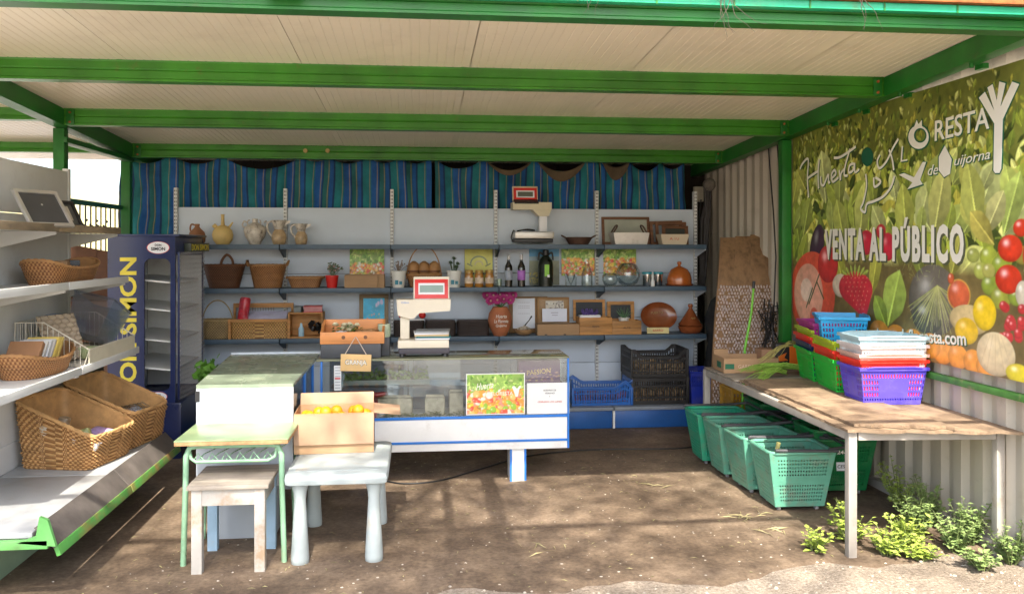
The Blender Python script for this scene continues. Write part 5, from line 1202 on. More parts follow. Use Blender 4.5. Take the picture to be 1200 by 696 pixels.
pile('garlic_bulb', 'pale bulb among those in the upper black crate', 'garlic', mat('pale bulbs', (.42, .31, .18), .7, .3, 14, .2, dirt=.4), xx0, 7.80, S0 + .256, .50, .35, 60, .034, 3, 'pale bulbs in the upper black crate')
def gridholes(i, a, b, n, nv): return a % 2 == 1 and b % 2 == 1 and nv * .45 < b < nv - 1 and 0 < a < n - 1
t = thing('blue_tub', 'deep blue plastic basket right of the black crates on the base deck', 'basket', (atY(817, 0, 7.75).x, 7.75, S0 + .002))
perf(.20, .30, .24, .36, .29, holes=gridholes, nu=22, nd=30, nv=16).build('body', plas('royal blue plastic', (.012, .03, .32)), t, solid=.004, smooth=0, recalc=False)
MB().tube([(-.12, -.18, .29), (.12, -.18, .29), (.12, .18, .29), (-.12, .18, .29)], .009, 6, close=True).build('rim', plas('royal blue plastic', (0, 0, 0)), t)
# ================================================================ TALL COOLER
NVI = NAVY
fr = thing('tall_cooler', 'tall navy drinks cooler with yellow side lettering and a rounded side window', 'cooler', (-2.12, 7.3, 0), 0)
x0, x1, y0, y1, zt = -0.25, 0.25, -0.45, 0.42, 1.72
m_ = MB()
wx0, wx1, wz0, wz1, rr = 0.02, 0.215, 0.53, 1.55, 0.05
def sidepanel(yy, th):
    b = MB()
    b.bb((x0, yy, 0.0), (x1, yy + th, wz0)); b.bb((x0, yy, wz1), (x1, yy + th, zt)); b.bb((x0, yy, wz0), (wx0, yy + th, wz1)); b.bb((wx1, yy, wz0), (x1, yy + th, wz1))
    for (cx_, cz_, sx, sz) in ((wx0, wz0, 1, 1), (wx1, wz0, -1, 1), (wx0, wz1, 1, -1), (wx1, wz1, -1, -1)):
        poly = [(cx_, cz_)] + [(cx_ + sx * rr * (1 - math.sin(a)), cz_ + sz * rr * (1 - math.cos(a))) for a in [PI / 2 * k / 6 for k in range(7)]]
        b.prism(poly, th - .001, (0, yy + th - .0005, 0))
    return b
sidepanel(y0, 0.025).build('side_panel', NVI, fr, smooth=0)
MB().bb((x0, y0 + .026, 0.06), (x0 + .03, y1, zt - .01)).build('back_panel', PANEL, fr)
MB().bb((x0, y1 - .012, 0), (x1, y1, zt - .01)).build('side_panel', NVI, fr, smooth=0)
MB().bb((x0 + .037, y1 - .02, .45), (x1 - .01, y1 - .0125, 1.57)).build('liner', WHITE, fr, smooth=0)
MB().bb((x0, y0 + .026, 1.58), (x1, y1 - .026, zt - .002), .004).build('top_box', NVI, fr)
MB().bb((x0 - .01, y0 - .012, 0.0), (x1 + .05, y1, 0.44), .02).build('plinth', NVI, fr)
MB().bb((x0, y0 - .004, zt - .0), (x1 + .03, y1, zt + .02), .006).build('top_cap', NVI, fr)
MB().bb((x1 + .001, y0 + .25, 1.60), (x1 + .055, y1 - .01, 1.672), .004).build('header', mat('dark header', (.02, .03, .02), .4), fr)
lettering('DON SIMON', fr, (x1 + .0565, y0 + .27, 1.61), (0, 1, 0), (0, 0, 1), .56, .052, YELLOW, .001, bold=.02)
lettering('DON SIMON', fr, (-0.035, y0 - .0005, 0.46), (0, 0, 1), (-1, 0, 0), 1.10, .125, YELLOW, .0015, bold=.03)
for k, z in enumerate((.70, .92, 1.16, 1.38)):
    MB().box((.02, 0, z), (.40, .80, .012), (0, R(6), 0), .003).build('cooler_shelf', WHITE, fr)
MB().bb((x0 + .031, y0 + .03, .5), (x0 + .036, y1 - .03, 1.57)).build('liner', mat('cooler liner', (.75, .80, .84), .3), fr)
def oval(cx_, cz_, a, b, nm='oval_badge'):
    for (k, mt, dd) in ((1.0, RED, .0015), (.97, PAPER, .003)):
        MB().prism([(cx_ + a * k * math.cos(q), cz_ + b * k * math.sin(q)) for q in [2 * PI * i / 28 for i in range(28)]], .0015, (0, y0 - dd + .0015, 0)).build(nm, mt, fr, smooth=0)
for (cz_, a) in ((1.635, .085), (.485, .068)):
    yy = -.0125 if cz_ < 1 else 0
    for (k, mt, dd) in ((1.0, RED, .002), (.95, PAPER, .0035)):
        MB().prism([(.125 + a * k * math.cos(q), cz_ + a * .56 * k * math.sin(q)) for q in [2 * PI * i / 28 for i in range(28)]], .0015, (0, y0 + yy * (cz_ < .44) - dd + .0015, 0)).build('oval_badge', mt, fr, smooth=0)
    lettering('DON', fr, (.125 - a * .28, y0 - .005, cz_ + a * .12), (1, 0, 0), (0, 0, 1), a * .56, a * .22, INK, .001, bold=.02)
    lettering('SIMON', fr, (.125 - a * .62, y0 - .005, cz_ - a * .26), (1, 0, 0), (0, 0, 1), a * 1.24, a * .30, INK, .001, bold=.03)
m_ = MB()
def door(s, t): 
    y = y0 + .01 + (.70) * s; return (x1 + .035 + .045 * math.sin(PI * s * .9) + .004 * math.cos(t * 190), y, .46 + .03 * s + (1.14 - .03 * s) * t)
m_.patch(door, 10, 190)
def veil():
    m, nt, N, L, b = _nt('ribbed translucent film'); b.inputs['Base Color'].default_value = (.42, .42, .44, 1); b.inputs['Roughness'].default_value = .25
    t_ = N.new('ShaderNodeBsdfTransparent'); mx = N.new('ShaderNodeMixShader'); mx.inputs[0].default_value = .42; L.new(t_.outputs[0], mx.inputs[1]); L.new(b.outputs[0], mx.inputs[2]); L.new(mx.outputs[0], N['Material Output'].inputs[0]); return m
m_.build('film_door', veil(), fr, smooth=60, recalc=False)
MB().bb((x1 + .02, y0 - .003, .46), (x1 + .034, y0 + .012, 1.60), .002).build('door_edge', NVI, fr)

# ================================================================ COUNTERS
cn = thing('display_counter', 'glass fronted counter with a white lower panel and blue trim on a single visible foot', 'counter', (0, 0, 0))
cx0, cx1, cy0, cy1, cz0, cz1, czm = -.66, 1.052, 5.90, 6.32, .235, .875, .465
MB().bb((cx0 + .36, cy0 + .004, cz0), (cx1 - .014, cy0 + .024, czm - .012), .002).build('lower_panel', WHITE, cn)
MB().bb((cx0 + .02, cy0 + .03, cz0 + .005), (cx1 - .014, cy1, cz0 + .03)).build('bottom_board', OFFW, cn)
MB().bb((cx0 + .02, cy0 + .03, czm - .03), (cx1 - .014, cy1, czm - .013)).build('case_floor', OFFW, cn)
for (xa, xb, za, zb, nm) in ((cx0 + .36, cx1 - .014, czm - .011, czm + .008, 'blue_trim'), (cx0 + .36, cx1 - .014, cz0 + .052, cz0 + .068, 'blue_trim')):
    MB().bb((xa, cy0 - .003, za), (xb, cy0 + .003, zb), .001).build(nm, BLUE, cn)
MB().bb((cx1 - .013, cy0 - .004, cz0), (cx1, cy0 + .026, cz1 - .012), .002).build('corner_post', BLUE, cn)
MB().bb((cx1 - .013, cy1 - .024, cz0), (cx1, cy1, cz1 - .012), .002).build('corner_post', OFFW, cn)
MB().bb((cx1 - .010, cy0 + .027, cz0), (cx1 - .002, cy1 - .025, czm)).build('side_panel', WHITE, cn)
MB().bb((cx0, cy0 - .003, cz0), (cx0 + .014, cy0 + .024, cz1 - .012), .002).build('corner_post', BLUE, cn)
MB().bb((cx0 + .015, cy0 + .008, czm + .009), (cx1 - .014, cy0 + .014, cz1 - .013)).build('front_glass', GLASS, cn, smooth=0)
MB().bb((cx1 - .009, cy0 + .028, czm + .002), (cx1 - .003, cy1 - .026, cz1 - .013)).build('side_glass', GLASS, cn, smooth=0)
MB().bb((cx0 - .03, cy0 - .002, cz1 - .011), (cx1, cy1, cz1), .002).build('glass_top', mat('olive edged glass top', (.20, .21, .13), .08, .15, 3, 0, dirt=.3), cn)
for xx in (-.105, -.065):
    MB().bb((xx + .0, cy1 - .03, czm), (xx + .026, cy1 - .012, cz1 - .013)).build('rear_post', PANEL, cn)
MB().bb((cx0 + .02, cy1 - .008, czm), (cx1 - .02, cy1 - .003, cz1 - .013)).build('rear_glass', glassy('smoky glass', (.62, .66, .68), .08), cn, smooth=0)
MB().bb((cx0 + .06, cy0 + .10, czm + .20), (cx1 - .02, cy1 - .05, czm + .206)).build('glass_shelf', glassy('smoky glass'), cn, smooth=0)
ft = MB().bb((.64, 5.93, 0), (.75, 6.12, cz0 - .002), .003).build('foot', WHITE, cn)
for xx in (.638, .738): MB().bb((xx, 5.925, 0), (xx + .014, 5.932, cz0 - .004)).build('foot_trim', BLUE, ft)
MB().bb((-.42, 6.0, 0), (-.34, 6.15, cz0), .003).build('foot', BLUE, cn)
MB().bb((cx0 + .30, cy0 - .02, .34), (cx0 + .36, cy0 + .3, .46)).build('end_block', BLUE, cn)
# sheets stuck on the glass
vp = vegpic(110, 78, 22)
for (a, b, c, d) in ((0, 0, 110, 2), (0, 76, 110, 78), (0, 0, 2, 78), (108, 0, 110, 78)): vp.rect(a, b, c, d, (.75, .75, .75))
o = sheet('vegetable shop poster with white border standing against the counter glass', vp, .41, .285, (.535, cy0 + .005, czm + .014), 0.0)
lettering('Huerta', o, (.40, cy0 + .0035, .65), (1, 0, .12), (0, 0, 1), .12, .045, INKW, .001, .3); lettering('FLORESTA', o, (.505, cy0 + .0035, .612), (1, 0, 0), (0, 0, 1), .15, .026, INKW, .001)
MB().prism([(.675, .60), (.69, .60), (.70, .65), (.715, .675), (.70, .675), (.685, .655), (.665, .675), (.65, .67)], .001, (0, cy0 + .0035, 0)).build('leek_emblem', INKW, o, smooth=0)
n2 = Pic(70, 50, (.68, .70, .70)); n2.a *= (.93 + .1 * fbm(50, 70, 20, 3))[..., None]
o = sheet('white printed notice on the counter glass right of the vegetable poster', n2, .30, .215, (.905, cy0 + .005, czm + .012), 0.0, name='notice', cat='notice')
for (s_, xx, zz, w_, m0) in (('HORARIO DE', .87, .635, .09, INK), ('VERANO', .88, .615, .07, INK), ('Y', .91, .592, .008, INK), ('CERRADO LOS LUNES', .83, .555, .17, INKR)): lettering(s_, o, (xx, cy0 + .0035, zz), (1, 0, 0), (0, 0, 1), w_, .011, m0, .001)
pp = Pic(70, 46, (.075, .015, .11)); 
for i in range(50): pp.blob(random.uniform(0, 70), random.uniform(0, 26) + random.uniform(0, 6), 3, 1.6, random.choice([(.5, .3, .06), (.35, .12, .10), (.4, .2, .2), (.12, .03, .15)]), spec=0)
t = thing('purple_gift_box', 'purple box with gold printing inside the counter above the white notice', 'box', (.86, cy0 + .13, czm + .2075)); MB().bb((-.15, 0, 0), (.15, .10, .16), .002).build('box_body', mat('purple card', (.07, .015, .10), .5), t); picture('printed_face', pp, .298, .158, (-.149, -.003, .001), (1, 0, 0), (0, 0, 1), t, thick=.002)
lettering('PASSION', t, (-.09, -.0035, .055), (1, 0, .1), (0, 0, 1), .17, .035, mat('gold print', (.55, .36, .08), .4), .001)
# goods inside the case
RP = mat('dark red plastic', (.28, .01, .015), .35)
t = thing('red_juicer', 'dark red tray with a raised lid inside the left of the counter', 'tray', (-.42, 6.02, czm + .1))
MB().bb((-.17, -.10, -.10), (.14, .10, 0.02), .02).build('tray_body', RP, t); MB().bb((-.06, -.07, .021), (.10, .07, .07), .015).build('raised_lid', RP, t); MB().tube([(.10, -.06, .05), (.19, -.05, .06), (.20, .02, .05), (.1, .05, .04)], .014, 8).build('handle', RP, t)
m_ = MB(); random.seed(77)
t = thing('seedling_tray', 'tray of trailing green seedlings on the upper glass inside the counter', 'plants', (-.22, 6.12, czm + .2075))
MB().bb((-.30, -.07, 0), (.30, .07, .035), .004).build('tray', mat('grey tray', (.22, .24, .22), .6), t)
for i in range(260):
    b_ = Vector((random.uniform(-.29, .29), random.uniform(-.07, .06), .04 + random.uniform(0, .09) * random.random())); d = Vector([random.uniform(-1, 1) for _ in range(3)]).normalized() * .02; e = d.orthogonal().normalized() * .008; m_.add([b_ - d, b_ + e, b_ + d, b_ - e], [(0, 1, 2, 3)])
m_.build('leaves', mat('seedling green', (.13, .24, .06), .6, .4, 30, 0, dirt=0), t, smooth=0, recalc=False)
BG = mat('speckled paper bag', (.52, .45, .34), .8, .3, 18, .3, dirt=.5, ds=24)
for (xx, yy, w_, d_, h_, lb) in ((-.17, 6.12, .26, .10, .12, 'speckled seed packet box inside the counter, left one'), (.12, 6.12, .14, .10, .12, 'small speckled packet beside the white rear posts in the counter'), (.27, 6.14, .10, .1, .15, 'tall speckled packet in the counter just left of the vegetable poster')):
    t = thing('seed_packet', lb, 'packet', (xx, yy, czm - .012), R(random.uniform(-6, 6))); MB().box((0, 0, h_ / 2), (w_, d_, h_), None, .012).build('packet_body', BG, t); MB().box((0, -.005, h_ + .008), (w_ * .9, .012, .02), None, .003).build('folded_top', BG, t)
m_ = MB()
for i in range(230):
    b_ = Vector((random.uniform(-.26, .30), random.uniform(-.10, .02), random.uniform(.004, .03))); d = Vector((random.uniform(-1, 1), random.uniform(-1, 1), random.uniform(-.2, .4))).normalized() * .03; e = Vector((-d.y, d.x, 0)) * .2; m_.add([b_ - d, b_ + e, b_ + d, b_ - e], [(0, 1, 2, 3)])
o = m_.build('dry_herbs', mat('dry herbs', (.22, .22, .09), .8, .4, 20, 0, dirt=0), smooth=0, recalc=False); o.location = (.02, 6.03, czm - .012); tag(o, 'layer of loose dry herbs on the floor of the counter case', 'herbs', kind='stuff')
t = thing('clear_bag', 'crumpled clear bag at the left end inside the counter case', 'bag', (-.24, 5.99, czm - .012)); MB().ball((0, 0, .035), .05, n=12, sc=(1, .8, .75)).build('crumpled_film', CLR, t, smooth=0)
st = Pic(14, 44, (.70, .72, .72)); [st.rect(2, r_, 12, r_ + 2, (.35, .38, .42)) for r_ in range(4, 40, 5)]; st.rect(2, 20, 12, 23, (.6, .1, .1))
sheet('narrow white sticker strip on the counter glass above the red tray', st, .048, .17, (-.545, cy0 + .005, czm + .20), 0, name='sticker_strip', cat='sticker')

# return counter running toward the camera
rc = thing('return_counter', 'counter leg running forward with a worn green top and a chipped white end panel', 'counter', (-.965, 0, 0))
hw = .265; ya, yb = 4.92, 6.30
GT = mat('worn green laminate', (.21, .26, .185), .25, .2, 3, .05, dirt=.7, dirtc=(.36, .34, .25), ds=3)
m_ = MB(); m_.add([(-hw, ya, cz1 - .001), (hw, ya, cz1 - .001), (hw - .0, yb, cz1 - .001), (-hw - .10, yb, cz1 - .001), (-hw, ya, cz1 - .02), (hw, ya, cz1 - .02), (hw, yb, cz1 - .02), (-hw - .10, yb, cz1 - .02)], [(0, 1, 2, 3), (7, 6, 5, 4), (0, 4, 5, 1), (1, 5, 6, 2), (2, 6, 7, 3), (3, 7, 4, 0)]); m_.build('counter_top', GT, rc, smooth=0)
MB().bb((-hw - .1, yb - .01, cz1 - .02), (hw, yb + .006, cz1 + .01)).build('rear_edge', PANEL, rc)
MB().bb((-hw, ya, .30), (hw, ya + .018, cz1 - .021), .002).build('end_panel', mat('chipped white panel', (.38, .42, .46), .5, .05, 4, .05, dirt=.55, dirtc=(.35, .28, .2), ds=4, dt=.6), rc)
MB().bb((-hw - .005, ya - .003, .78), (-hw + .02, ya - .0005, .84)).build('tape_patch', BLACK, rc)
MB().bb((-hw, ya + .019, .30), (-hw + .015, yb - .02, cz1 - .021)).build('side_panel', WHITE, rc)
MB().bb((hw - .012, ya + .019, .30), (hw - .002, 5.86, .50)).build('side_panel', PANEL, rc)
MB().bb((hw - .012, ya + .03, .501), (hw - .006, 5.86, cz1 - .021)).build('side_glass', glassy('smoky glass'), rc, smooth=0)
for yy in (5.42, 5.84): MB().bb((hw - .014, yy, .30), (hw + .002, yy + .025, cz1 - .021)).build('blue_post', BLUE, rc)
MB().bb((-hw + .016, ya + .02, .30), (hw - .013, yb - .03, .32)).build('bottom_board', OFFW, rc)
MB().bb((-.16, ya + .02, 0), (.16, ya + .24, .299), .003).build('plinth', mat('chipped white panel', (0, 0, 0)), rc)
MB().bb((-.16, 5.9, 0), (.16, 6.1, .299), .003).build('plinth', mat('chipped white panel', (0, 0, 0)), rc)
t = thing('leafy_bunch', 'bunch of fresh green leaves behind the forward counter near the cooler', 'plant', (-1.56, 6.6, .66)); m_ = MB(); random.seed(12)
MB().bb((-.06, -.06, -.66), (.06, .06, -.01), .01).build('holder', BLACK, t)
for i in range(110):
    b_ = Vector((random.gauss(0, .05), random.gauss(0, .04), abs(random.gauss(.02, .04)))); d = Vector([random.uniform(-1, 1) for _ in range(3)]).normalized() * .045; e = d.orthogonal().normalized() * .02; m_.add([b_ - d, b_ + e, b_ + d, b_ - e], [(0, 1, 2, 3)])
m_.build('leaves', mat('fresh green', (.10, .26, .03), .5, .4, 20, 0, dirt=0), t, smooth=0, recalc=False)

# ---- on the counter: scale, wooden crate, sign
K = .0061
t = thing('counter_scale', 'white shop scale with a bright red framed display on the counter', 'scale', (atY(496.5, 0, 6.10).x, 6.10, cz1 + .001))
m_ = MB(); m_.bb((-.175, -.12, .02), (.18, .12, .06), .006); m_.build('base', mat('charcoal base', (.05, .045, .06), .5), t)
for sx in (-.15, .15):
    for sy in (-.09, .09): MB().cyl((sx, sy, 0), (sx, sy, .022), .022, .018).build('foot', BLACK, t)
MB().bb((-.18, -.13, .062), (.175, .13, .115), .006).build('platform', CREAMP, t)
MB().bb((-.165, -.02, .116), (-.10, .06, .27), .006).build('column', CREAMP, t)
m_ = MB(); m_.prism([(-.18, .285), (-.10, .262), (-.07, .262), (-.03, .30), (.185, .315), (.19, .395), (-.19, .395), (-.185, .33)], .15, (0, .08, 0)); m_.build('head', CREAMP, t)
D2 = R(-14)
dh = MB().box((.055, .02, .47), (.255, .035, .165), (D2, 0, 0), .006).build('display_housing', CREAMP, t)
MB().box((.055, -.002, .467), (.235, .008, .138), (D2, 0, 0), .001).build('red_surround', RED, dh)
MB().box((.055, -.008, .468), (.185, .008, .082), (D2, 0, 0), .001).build('white_border', PAPER, dh)
MB().box((.055, -.013, .468), (.165, .006, .05), (D2, 0, 0)).build('screen', mat('green lcd', (.16, .26, .22), .2, .1, 9, 0, dirt=0), dh)
lettering('0.000   0.00', dh, (-.01, -.0175, .456), (1, 0, 0), (0, math.sin(-D2), math.cos(D2)), .13, .022, INK, .001)
MB().bb((-.03, -.016, .385), (.06 - .02, -.006, .41)).build('white_tab', PAPER, dh)
lettering('DIBAL', t, (-.155, -.0705, .37), (1, 0, 0), (0, 0, 1), .055, .010, BLUE, .001)
random.seed(9)
for k, (c, dx) in enumerate(((PAPER, 0), (mat('teal folder', (.02, .16, .18), .6), .01), (mat('manila paper', (.62, .48, .26), .7), 0), (PAPER, -.01), (mat('grey folder', (.3, .32, .33), .6), .005))):
    o = MB().box((.06 + dx, 0, .006), (.24, .22, .010), None, .002).build('paper_sheaf', c); o.location = (t.location.x, t.location.y, cz1 + .1175 + k * .012); o.rotation_euler = (0, 0, R(random.uniform(-4, 4)))
    tag(o, ('white sheaf lowest in the stack on the counter scale', 'teal folder second from the bottom on the counter scale', 'manila sheaf in the middle of the stack on the counter scale', 'white sheaf second from the top on the counter scale', 'grey folder topmost on the counter scale')[k], 'papers', 'paper stack on the counter scale')
p = atY(414, 420, 6.05); xc = p.x
t = thing('dark_case', 'dark grey case standing on the counter under the orange wooden crate', 'case', (xc - .01, 6.08, cz1 + .001)); MB().bb((-.205, -.12, 0), (.205, .12, .098), .006).build('case_body', mat('dark grey case', (.045, .05, .06), .5), t)
t = thing('orange_wood_crate', 'low orange wooden crate with knots on the dark counter case', 'crate', (xc, 6.08, cz1 + .10)); m_ = MB()
m_.bb((-.218, -.125, 0), (.218, -.108, .082), .002); m_.bb((-.218, .108, 0), (.218, .125, .15), .002)
for sx in (-1, 1): m_.prism([(-.108, 0), (.107, 0), (.107, .15), (-.108, .08)], .016, (sx * .209 - .008, 0, 0), (0, 1, 0), (0, 0, 1))
m_.bb((-.2, -.107, 0), (.2, .107, .012)); m_.build('crate_boards', wood('bright orange plank', (.60, .24, .07), 0, 7, .5, .7), t)
for sx in (-.06, .09): MB().cyl((sx, -.1252, .045), (sx, -.1265, .045), .013).build('knot', DARKW, t)
t = thing('white_flower_pot', 'white pot of cream roses at the left in the orange crate', 'flowers', (xc - .08, 6.03, cz1 + .113)); MB().lathe([(.03, 0), (.035, .05), (.04, .07), (.03, .068)]).build('pot', PAPER, t, smooth=50)
rs = MB(); lv = MB(); random.seed(6)
for i in range(14):
    c = Vector((random.uniform(-.05, .12), random.uniform(-.04, .04), .075 + random.uniform(-.01, .035)));
    for r_ in range(3):
        for k in range(7):
            a = 2 * PI * k / 7 + r_; e = .3 + r_ * .4; d = Vector((math.cos(a) * math.cos(e), math.sin(a) * math.cos(e), math.sin(e))); s_ = d.cross(Vector((0, 0, 1))).normalized() * .014; rs.add([c, c + d * .017 + s_, c + d * .028, c + d * .017 - s_], [(0, 1, 2, 3)])
    for k in range(4): b_ = c + Vector([random.uniform(-.03, .03) for _ in range(3)]); b_.z -= .02; lv.add([b_, b_ + Vector((.015, .005, .005)), b_ + Vector((.02, 0, .013)), b_ + Vector((.005, -.01, .01))], [(0, 1, 2, 3)])
rs.build('roses', mat('cream petals', (.72, .68, .50), .6, dirt=0), t, smooth=0, recalc=False); lv.build('leaves', GREENL, t, smooth=0, recalc=False)
basket((xc + .09, 6.08, cz1 + .113), 'small brown bread basket at the right in the orange crate', WICKM, .06, .05, .08, .06, .065, 6, 2, amp=.003)
t = thing('green_mug', 'pale green patterned mug at the right edge of the orange crate', 'mug', (atY(450, 0, 6.1).x, 6.12, cz1 + .13)); MB().lathe([(.042, 0), (.045, .004), (.045, .09), (.041, .09), (.038, .01)]).build('mug_body', mat('pale green mug', (.42, .50, .36), .4, .15, 20, 0, dirt=.5, dirtc=(.1, .25, .1), ds=30), t, smooth=50); MB().bb((-.04, -.04, -.129), (.04, .04, -.001), .004).build('stand', mat('dark grey case', (0, 0, 0)), t)
t = thing('hanging_wooden_sign', 'small wooden sign with white lettering hanging by a cord on the counter front', 'sign', (atY(417, 0, 5.88).x, 5.885, .855), 0)
s_ = MB(); s_.box((0, 0, 0), (.205, .008, .115), (0, R(2), 0), .002); s_.build('sign_board', mat('light sign wood', (.66, .44, .19), .6, .1, 9, .1), t)
lettering('GRANJA', t, (-.073, -.005, -.022), (1, 0, -.035), (0, 0, 1), .148, .046, INK, .001, bold=.035); lettering('GRANJA', t, (-.070, -.0065, -.019), (1, 0, -.035), (0, 0, 1), .142, .040, INKW, .001, bold=.01)
m_ = MB(); m_.tube([(-.075, 0, .055), (-.01, .055, .165), (-.005, .07, .168)], .003, 6); m_.tube([(-.005, .07, .168), (.0, .055, .165), (.07, 0, .055)], .003, 6); m_.build('cord', mat('pale cord', (.6, .5, .42), .8), t)

# ================================================================ DESK, STOOL, PLASTIC TABLE
DG = mat('pale green tube paint', (.22, .40, .25), .45, .12, 8, .05, dirt=.4, dirtc=(.3, .22, .12))
ds_ = thing('school_desk', 'pale green school desk with a worn top and tubular legs', 'desk', (0, 0, 0))
xa, xb, ya, yb, zt = -1.22, -.685, 4.50, 5.02, .655
DT_ = mat('pale green desk top', (.21, .29, .15), .3, .12, 3, .04, dirt=.45, dirtc=(.48, .42, .26), ds=2.5, spec=.5)
m_ = MB(); m_.bb((xa - .015, ya - .005, zt - .005), (xb + .02, yb, zt + .003), .003); m_.build('desk_top', DT_, ds_)
MB().bb((xa - .013, ya - .004, zt - .024), (xb + .018, yb - .002, zt - .0055), .002).build('chipboard_edge', mat('worn chipboard', (.36, .20, .09), .8, .3, 30, .3), ds_)
for xx, s_ in ((xa + .03, 1), (xb - .02, -1)):
    for yy in (ya + .05, yb - .06):
        P = [(xx - s_ * .012, yy, 0), (xx, yy, .4), (xx + s_ * .002, yy, zt - .09), (xx + s_ * .02, yy, zt - .045), (xx + s_ * .055, yy, zt - .036)]
        MB().tube(P, .0145, 12).build('leg', DG, ds_, smooth=50)
m_ = MB()
for yy in (ya + .05, yb - .06): m_.tube([(xa + .06, yy, zt - .036), (xb - .06, yy, zt - .036)], .0145, 10)
for zz in (zt - .12,): 
    m_.tube([(xa + .045, ya + .055, zt - .045), (xa + .055, ya + .055, zz + .02), (xa + .08, ya + .055, zz), (xb - .09, ya + .055, zz), (xb - .055, ya + .055, zz + .02), (xb - .045, ya + .055, zt - .045)], .009, 8)
    m_.tube([(xa + .05, yb - .07, zz), (xb - .05, yb - .07, zz)], .008, 8)
m_.build('cross_rails', DG, ds_, smooth=50)
m_ = MB()
for k in range(6): 
    xx = xa + .09 + k * .07; m_.tube([(xx, ya + .06, zt - .115), (xx + .02, ya + .1, zt - .09), (xx + .05, yb - .1, zt - .115)], .003, 5)
    m_.tube([(xx - .02, ya + .056, zt - .112), (xx, ya + .056, zt - .075), (xx + .03, ya + .056, zt - .112)], .003, 5)
m_.build('wire_rack', DG, ds_, smooth=50)
SW = mat('flaking white wood paint', (.42, .40, .36), .75, .1, 7, .3, 40, dirt=.9, dirtc=(.32, .22, .13), ds=7, dt=.48)
st_ = thing('painted_stool', 'low stool with flaking white paint tucked under the green school desk', 'stool', (0, 0, 0))
xa, xb, ya, yb, zt = -1.13, -.77, 4.42, 4.80, .45
MB().bb((xa - .02, ya - .015, zt - .022), (xb + .02, yb + .015, zt), .005).build('seat', GREYW, st_)
m_ = MB(); m_.bb((xa + .05, ya + .006, zt - .105), (xb - .05, ya + .026, zt - .024)); m_.bb((xa + .05, yb - .026, zt - .105), (xb - .05, yb - .006, zt - .024)); m_.bb((xa + .006, ya + .05, zt - .105), (xa + .026, yb - .05, zt - .024)); m_.bb((xb - .026, ya + .05, zt - .105), (xb - .006, yb - .05, zt - .024)); m_.build('apron', SW, st_, smooth=0)
BW_ = mat('flaking blue wood paint', (.30, .45, .58), .7, .1, 7, .2, 40, dirt=.6, dirtc=(.4, .36, .3), ds=7)
for (xx, yy, mm) in ((xa, ya, SW), (xb - .052, ya, SW), (xa, yb - .05, BW_), (xb - .052, yb - .05, BW_)): MB().bb((xx, yy, 0), (xx + .052, yy + .05, zt - .023), .004).build('leg', mm, st_)
PB = mat('pale blue plastic', (.35, .40, .40), .5, .12, 5, .08, dirt=.85, dirtc=(.42, .36, .27), ds=5)
pt = thing('plastic_table', 'chunky pale blue plastic children table with cone shaped legs', 'table', (0, 0, 0))
xa, xb, ya, yb, zt = -.685, -.155, 4.46, 5.20, .48
m_ = MB(); m_.box(((xa + xb) / 2, (ya + yb) / 2, zt - .0325), (xb - xa, yb - ya, .065), None, .03); m_.build('table_top', PB, pt, smooth=50)
m_ = MB(); m_.bb((xa + .05, ya + .06, zt - .002), (xb - .05, yb - .06, zt + .002), .001); m_.build('recess_panel', PB, pt)
for (xx, yy) in ((xa + .075, ya + .07), (xb - .075, ya + .07), (xa + .075, yb - .07), (xb - .075, yb - .07)):
    MB().lathe([(.040, 0), (.046, .006), (.047, .03), (.030, .33), (.034, .37), (.05, zt - .055)], c=(xx, yy, 0), n=24).build('leg', PB, pt, smooth=50)
# orange box
bx = carton((-.475, 5.03, zt + .004), .44, .30, .225, 'open cardboard box of oranges on the pale blue plastic table', R(2))
CF = CARD
MB().box((0, -.159, .135), (.44, .003, .165), (R(-4), 0, 0)).build('front_flap', mat('light kraft flap', (.35, .225, .14), .8, .1, 9, .1, dirt=.15), bx, smooth=0)
MB().box((.295, 0, .215), (.15, .29, .003), (0, R(6), 0)).build('side_flap', mat('light kraft flap', (0, 0, 0)), bx, smooth=0)
MB().box((0, .165, .25), (.43, .003, .08), (R(-25), 0, 0)).build('rear_flap', mat('light kraft flap', (0, 0, 0)), bx, smooth=0)
OR = mat('orange peel', (.80, .27, .008), .45, .08, 8, .35, 220, dirt=.0)
og = None; random.seed(4)
for k, (xx, yy, zz) in enumerate([(-.14, -.07, .17), (-.05, -.05, .19), (.04, -.08, .165), (.13, -.04, .195), (-.1, .05, .17), (.0, .06, .175), (.1, .07, .17), (-.17, .03, .155), (.17, .04, .155), (-.09, -.1, .165)] + [(-.16 + i * .08, -.1 + j * .075, .09 + .002 * i) for i in range(5) for j in range(4)]):
    if og is None: og = MB().lathe([(.001, -.035), (.015, -.034), (.03, -.02), (.036, 0), (.031, .019), (.018, .032), (.008, .0345), (.003, .033)], n=20).build('orange', OR, smooth=80); q = og
    else: q = og.copy(); COL.objects.link(q)
    tag(q, 'orange in the open cardboard box on the plastic table', 'orange', 'oranges in the cardboard box'); q.location = (-.475 + xx, 5.03 + yy, zt + zz + (.025 if k < 10 else 0)); q.rotation_euler = (random.uniform(-1, 1), random.uniform(-1, 1), 0)

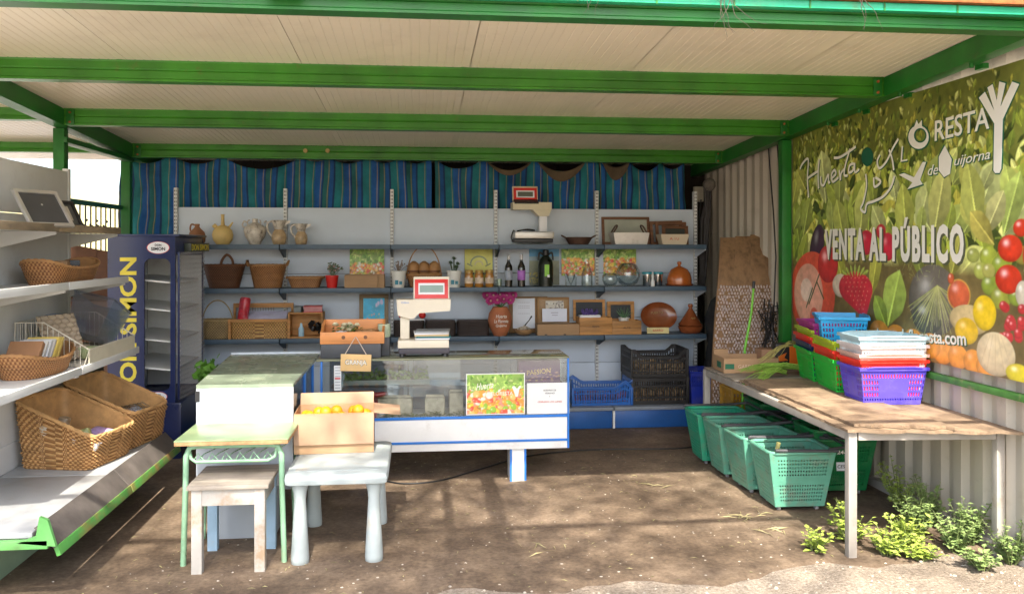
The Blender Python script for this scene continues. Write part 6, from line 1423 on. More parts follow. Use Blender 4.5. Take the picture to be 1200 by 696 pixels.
# ================================================================ LEFT SHELF GOODS
# framed things on the top shelf
SZ = 1.756
def leaner(u, v, Y, w, h, label, inner, tiltdir=0.5):
    p = atY(u, v, Y); t = thing('framed_board', label, 'frame', (p.x, Y, SZ), R(62)); E = Matrix.Rotation(-tiltdir, 4, 'X'); 
    for (a, b) in (((-w / 2, -.01, 0), (w / 2, .01, .022)), ((-w / 2, -.01, h - .022), (w / 2, .01, h)), ((-w / 2, -.01, .022), (-w / 2 + .022, .01, h - .022)), ((w / 2 - .022, -.01, .022), (w / 2, .01, h - .022))):
        m_ = MB(); m_.M = E; m_.bb(a, b, .002); m_.build('frame_rail', ALU if w > .25 else BLACK, t)
    m_ = MB(); m_.M = E; m_.bb((-w / 2 + .02, -.002, .02), (w / 2 - .02, .004, h - .02)); m_.build('panel', inner, t)
    m_ = MB(); m_.M = Matrix.Identity(4); m_.tube([(0, .01 + h * .5 * math.sin(tiltdir), h * .5), (0, .02 + h * .75, .006)], .006, 6); m_.build('stay', ALU, t); return t
leaner(62, 255, 5.0, .28, .25, 'larger dark framed panel with metal edge propped on the left top shelf', mat('dark slate panel', (.05, .05, .05), .4), .62)
t2 = leaner(82, 258, 5.35, .20, .19, 'smaller black framed picture with pale centre on the left top shelf', mat('dark mount', (.06, .06, .055), .4), .55)
m_ = MB(); m_.M = Matrix.Rotation(-.55, 4, 'X'); m_.bb((-.045, -.006, .05), (.045, -.003, .15)); m_.build('pale_print', mat('pale print', (.42, .38, .30), .6), t2)
p = (-2.12, 5.17, SZ); t = thing('small_camera', 'small black camera like gadget between the two propped frames', 'gadget', p); MB().bb((-.03, -.03, 0), (.03, .03, .05), .006).build('gadget_body', BLACK, t); MB().cyl((.03, 0, .028), (.045, 0, .028), .018).build('lens', ALU, t)
for k, yy in enumerate((5.62, 5.74, 5.86, 5.97)):
    m_ = MB(); m_.tube([(0, 0, .008), (-.02, .02, .03), (-.03, .05, .028), (.0, .06, .01)], .006, 6); m_.tube([(0, 0, .008), (.02, .04, .01)], .005, 6); o = m_.build('iron_hook', BLACK); o.location = (-2.08, yy, SZ); tag(o, 'black iron hook on the far end of the left top shelf', 'hook', 'black iron hooks on the left top shelf')
# shallow basket on second shelf (v 300-328)
p = (-2.13, 5.40, 1.4255)
basket(p, 'long shallow honey wicker basket on the middle left shelf', WICKM, .11, .30, .14, .37, .115, 9, 3.0, rot=0, amp=.004, hf=lambda x, y: .095 + .05 * abs(y) ** 3)
for k, (dy, mt_, lb) in enumerate(((-.18, BLACK, 'black plastic cap nearest in the shallow left basket'), (.0, CARD, 'brown cardboard tag in the middle of the shallow left basket'), (.17, BLACK, 'black and silver box farthest in the shallow left basket'))):
    t = thing('small_box', lb, 'box', (p[0], p[1] + dy, p[2] + .07), R(12 * k)); MB().bb((-.035, -.05, 0), (.035, .05, .065), .005).build('box_body', mt_, t); MB().bb((-.036, -.03, .02), (.0355, .03, .03)).build('label_band', ALU, t)
# third shelf: basket with books, wire basket with egg tray and clear tub
p = (-2.10, 4.97, .9455)
basket(p, 'oval wicker basket holding upright booklets on the lower left shelf', WICKM, .12, .26, .15, .33, .11, 9, 2.4, amp=.004, hf=lambda x, y: .09 + .05 * abs(y) ** 2)
for k, (c, lb) in enumerate((((.30, .15, .07), 'brown kraft booklet nearest in the oval wicker basket'), ((.62, .60, .55), 'white booklet second in the oval wicker basket'), ((.60, .60, .60), 'grey white booklet third in the oval wicker basket'), ((.50, .48, .45), 'thin grey booklet fourth in the oval wicker basket'), ((.70, .52, .12), 'bright yellow booklet in the oval wicker basket'), ((.62, .45, .12), 'darker yellow booklet last in the oval wicker basket'))):
    o = MB().box((0, 0, .0), (.17, .016 if k not in (0, 4) else .032, .19), (R(-38), 0, 0), .002).build('booklet', mat('booklet cover %d' % k, c, .7, .1, 9, 0)); o.location = (p[0], p[1] - .15 + k * .052, p[2] + .105); tag(o, lb, 'booklet', 'booklets in the oval basket')
WR = mat('cream wire', (.62, .58, .48), .5, dirt=.3)
wb_ = thing('wire_basket', 'cream wire basket with a solid front lip on the lower left shelf', 'basket', (-2.12, 5.60, .9455))
m_ = MB(); L0, L1 = -.40, .40
def pr(x): return .13 if x > .14 else .235 - (x + .2) * .3
A, B = -.19, .19
for yy in (L0, L1):
    m_.tube([(A, yy, .005), (A, yy, .26), (-.03, yy, .26), (B + .03, yy, .10), (B, yy, .005)], .004, 6, close=True)
    for i in range(13):
        xx = A + .03 * (i + 1); 
        if xx < B: zz = .26 if xx < -.03 else .26 - (xx + .03) / (B + .06) * .16; m_.tube([(xx, yy, .005), (xx, yy, zz)], .0022, 5)
for (xx, zz) in ((A, .26), (A, .005), (B, .005), (B + .03, .10), (A, .13)): m_.tube([(xx, L0, zz), (xx, L1, zz)], .004, 6)
for i in range(29): yy = L0 + .028 * (i + .5); m_.tube([(A, yy, .26), (A, yy, .005), (B, yy, .005)], .0022, 5)
m_.build('wire_frame', WR, wb_, smooth=50)
m_ = MB(); m_.prism([(L0, .004), (L1, .004), (L1, .105), (L0, .105)], .004, (B + .026, 0, 0), (0, 1, 0), (-.0, 0, 1)); m_.build('front_lip', mat('ivory lip', (.60, .55, .42), .6, .1, 5, 0, dirt=.4), wb_, smooth=0)
m_ = MB()
def egg(s, t): return (-.14 + .26 * s, -.0, 0.26 * t)
t = thing('egg_tray', 'brown moulded egg tray standing in the cream wire basket', 'tray', (-2.17, 5.40, .955), R(70))
def ef(s, tt): 
    b = .016 * math.sin(s * PI * 10) * math.sin(tt * PI * 10); return (-.15 + .30 * s, b - .10 * (1 - tt), .01 + .27 * tt)
MB().patch(ef, 60, 60).build('moulded_pulp', mat('pulp board', (.40, .32, .23), .9, .1, 12, .3), t, solid=.003, smooth=60, recalc=False)
t = thing('small_carton', 'brown egg carton lying low in the wire basket', 'carton', (-2.10, 5.48, .952), R(80)); 
for k in range(5): MB().lathe([(.022, 0), (.03, .035), (.034, .07), (.02, .08)], c=(-.13 + k * .065, 0, 0), n=12).build('cup', mat('pulp board', (0, 0, 0)), t, smooth=60)
t = thing('clear_tub', 'large clear plastic container tilted at the far end of the wire basket', 'container', (-2.12, 5.80, 1.05), 0)
m_ = MB(); m_.M = Matrix.Rotation(R(-20), 4, 'X') @ Matrix.Rotation(R(14), 4, 'Y'); vs = f(0, .10, .13) + f(.25, .13, .17) + f(.25, .124, .164) + f(.006, .095, .125)
m_.add(vs, TUB); m_.build('tub_body', glassy('cloudy plastic', (.80, .82, .86), .16, .25), t, smooth=0)
m_ = MB(); m_.M = Matrix.Rotation(R(-20), 4, 'X') @ Matrix.Rotation(R(14), 4, 'Y'); m_.tube([(-.13, -.17, .25), (.13, -.17, .25), (.13, .17, .25), (-.13, .17, .25)], .007, 6, close=True); m_.build('rim', glassy('cloudy plastic'), t)
t = thing('wrapped_loaf', 'pale green wrapped packet at the front of the wire basket', 'packet', (-2.02, 5.52, .955), R(70)); MB().box((0, 0, .04), (.14, .08, .07), None, .02).build('wrapped_body', mat('pale green wrap', (.42, .48, .25), .5, .2, 14, 0), t)
o = MB().lathe([(.09, 0), (.10, .01), (.10, .02), (.06, .055), (.03, .06)], n=24).build('blue_lid', glassy('blue plastic film', (.45, .6, .8), .2, .2), smooth=50); o.name = 'clear_dome'; o.location = (-2.22, 5.55, 1.17); tag(o, 'bluish clear plastic dome behind the egg tray', 'lid')
# big slanted baskets on the base
def hslant(x, y):
    return .40 - (x + 1) / 2 * .21 if x > -2 else .4
t1 = basket((-2.05, 5.42, .3515), 'nearest big slant fronted wicker display basket on the left base shelf', WICK, .215, .215, .25, .235, .40, 19, 9, rot=R(-12), amp=.011, stake=.034, hf=hslant, rimr=.012)
t2 = basket((-1.985, 5.91, .3515), 'far big slant fronted wicker display basket beside the cooler', WICK, .21, .215, .245, .235, .40, 19, 9, rot=R(-12), amp=.011, stake=.034, hf=lambda x, y: .43 - (x + 1) / 2 * .20, rimr=.012)
random.seed(17)
for k, (bx_, by_, lb, c) in enumerate(((-1.92, 5.22, 'white plastic packet low at the front of the nearest wicker display basket', (.7, .68, .66)), (-1.90, 5.40, 'lilac net packet in the nearest wicker display basket', (.40, .28, .50)), (-2.02, 5.36, 'green net packet in the nearest wicker display basket', (.34, .36, .14)), (-2.14, 5.25, 'paper packet standing at the back of the nearest wicker display basket', (.55, .48, .38)), (-2.14, 5.42, 'brown paper packet deep in the nearest wicker display basket', (.35, .26, .16)))):
    t = thing('produce_packet', lb, 'packet', (bx_, by_, .46 + (.05 if k > 2 else .02)), R(random.uniform(-40, 40))); MB().box((0, 0, .03), (.15, .10, .06) if k < 3 else (.06, .08, .16), (R(random.uniform(-20, 20)), R(random.uniform(-20, 20)), 0), .02).build('packet_body', mat('packet wrap %d' % k, c, .35, .25, 22, .3, 40), t, smooth=60); MB().box((0, 0, .02), (.165, .02, .01), None, .003).build('sealed_edge', PAPER, t)
for k, (bx_, by_) in enumerate(((-2.02, 5.80), (-1.89, 5.88))):
    t = thing('clear_punnet', ('small clear punnet at the back of the far wicker display basket', 'large clear punnet at the front of the far wicker display basket')[k], 'punnet', (bx_, by_, .50), R(60)); m_ = MB(); w_ = .07 + .03 * k; m_.add(f(0, w_, .06) + f(.07, w_ + .02, .075) + f(.07, w_ + .017, .072) + f(.003, w_ - .003, .057), TUB); m_.build('punnet_body', glassy('cloudy plastic'), t, smooth=0)
    m_ = MB()
    for i in range(7): m_.tube([(-w_ + i * w_ / 3, -.07, .072), (-w_ + i * w_ / 3, 0, .10), (-w_ + i * w_ / 3, .07, .072)], .006, 6)
    m_.build('ribbed_lid', glassy('bright clear glass'), t, smooth=50)
# brown basketry behind the left shelves, seen past their end
t = thing('leaning_cork_sheet', 'brown woven mat leaning in the dark corner behind the left shelves', 'mat', (-2.62, 7.15, 1.25), R(12)); MB().box((0, 0, .17), (.40, .03, .42), (0, R(12), 0), .01).build('mat_sheet', WICKD, t); MB().box((.02, -.02, .17), (.012, .012, .40), (0, R(12), 0)).build('mat_rib', DARKW, t)
t = thing('brown_rack', 'dark brown woven rack low in the corner left of the cooler', 'rack', (-2.60, 7.05, .0), R(5)); MB().bb((-.2, -.1, .9), (.2, .1, 1.22), .01).build('rack_top', WICKD, t); [MB().bb((sx - .02, -.08, 0), (sx + .02, .08, .9)).build('leg', DARKW, t) for sx in (-.17, .17)]
# ================================================================ RIGHT: TABLE
TW = mat('grey table paint', (.36, .33, .29), .6, .12, 6, .15, dirt=.8, dirtc=(.26, .19, .12), ds=5)
tb = thing('produce_table', 'long plywood topped table with grey square legs beside the banner wall', 'table', (0, 0, 0))
ya, yb, xa, xb = 4.27, 6.60, 2.25, 3.115
for (x, y) in ((xa, ya), (xb - .07, ya - .06), (xa, yb - .055), (xb - .07, yb - .055)): MB().bb((x + .006, y + .005, 0), (x + .052, y + .05, .668), .003).build('leg', TW, tb)
for (a, b) in (((xa + .010, ya + .053, .622), (xa + .046, yb - .053, .668)), ((xb - .06, ya + .056, .615), (xb - .015, yb - .056, .668)), ((xa + .059, yb - .05, .615), (xb - .071, yb - .004, .668))):
    MB().bb(a, b, .003).build('rail', TW, tb)
m_ = MB(); m_.prism([(xa + .059, ya + .002), (xb - .071, ya - .056), (xb - .071, ya - .01), (xa + .059, ya + .048)], .042, (0, 0, .625), (1, 0, 0), (0, 1, 0)); m_.build('rail', TW, tb)
for yy in (5.02, 5.75): MB().bb((xa + .051, yy, .62), (xb - .061, yy + .05, .667)).build('cross_bar', TW, tb)
PLY = mat('worn plywood', (.27, .19, .12), .85, .3, 5, .4, 60, dirt=.8, dirtc=(.12, .075, .045), ds=7, dt=.45)
random.seed(13)
def plyboard(y0, y1, z, x0, x1, nm):
    n = 26; m_ = MB(); L = [(x0 + random.uniform(-.006, .006), y0 + (y1 - y0) * i / n) for i in range(n + 1)]; F_ = [(x0 + (x1 - x0) * i / n, y0 + random.uniform(-.02, .010) + .012 * math.sin(i * .9) - .13 * i / n) for i in range(n + 1)]
    poly = F_ + [(x1, y1)] + L[::-1][:-1]
    m_.prism(poly, .014, (0, 0, z), (1, 0, 0), (0, 1, 0)); m_.build(nm, PLY, tb, smooth=0)
plyboard(4.25, 5.12, .671, xa - .01, xb + .002, 'plywood_top'); plyboard(5.135, 5.93, .671, xa + .05, xb + .015, 'plywood_top')
plyboard(4.32, 5.85, .688, xa + .055, xa + .55, 'plywood_sheet')
MB().bb((xa + .02, 5.94, .671), (xb + .01, yb, .683), .002).build('grey_board', GREYW, tb)
TT = .686
# baskets
def hh(i, a, b, n, nv):
    if b < 2 or b > nv - 3: return False
    e = min(a, n - 1 - a)
    return a % 2 == 1 and b % 3 != 0 and (e < n * .24 or b > nv - 6 or b < 4)
def handbasket(mt, label, loc, rot, group, partial=False):
    t = thing('shopping_basket', label, 'basket', loc, rot, group)
    W, D, H = .41, .30, .225
    perf(W * .86, D * .82, W, D, H, holes=hh, nu=46, nd=30, nv=18).build('basket_body', mt, t, solid=.003, smooth=0, recalc=False)
    m_ = MB(); C = [(-W / 2 - .006, -D / 2 - .006), (W / 2 + .006, -D / 2 - .006), (W / 2 + .006, D / 2 + .006), (-W / 2 - .006, D / 2 + .006)]
    for k in range(4):
        a, b = C[k], C[(k + 1) % 4]; m_.box(((a[0] + b[0]) / 2, (a[1] + b[1]) / 2, H - .008), (abs(a[0] - b[0]) + .012, abs(a[1] - b[1]) + .012, .02) if k % 2 == 0 else (.0125, abs(a[1] - b[1]) - .013, .02), None, .002)
    m_.build('rim', mt, t, smooth=0)
    for sy in (-1, 1):
        P = [(-W * .42, sy * (D / 2 + .012), H - .002), (-W * .30, sy * (D / 2 + .016), H + .004), (W * .30, sy * (D / 2 + .016), H + .004), (W * .42, sy * (D / 2 + .012), H - .002)]
        MB().tube(P, .006, 6).build('folded_handle', mt, t, smooth=40)
    return t
PUR = plas('violet blue plastic', (.085, .06, .55), .4); REDP = plas('red basket plastic', (.75, .03, .015), .2); ORP = plas('salmon basket plastic', (.64, .40, .33), .3); WHP = plas('white basket plastic', (.66, .60, .60), .3); LBP = plas('pale ice blue plastic', (.38, .54, .60), .3); SKY = plas('sky blue plastic', (.01, .33, .68), .2); GRP = plas('bright green plastic', (.01, .42, .04), .25); YGP = plas('lime plastic', (.40, .55, .02), .25); MAG = plas('magenta plastic', (.38, .02, .22), .25)
G1 = 'baskets stacked nearest on the table'
bx_, by_ = 2.865, 5.02
for (mt, dz, r_, lb) in ((PUR, 0, 0, 'violet blue shopping basket, lowest of the nearest stack on the table'), (REDP, .045, .5, 'red basket rim just above the violet blue basket'), (ORP, .08, -1, 'pale salmon basket between the red and the white baskets'), (WHP, .135, 1, 'white basket second from the top of the nearest stack'), (LBP, .185, -1.5, 'pale ice blue basket on top of the nearest stack')):
    handbasket(mt, lb, (bx_, by_, TT + .002 + dz), R(r_ - 3), G1)
G2 = 'baskets stacked against the banner'
for (mt, xx, yy, dz, r_, lb) in ((GRP, 2.84, 5.42, 0, 82, 'bright green basket behind the violet one on the table'), (GRP, 2.90, 5.85, 0, 80, 'bright green basket farthest back against the banner'), (REDP, 2.84, 5.42, .06, 82, 'red basket nested in the nearer green basket'), (NAVY, 2.90, 5.85, .05, 80, 'navy basket nested in the farthest green basket'),
                              (REDP, 2.90, 5.85, .10, 80, 'red basket nested above the navy one at the back'), (YGP, 2.84, 5.42, .12, 82, 'lime basket nested above the nearer red basket'), (YGP, 2.90, 5.83, .15, 80, 'lime basket nested highest but two in the far stack'), (MAG, 2.90, 5.80, .20, 80, 'magenta basket just under the sky blue basket'), (SKY, 2.89, 5.60, .26, 70, 'sky blue basket topmost against the banner')):
    handbasket(mt, lb, (xx, yy, TT + .002 + dz), R(r_), G2)
# kraft tray, boxes, greens at the far end
t = carton((2.52, 6.38, .686), .42, .30, .11, 'low kraft produce tray with pale printing at the far end of the table', R(-4), name='produce_tray')
MB().bb((-.21, .11, .0), (-.10, .155, .15)).build('corner_tab', CARD, t, smooth=0); lettering('GARDEN FRESH', t, (-.10, -.151, .035), (1, 0, 0), (0, 0, 1), .26, .028, mat('faint white print', (.60, .45, .32), .8, dirt=0), .001)
MB().bb((-.215, -.08, .03), (-.2105, .02, .075)).build('green_label', INKG, t, smooth=0); MB().bb((-.20, -.1515, .03), (-.13, -.1505, .07)).build('green_label', INKG, t, smooth=0)
t = thing('black_orange_bag', 'black bag with an orange panel behind the greens on the table', 'bag', (2.90, 6.45, .686), R(-6)); MB().box((0, 0, .10), (.24, .12, .20), None, .02).build('bag_body', BLACK, t, smooth=50); MB().bb((-.01, -.0635, .02), (.09, -.0605, .18)).build('orange_panel', mat('orange print', (.75, .16, .01), .5), t); MB().prism([(-.10, .10), (-.03, .13), (-.05, .09), (-.02, .07), (-.09, .06)], .002, (0, -.061, 0)).build('orange_flash', mat('orange print', (0, 0, 0)), t, smooth=0)
t = thing('brown_box', 'small worn brown box between the kraft tray and the black bag', 'box', (2.74, 6.50, .686)); MB().bb((-.07, -.08, 0), (.06, .06, .15), .003).build('box_body', mat('worn brown card', (.30, .17, .10), .8), t)
def bunch(loc, rot, L, n, label, seed, spread=.06, droop=0.0, roots=True, col=None):
    random.seed(seed); t = thing('green_stalks', label, 'greens', loc, rot, 'cut green stalks on the table'); m_ = MB()
    for i in range(n):
        y0 = random.uniform(-spread, spread) * .5; a = random.uniform(-.35, .35); l = L * random.uniform(.6, 1.05); P = [(0, y0, random.uniform(.01, .04))]
        for k in range(1, 6): q = k / 5; P.append((-l * q, y0 + a * l * q * .5 + random.uniform(-.01, .01), .02 + random.uniform(0, .035) + .03 * math.sin(PI * q) - droop * q * q))
        m_.tube(P, [.0045, .004, .0035, .003, .002, .001], 5)
    m_.build('stalks', col or mat('spring green stalks', (.20, .34, .05), .55, .35, 20, 0, dirt=.5, dirtc=(.45, .42, .12), ds=10), t, smooth=60)
    if roots:
        r = MB()
        for i in range(26): y0 = random.uniform(-spread, spread) * .5; r.tube([(0, y0, .02), (.05, y0 * 1.2, .02), (.08 + random.uniform(0, .04), y0 * 1.8 + random.uniform(-.02, .02), random.uniform(.0, .04))], [.006, .004, .001], 5)
        r.build('pale_roots', mat('pale roots', (.55, .45, .32), .8, .3, 20, 0), t, smooth=60)
    return t
bunch((2.86, 5.98 + .10, .700), R(8), .50, 60, 'bunch of cut green onion stalks lying across the table', 4)
bunch((2.66, 5.98, .70), R(25), .40, 26, 'loose stalk ends hanging over the table edge below the kraft tray', 9, .05, .10, False)
bunch((2.95, 6.22, .86), R(10), .42, 14, 'dry yellowish stalks sticking out over the black and orange bag', 15, .03, .12, False, mat('dry yellow stalks', (.35, .32, .10), .7, .3, 20, 0))
st_ = MB().tube([atY(883, 338, 6.72), (atY(881, 0, 6.72).x, 6.73, 1.1), atY(873, 408, 6.70), (atY(870, 0, 6.68).x, 6.68, .35), (atY(868, 0, 6.66).x, 6.66, .01)], [.009, .010, .011, .011, .012], 8).build('green_stake', mat('lime cane', (.16, .52, .03), .35, .15, 20, 0, dirt=.1), smooth=60); tag(st_, 'bright lime green cane leaning in front of the stone studded board', 'cane')
o = MB().cyl((0, 0, 0), (.004, 0, .06), .012).build('cane_tip', BLACK, st_); o.location = atY(883, 338, 6.72)
# ================================================================ THRESHING BOARD
tr = thing('threshing_board', 'old curved threshing board studded with rows of flint leaning behind the table', 'board', (2.83, 7.15, 0), R(-14))
TWD = wood('threshing board wood', (.27, .155, .075), 2, 9, .8, .55, .35, .6)
def tbp(s, q, off=0.0):
    # s across 0..1, q up 0..1
    h = 1.76 * q; z = h if q < .72 else 1.267 + (h - 1.267) * .985; y = .30 * q + (0.0 if q < .70 else 1.25 * (q - .70) ** 2 * 2.4); w = .30 - .025 * q
    return ((s - .5) * 2 * w + (0.12 * (q ** 2.0)), y - off, z)
NSEG = 30
for k in range(4):
    m_ = MB(); sa, sb = k / 4 + .0008, (k + 1) / 4 - .0008; V = []; F_ = []
    tp = [0.985, .992, 1.0, 1.004][k]
    for i in range(NSEG + 1):
        q = tp * i / NSEG
        for (s, o_) in ((sa, 0), (sb, 0), (sb, -.045), (sa, -.045)): V.append(tbp(s, q, o_))
    for i in range(NSEG):
        for j in range(4): l = (j + 1) % 4; F_.append((i * 4 + j, i * 4 + l, i * 4 + 4 + l, i * 4 + 4 + j))
    F_ += [(3, 2, 1, 0), tuple(NSEG * 4 + j for j in range(4))]; m_.add(V, F_); m_.build('plank', TWD, tr, smooth=40)
random.seed(23); m_ = MB(); rows = 44
for r_ in range(rows):
    q = .03 + .715 * r_ / rows
    for c in range(21):
        if random.random() < .06: continue
        s = .035 + .93 * (c + .5 * (r_ % 2)) / 21; p = Vector(tbp(s, q + random.uniform(-.003, .003), .004)); a, b, d = random.uniform(.006, .0105), random.uniform(.009, .015), random.uniform(.006, .013)
        th_ = random.uniform(-.3, .3); ca, sa_ = math.cos(th_), math.sin(th_)
        base = [(-a, -b), (a, -b), (a * .9, b), (-a * .9, b)]; V = [(p.x + x * ca - z * sa_, p.y, p.z + x * sa_ + z * ca) for x, z in base] + [(p.x + .5 * (x * ca - z * sa_), p.y - d, p.z + .6 * (x * sa_ + z * ca)) for x, z in base]
        m_.add(V, [(0, 1, 5, 4), (1, 2, 6, 5), (2, 3, 7, 6), (3, 0, 4, 7), (4, 5, 6, 7)])
o = m_.build('flint_rows', mat('flint chips', (.62, .52, .50), .5, .5, 60, 0, dirt=.6, dirtc=(.22, .12, .07), ds=30), tr, smooth=0, recalc=False); tag(o, kind='stuff')
MB().bb((-.26, -.045 + .14, .60), (.30, .10, .66)).build('cross_batten', DARKW, tr)
for (u, v, w_, lb) in ((924, 345, .05, 'pale wood block wedged between the threshing board and green post'),):
    p = atY(u, v, 7.3); o = MB().box((0, 0, 0), (.09, .03, .13), None, .004).build('wood_block', PINE); o.location = (3.04, 7.42, 1.35); tag(o, lb, 'block')
# things in the dark gap right of the shelving
t = thing('hanging_tool_bundle', 'dark bundle hanging on the wall in the gap right of the shelving', 'bundle', (2.93, 8.42, 0)); random.seed(2)
for k in range(7): MB().tube([(random.uniform(-.05, .05), random.uniform(-.04, .04), 2.30), (random.uniform(-.07, .07), 0, 1.9), (random.uniform(-.05, .02) - .03, 0, 1.5), (-.06 + random.uniform(-.04, .04), 0, 1.15)], [.012, .02, .016, .01], 7).build('strap', mat('dark strap', (.05, .045, .045), .6, .4, 12, .2), t, smooth=60)
MB().ball((.01, -.02, 2.27), .07, n=10).build('knotted_top', mat('grey rag', (.16, .14, .12), .9, .4, 20, .5, 30), t, smooth=60)
t = thing('junction_box', 'small cream electrical box on the wall right of the shelving top', 'box', (2.98, 8.86, 2.12)); MB().bb((-.05, -.03, 0), (.05, .03, .16), .006).build('box_lid', CREAMP, t); MB().tube([(.02, -.035, .02), (0, -.04, -.1), (.02, -.03, -.6)], .008, 6).build('cable', BLACK, t)
for (yy, lb, sd_) in ((6.93, 'thin dark cable looping down the corrugated wall left of the green post', 3), (7.12, 'second dark cable hanging beside the looping one near the green post', 7)):
    random.seed(sd_); o = MB().tube([(3.07, yy + .12, 2.55), (3.085, yy + .10, 2.25), (3.08, yy + .03, 1.95), (3.07, yy - .06 + .02 * sd_ * .1, 1.55), (3.05, yy - .05, 1.1), (3.06, yy, .72)], .006, 6).build('cable', BLACK, smooth=60); tag(o, lb, 'cable')
t = thing('tangled_wires', 'tangle of dark wires at the foot of the green post behind the baskets', 'wires', (3.0, 7.0, .75)); random.seed(8)
for k in range(9): MB().tube([(random.uniform(-.10, .08), random.uniform(-.08, .08), random.uniform(0, .45)) for _ in range(6)], .005, 5).build('wire_strand', BLACK, t, smooth=60)
t = thing('dark_sack', 'dark sack slumped in the corner between the shelving and threshing board', 'sack', (2.92, 8.0, 0)); MB().lathe([(.14, 0), (.19, .1), (.18, .4), (.13, .7), (.16, .95), (.10, 1.12), (.03, 1.18)], n=18).build('sack_body', mat('dark sacking', (.02, .02, .022), .9, .4, 10, .4, 30), t, smooth=60)
# ================================================================ ROLLING BASKETS
TEAL = plas('faded teal plastic', (.11, .33, .23), .7); TEAL2 = plas('stronger teal plastic', (.02, .30, .17), .35); DKG = plas('deep green plastic', (.005, .16, .045), .35)
HB = mat('grey black handle', (.06, .06, .065), .5, .2, 9, .05, dirt=.5, dirtc=(.25, .22, .18))
def rh(i, a, b, n, nv):
    e = min(a, n - 1 - a)
    if i % 2 == 0 or True: return a % 2 == 1 and b % 2 == 1 and 3 < a < n - 4 and ((2 < b < nv * .42) or (nv * .56 < b < nv - 4))
def rolling(mt, label, loc, rot, group, hand=1):
    t = thing('rolling_basket', label, 'basket', loc, rot, group); wb, db, wt, dt_, H = .31, .26, .42, .35, .345
    b = perf(wb, db, wt, dt_, H, holes=rh, nu=44, nd=34, nv=30); b.v = [(x, y, z + .035) for x, y, z in b.v]
    b.build('basket_body', mt, t, solid=.005, smooth=0, recalc=False)
    m_ = MB(); P = [(-wt / 2, -dt_ / 2), (wt / 2, -dt_ / 2), (wt / 2, dt_ / 2), (-wt / 2, dt_ / 2)]; Q = []
    for k in range(4):
        c = Vector(P[k]); q0, q1 = Vector(P[k - 1]), Vector(P[(k + 1) % 4]); Q.append(c + (q0 - c).normalized() * .04); Q.append(c + (c - (q0 + q1) / 2) * 0 + ((q0 - c).normalized() + (q1 - c).normalized()) * .012); Q.append(c + (q1 - c).normalized() * .04)
    m_.tube([(q.x, q.y, H + .03) for q in Q], .013, 8, close=True); m_.build('rim', mt, t, smooth=50)
    m_ = MB(); z = H + .052; m_.tube([(wt / 2 + .01, -dt_ / 2 - .012, z - .01), (-wt / 2 + .03, -dt_ / 2 - .016, z)], .010, 8); m_.tube([(wt / 2 - .05, -dt_ / 2 - .014, z), (wt / 2 + .09, -dt_ / 2 + .02, z + .01), (wt / 2 + .08, dt_ / 2 - .02, z + .015), (wt / 2 - .03, dt_ / 2 + .01, z)], .010, 8)
    m_.tube([(-wt / 2 - .004, dt_ / 2 + .012, z - .006), (wt / 2, dt_ / 2 + .012, z)], .009, 8); m_.build('folded_handle', HB, t, smooth=50)
    for sx in (-1, 1):
        for sy in (-1, 1): MB().cyl((sx * .12 - .008, sy * .09, .018), (sx * .12 + .008, sy * .09, .018), .018, n=14).build('wheel', mat('grey wheel', (.3, .3, .3), .6), t)
    return t
GA = 'teal rolling baskets in a row before the table'
for (xx, yy, r_, mt, lb) in ((2.36, 5.20, -2, TEAL, 'nearest faded teal rolling basket with plant scraps inside'), (2.33, 5.59, 2, TEAL, 'second nearest faded teal rolling basket'), (2.31, 5.97, 0, TEAL, 'third faded teal rolling basket, just before the stronger green one'), (2.29, 6.35, -2, TEAL2, 'farthest rolling basket of the row, stronger teal green')):
    rolling(mt, lb, (xx, yy, 0), R(r_), GA)
GB = 'dark green rolling baskets under the table'
for (xx, yy, zz, r_, lb) in ((2.80, 5.50, 0, -4, 'deep green rolling basket under the table nearest the wall'), (2.80, 5.51, .055, -3, 'deep green rolling basket nested inside the nearest one'), (2.80, 5.95, 0, 3, 'deep green rolling basket second under the table'), (2.80, 6.40, 0, -2, 'deep green rolling basket farthest under the table'), (2.80, 6.41, .06, -2, 'deep green rolling basket nested in the farthest one')):
    t = rolling(DKG, lb, (xx, yy, zz), R(r_), GB)
    if zz == 0 and yy < 5.6:
        lettering('24-24', t, (-.055, -.172, .285), (1, 0, 0), (0, -.15, 1), .10, .025, INKW, .002, bold=.02); MB().box((.0, -.160, .20), (.11, .003, .055), (R(-8), 0, 0)).build('torn_label', PAPER, t, smooth=0); lettering('CESTA', t, (-.05, -.1635, .19), (1, 0, 0), (0, -.15, 1), .09, .022, INK, .0015)
random.seed(19); m_ = MB()
for i in range(60):
    a = random.uniform(0, 6.3); L = random.uniform(.06, .2); c = Vector((random.uniform(-.14, .14), random.uniform(-.10, .10), .22 + random.uniform(0, .07))); d = Vector((math.cos(a), math.sin(a), random.uniform(-.2, .35))) * L / 2; e = Vector((-d.y, d.x, 0)).normalized() * .005; u_ = Vector((0, 0, .02)); m_.add([c - d, c - e + u_, c + d, c + e + u_], [(0, 1, 2, 3)])
m_.tube([(-.12, -.05, .2), (-.13, -.07, .34), (-.12, -.08, .40)], [.012, .012, .014], 8)
o = m_.build('plant_scraps', mat('withered leaves', (.30, .28, .10), .8, .5, 20, 0, dirt=0), smooth=0, recalc=False); o.location = (2.36, 5.20, 0.02); tag(o, 'withered leaf scraps heaped in the nearest teal rolling basket', 'scraps', kind='stuff')
o = MB().bb((-.13, -.11, .04), (.13, .11, .19), .03).build('soil_heap', mat('dark compost', (.10, .075, .05), .95, .4, 20, .6, 30)); o.location = (2.36, 5.20, 0.02); tag(o, 'dark compost filling the nearest teal rolling basket', 'compost', kind='stuff')
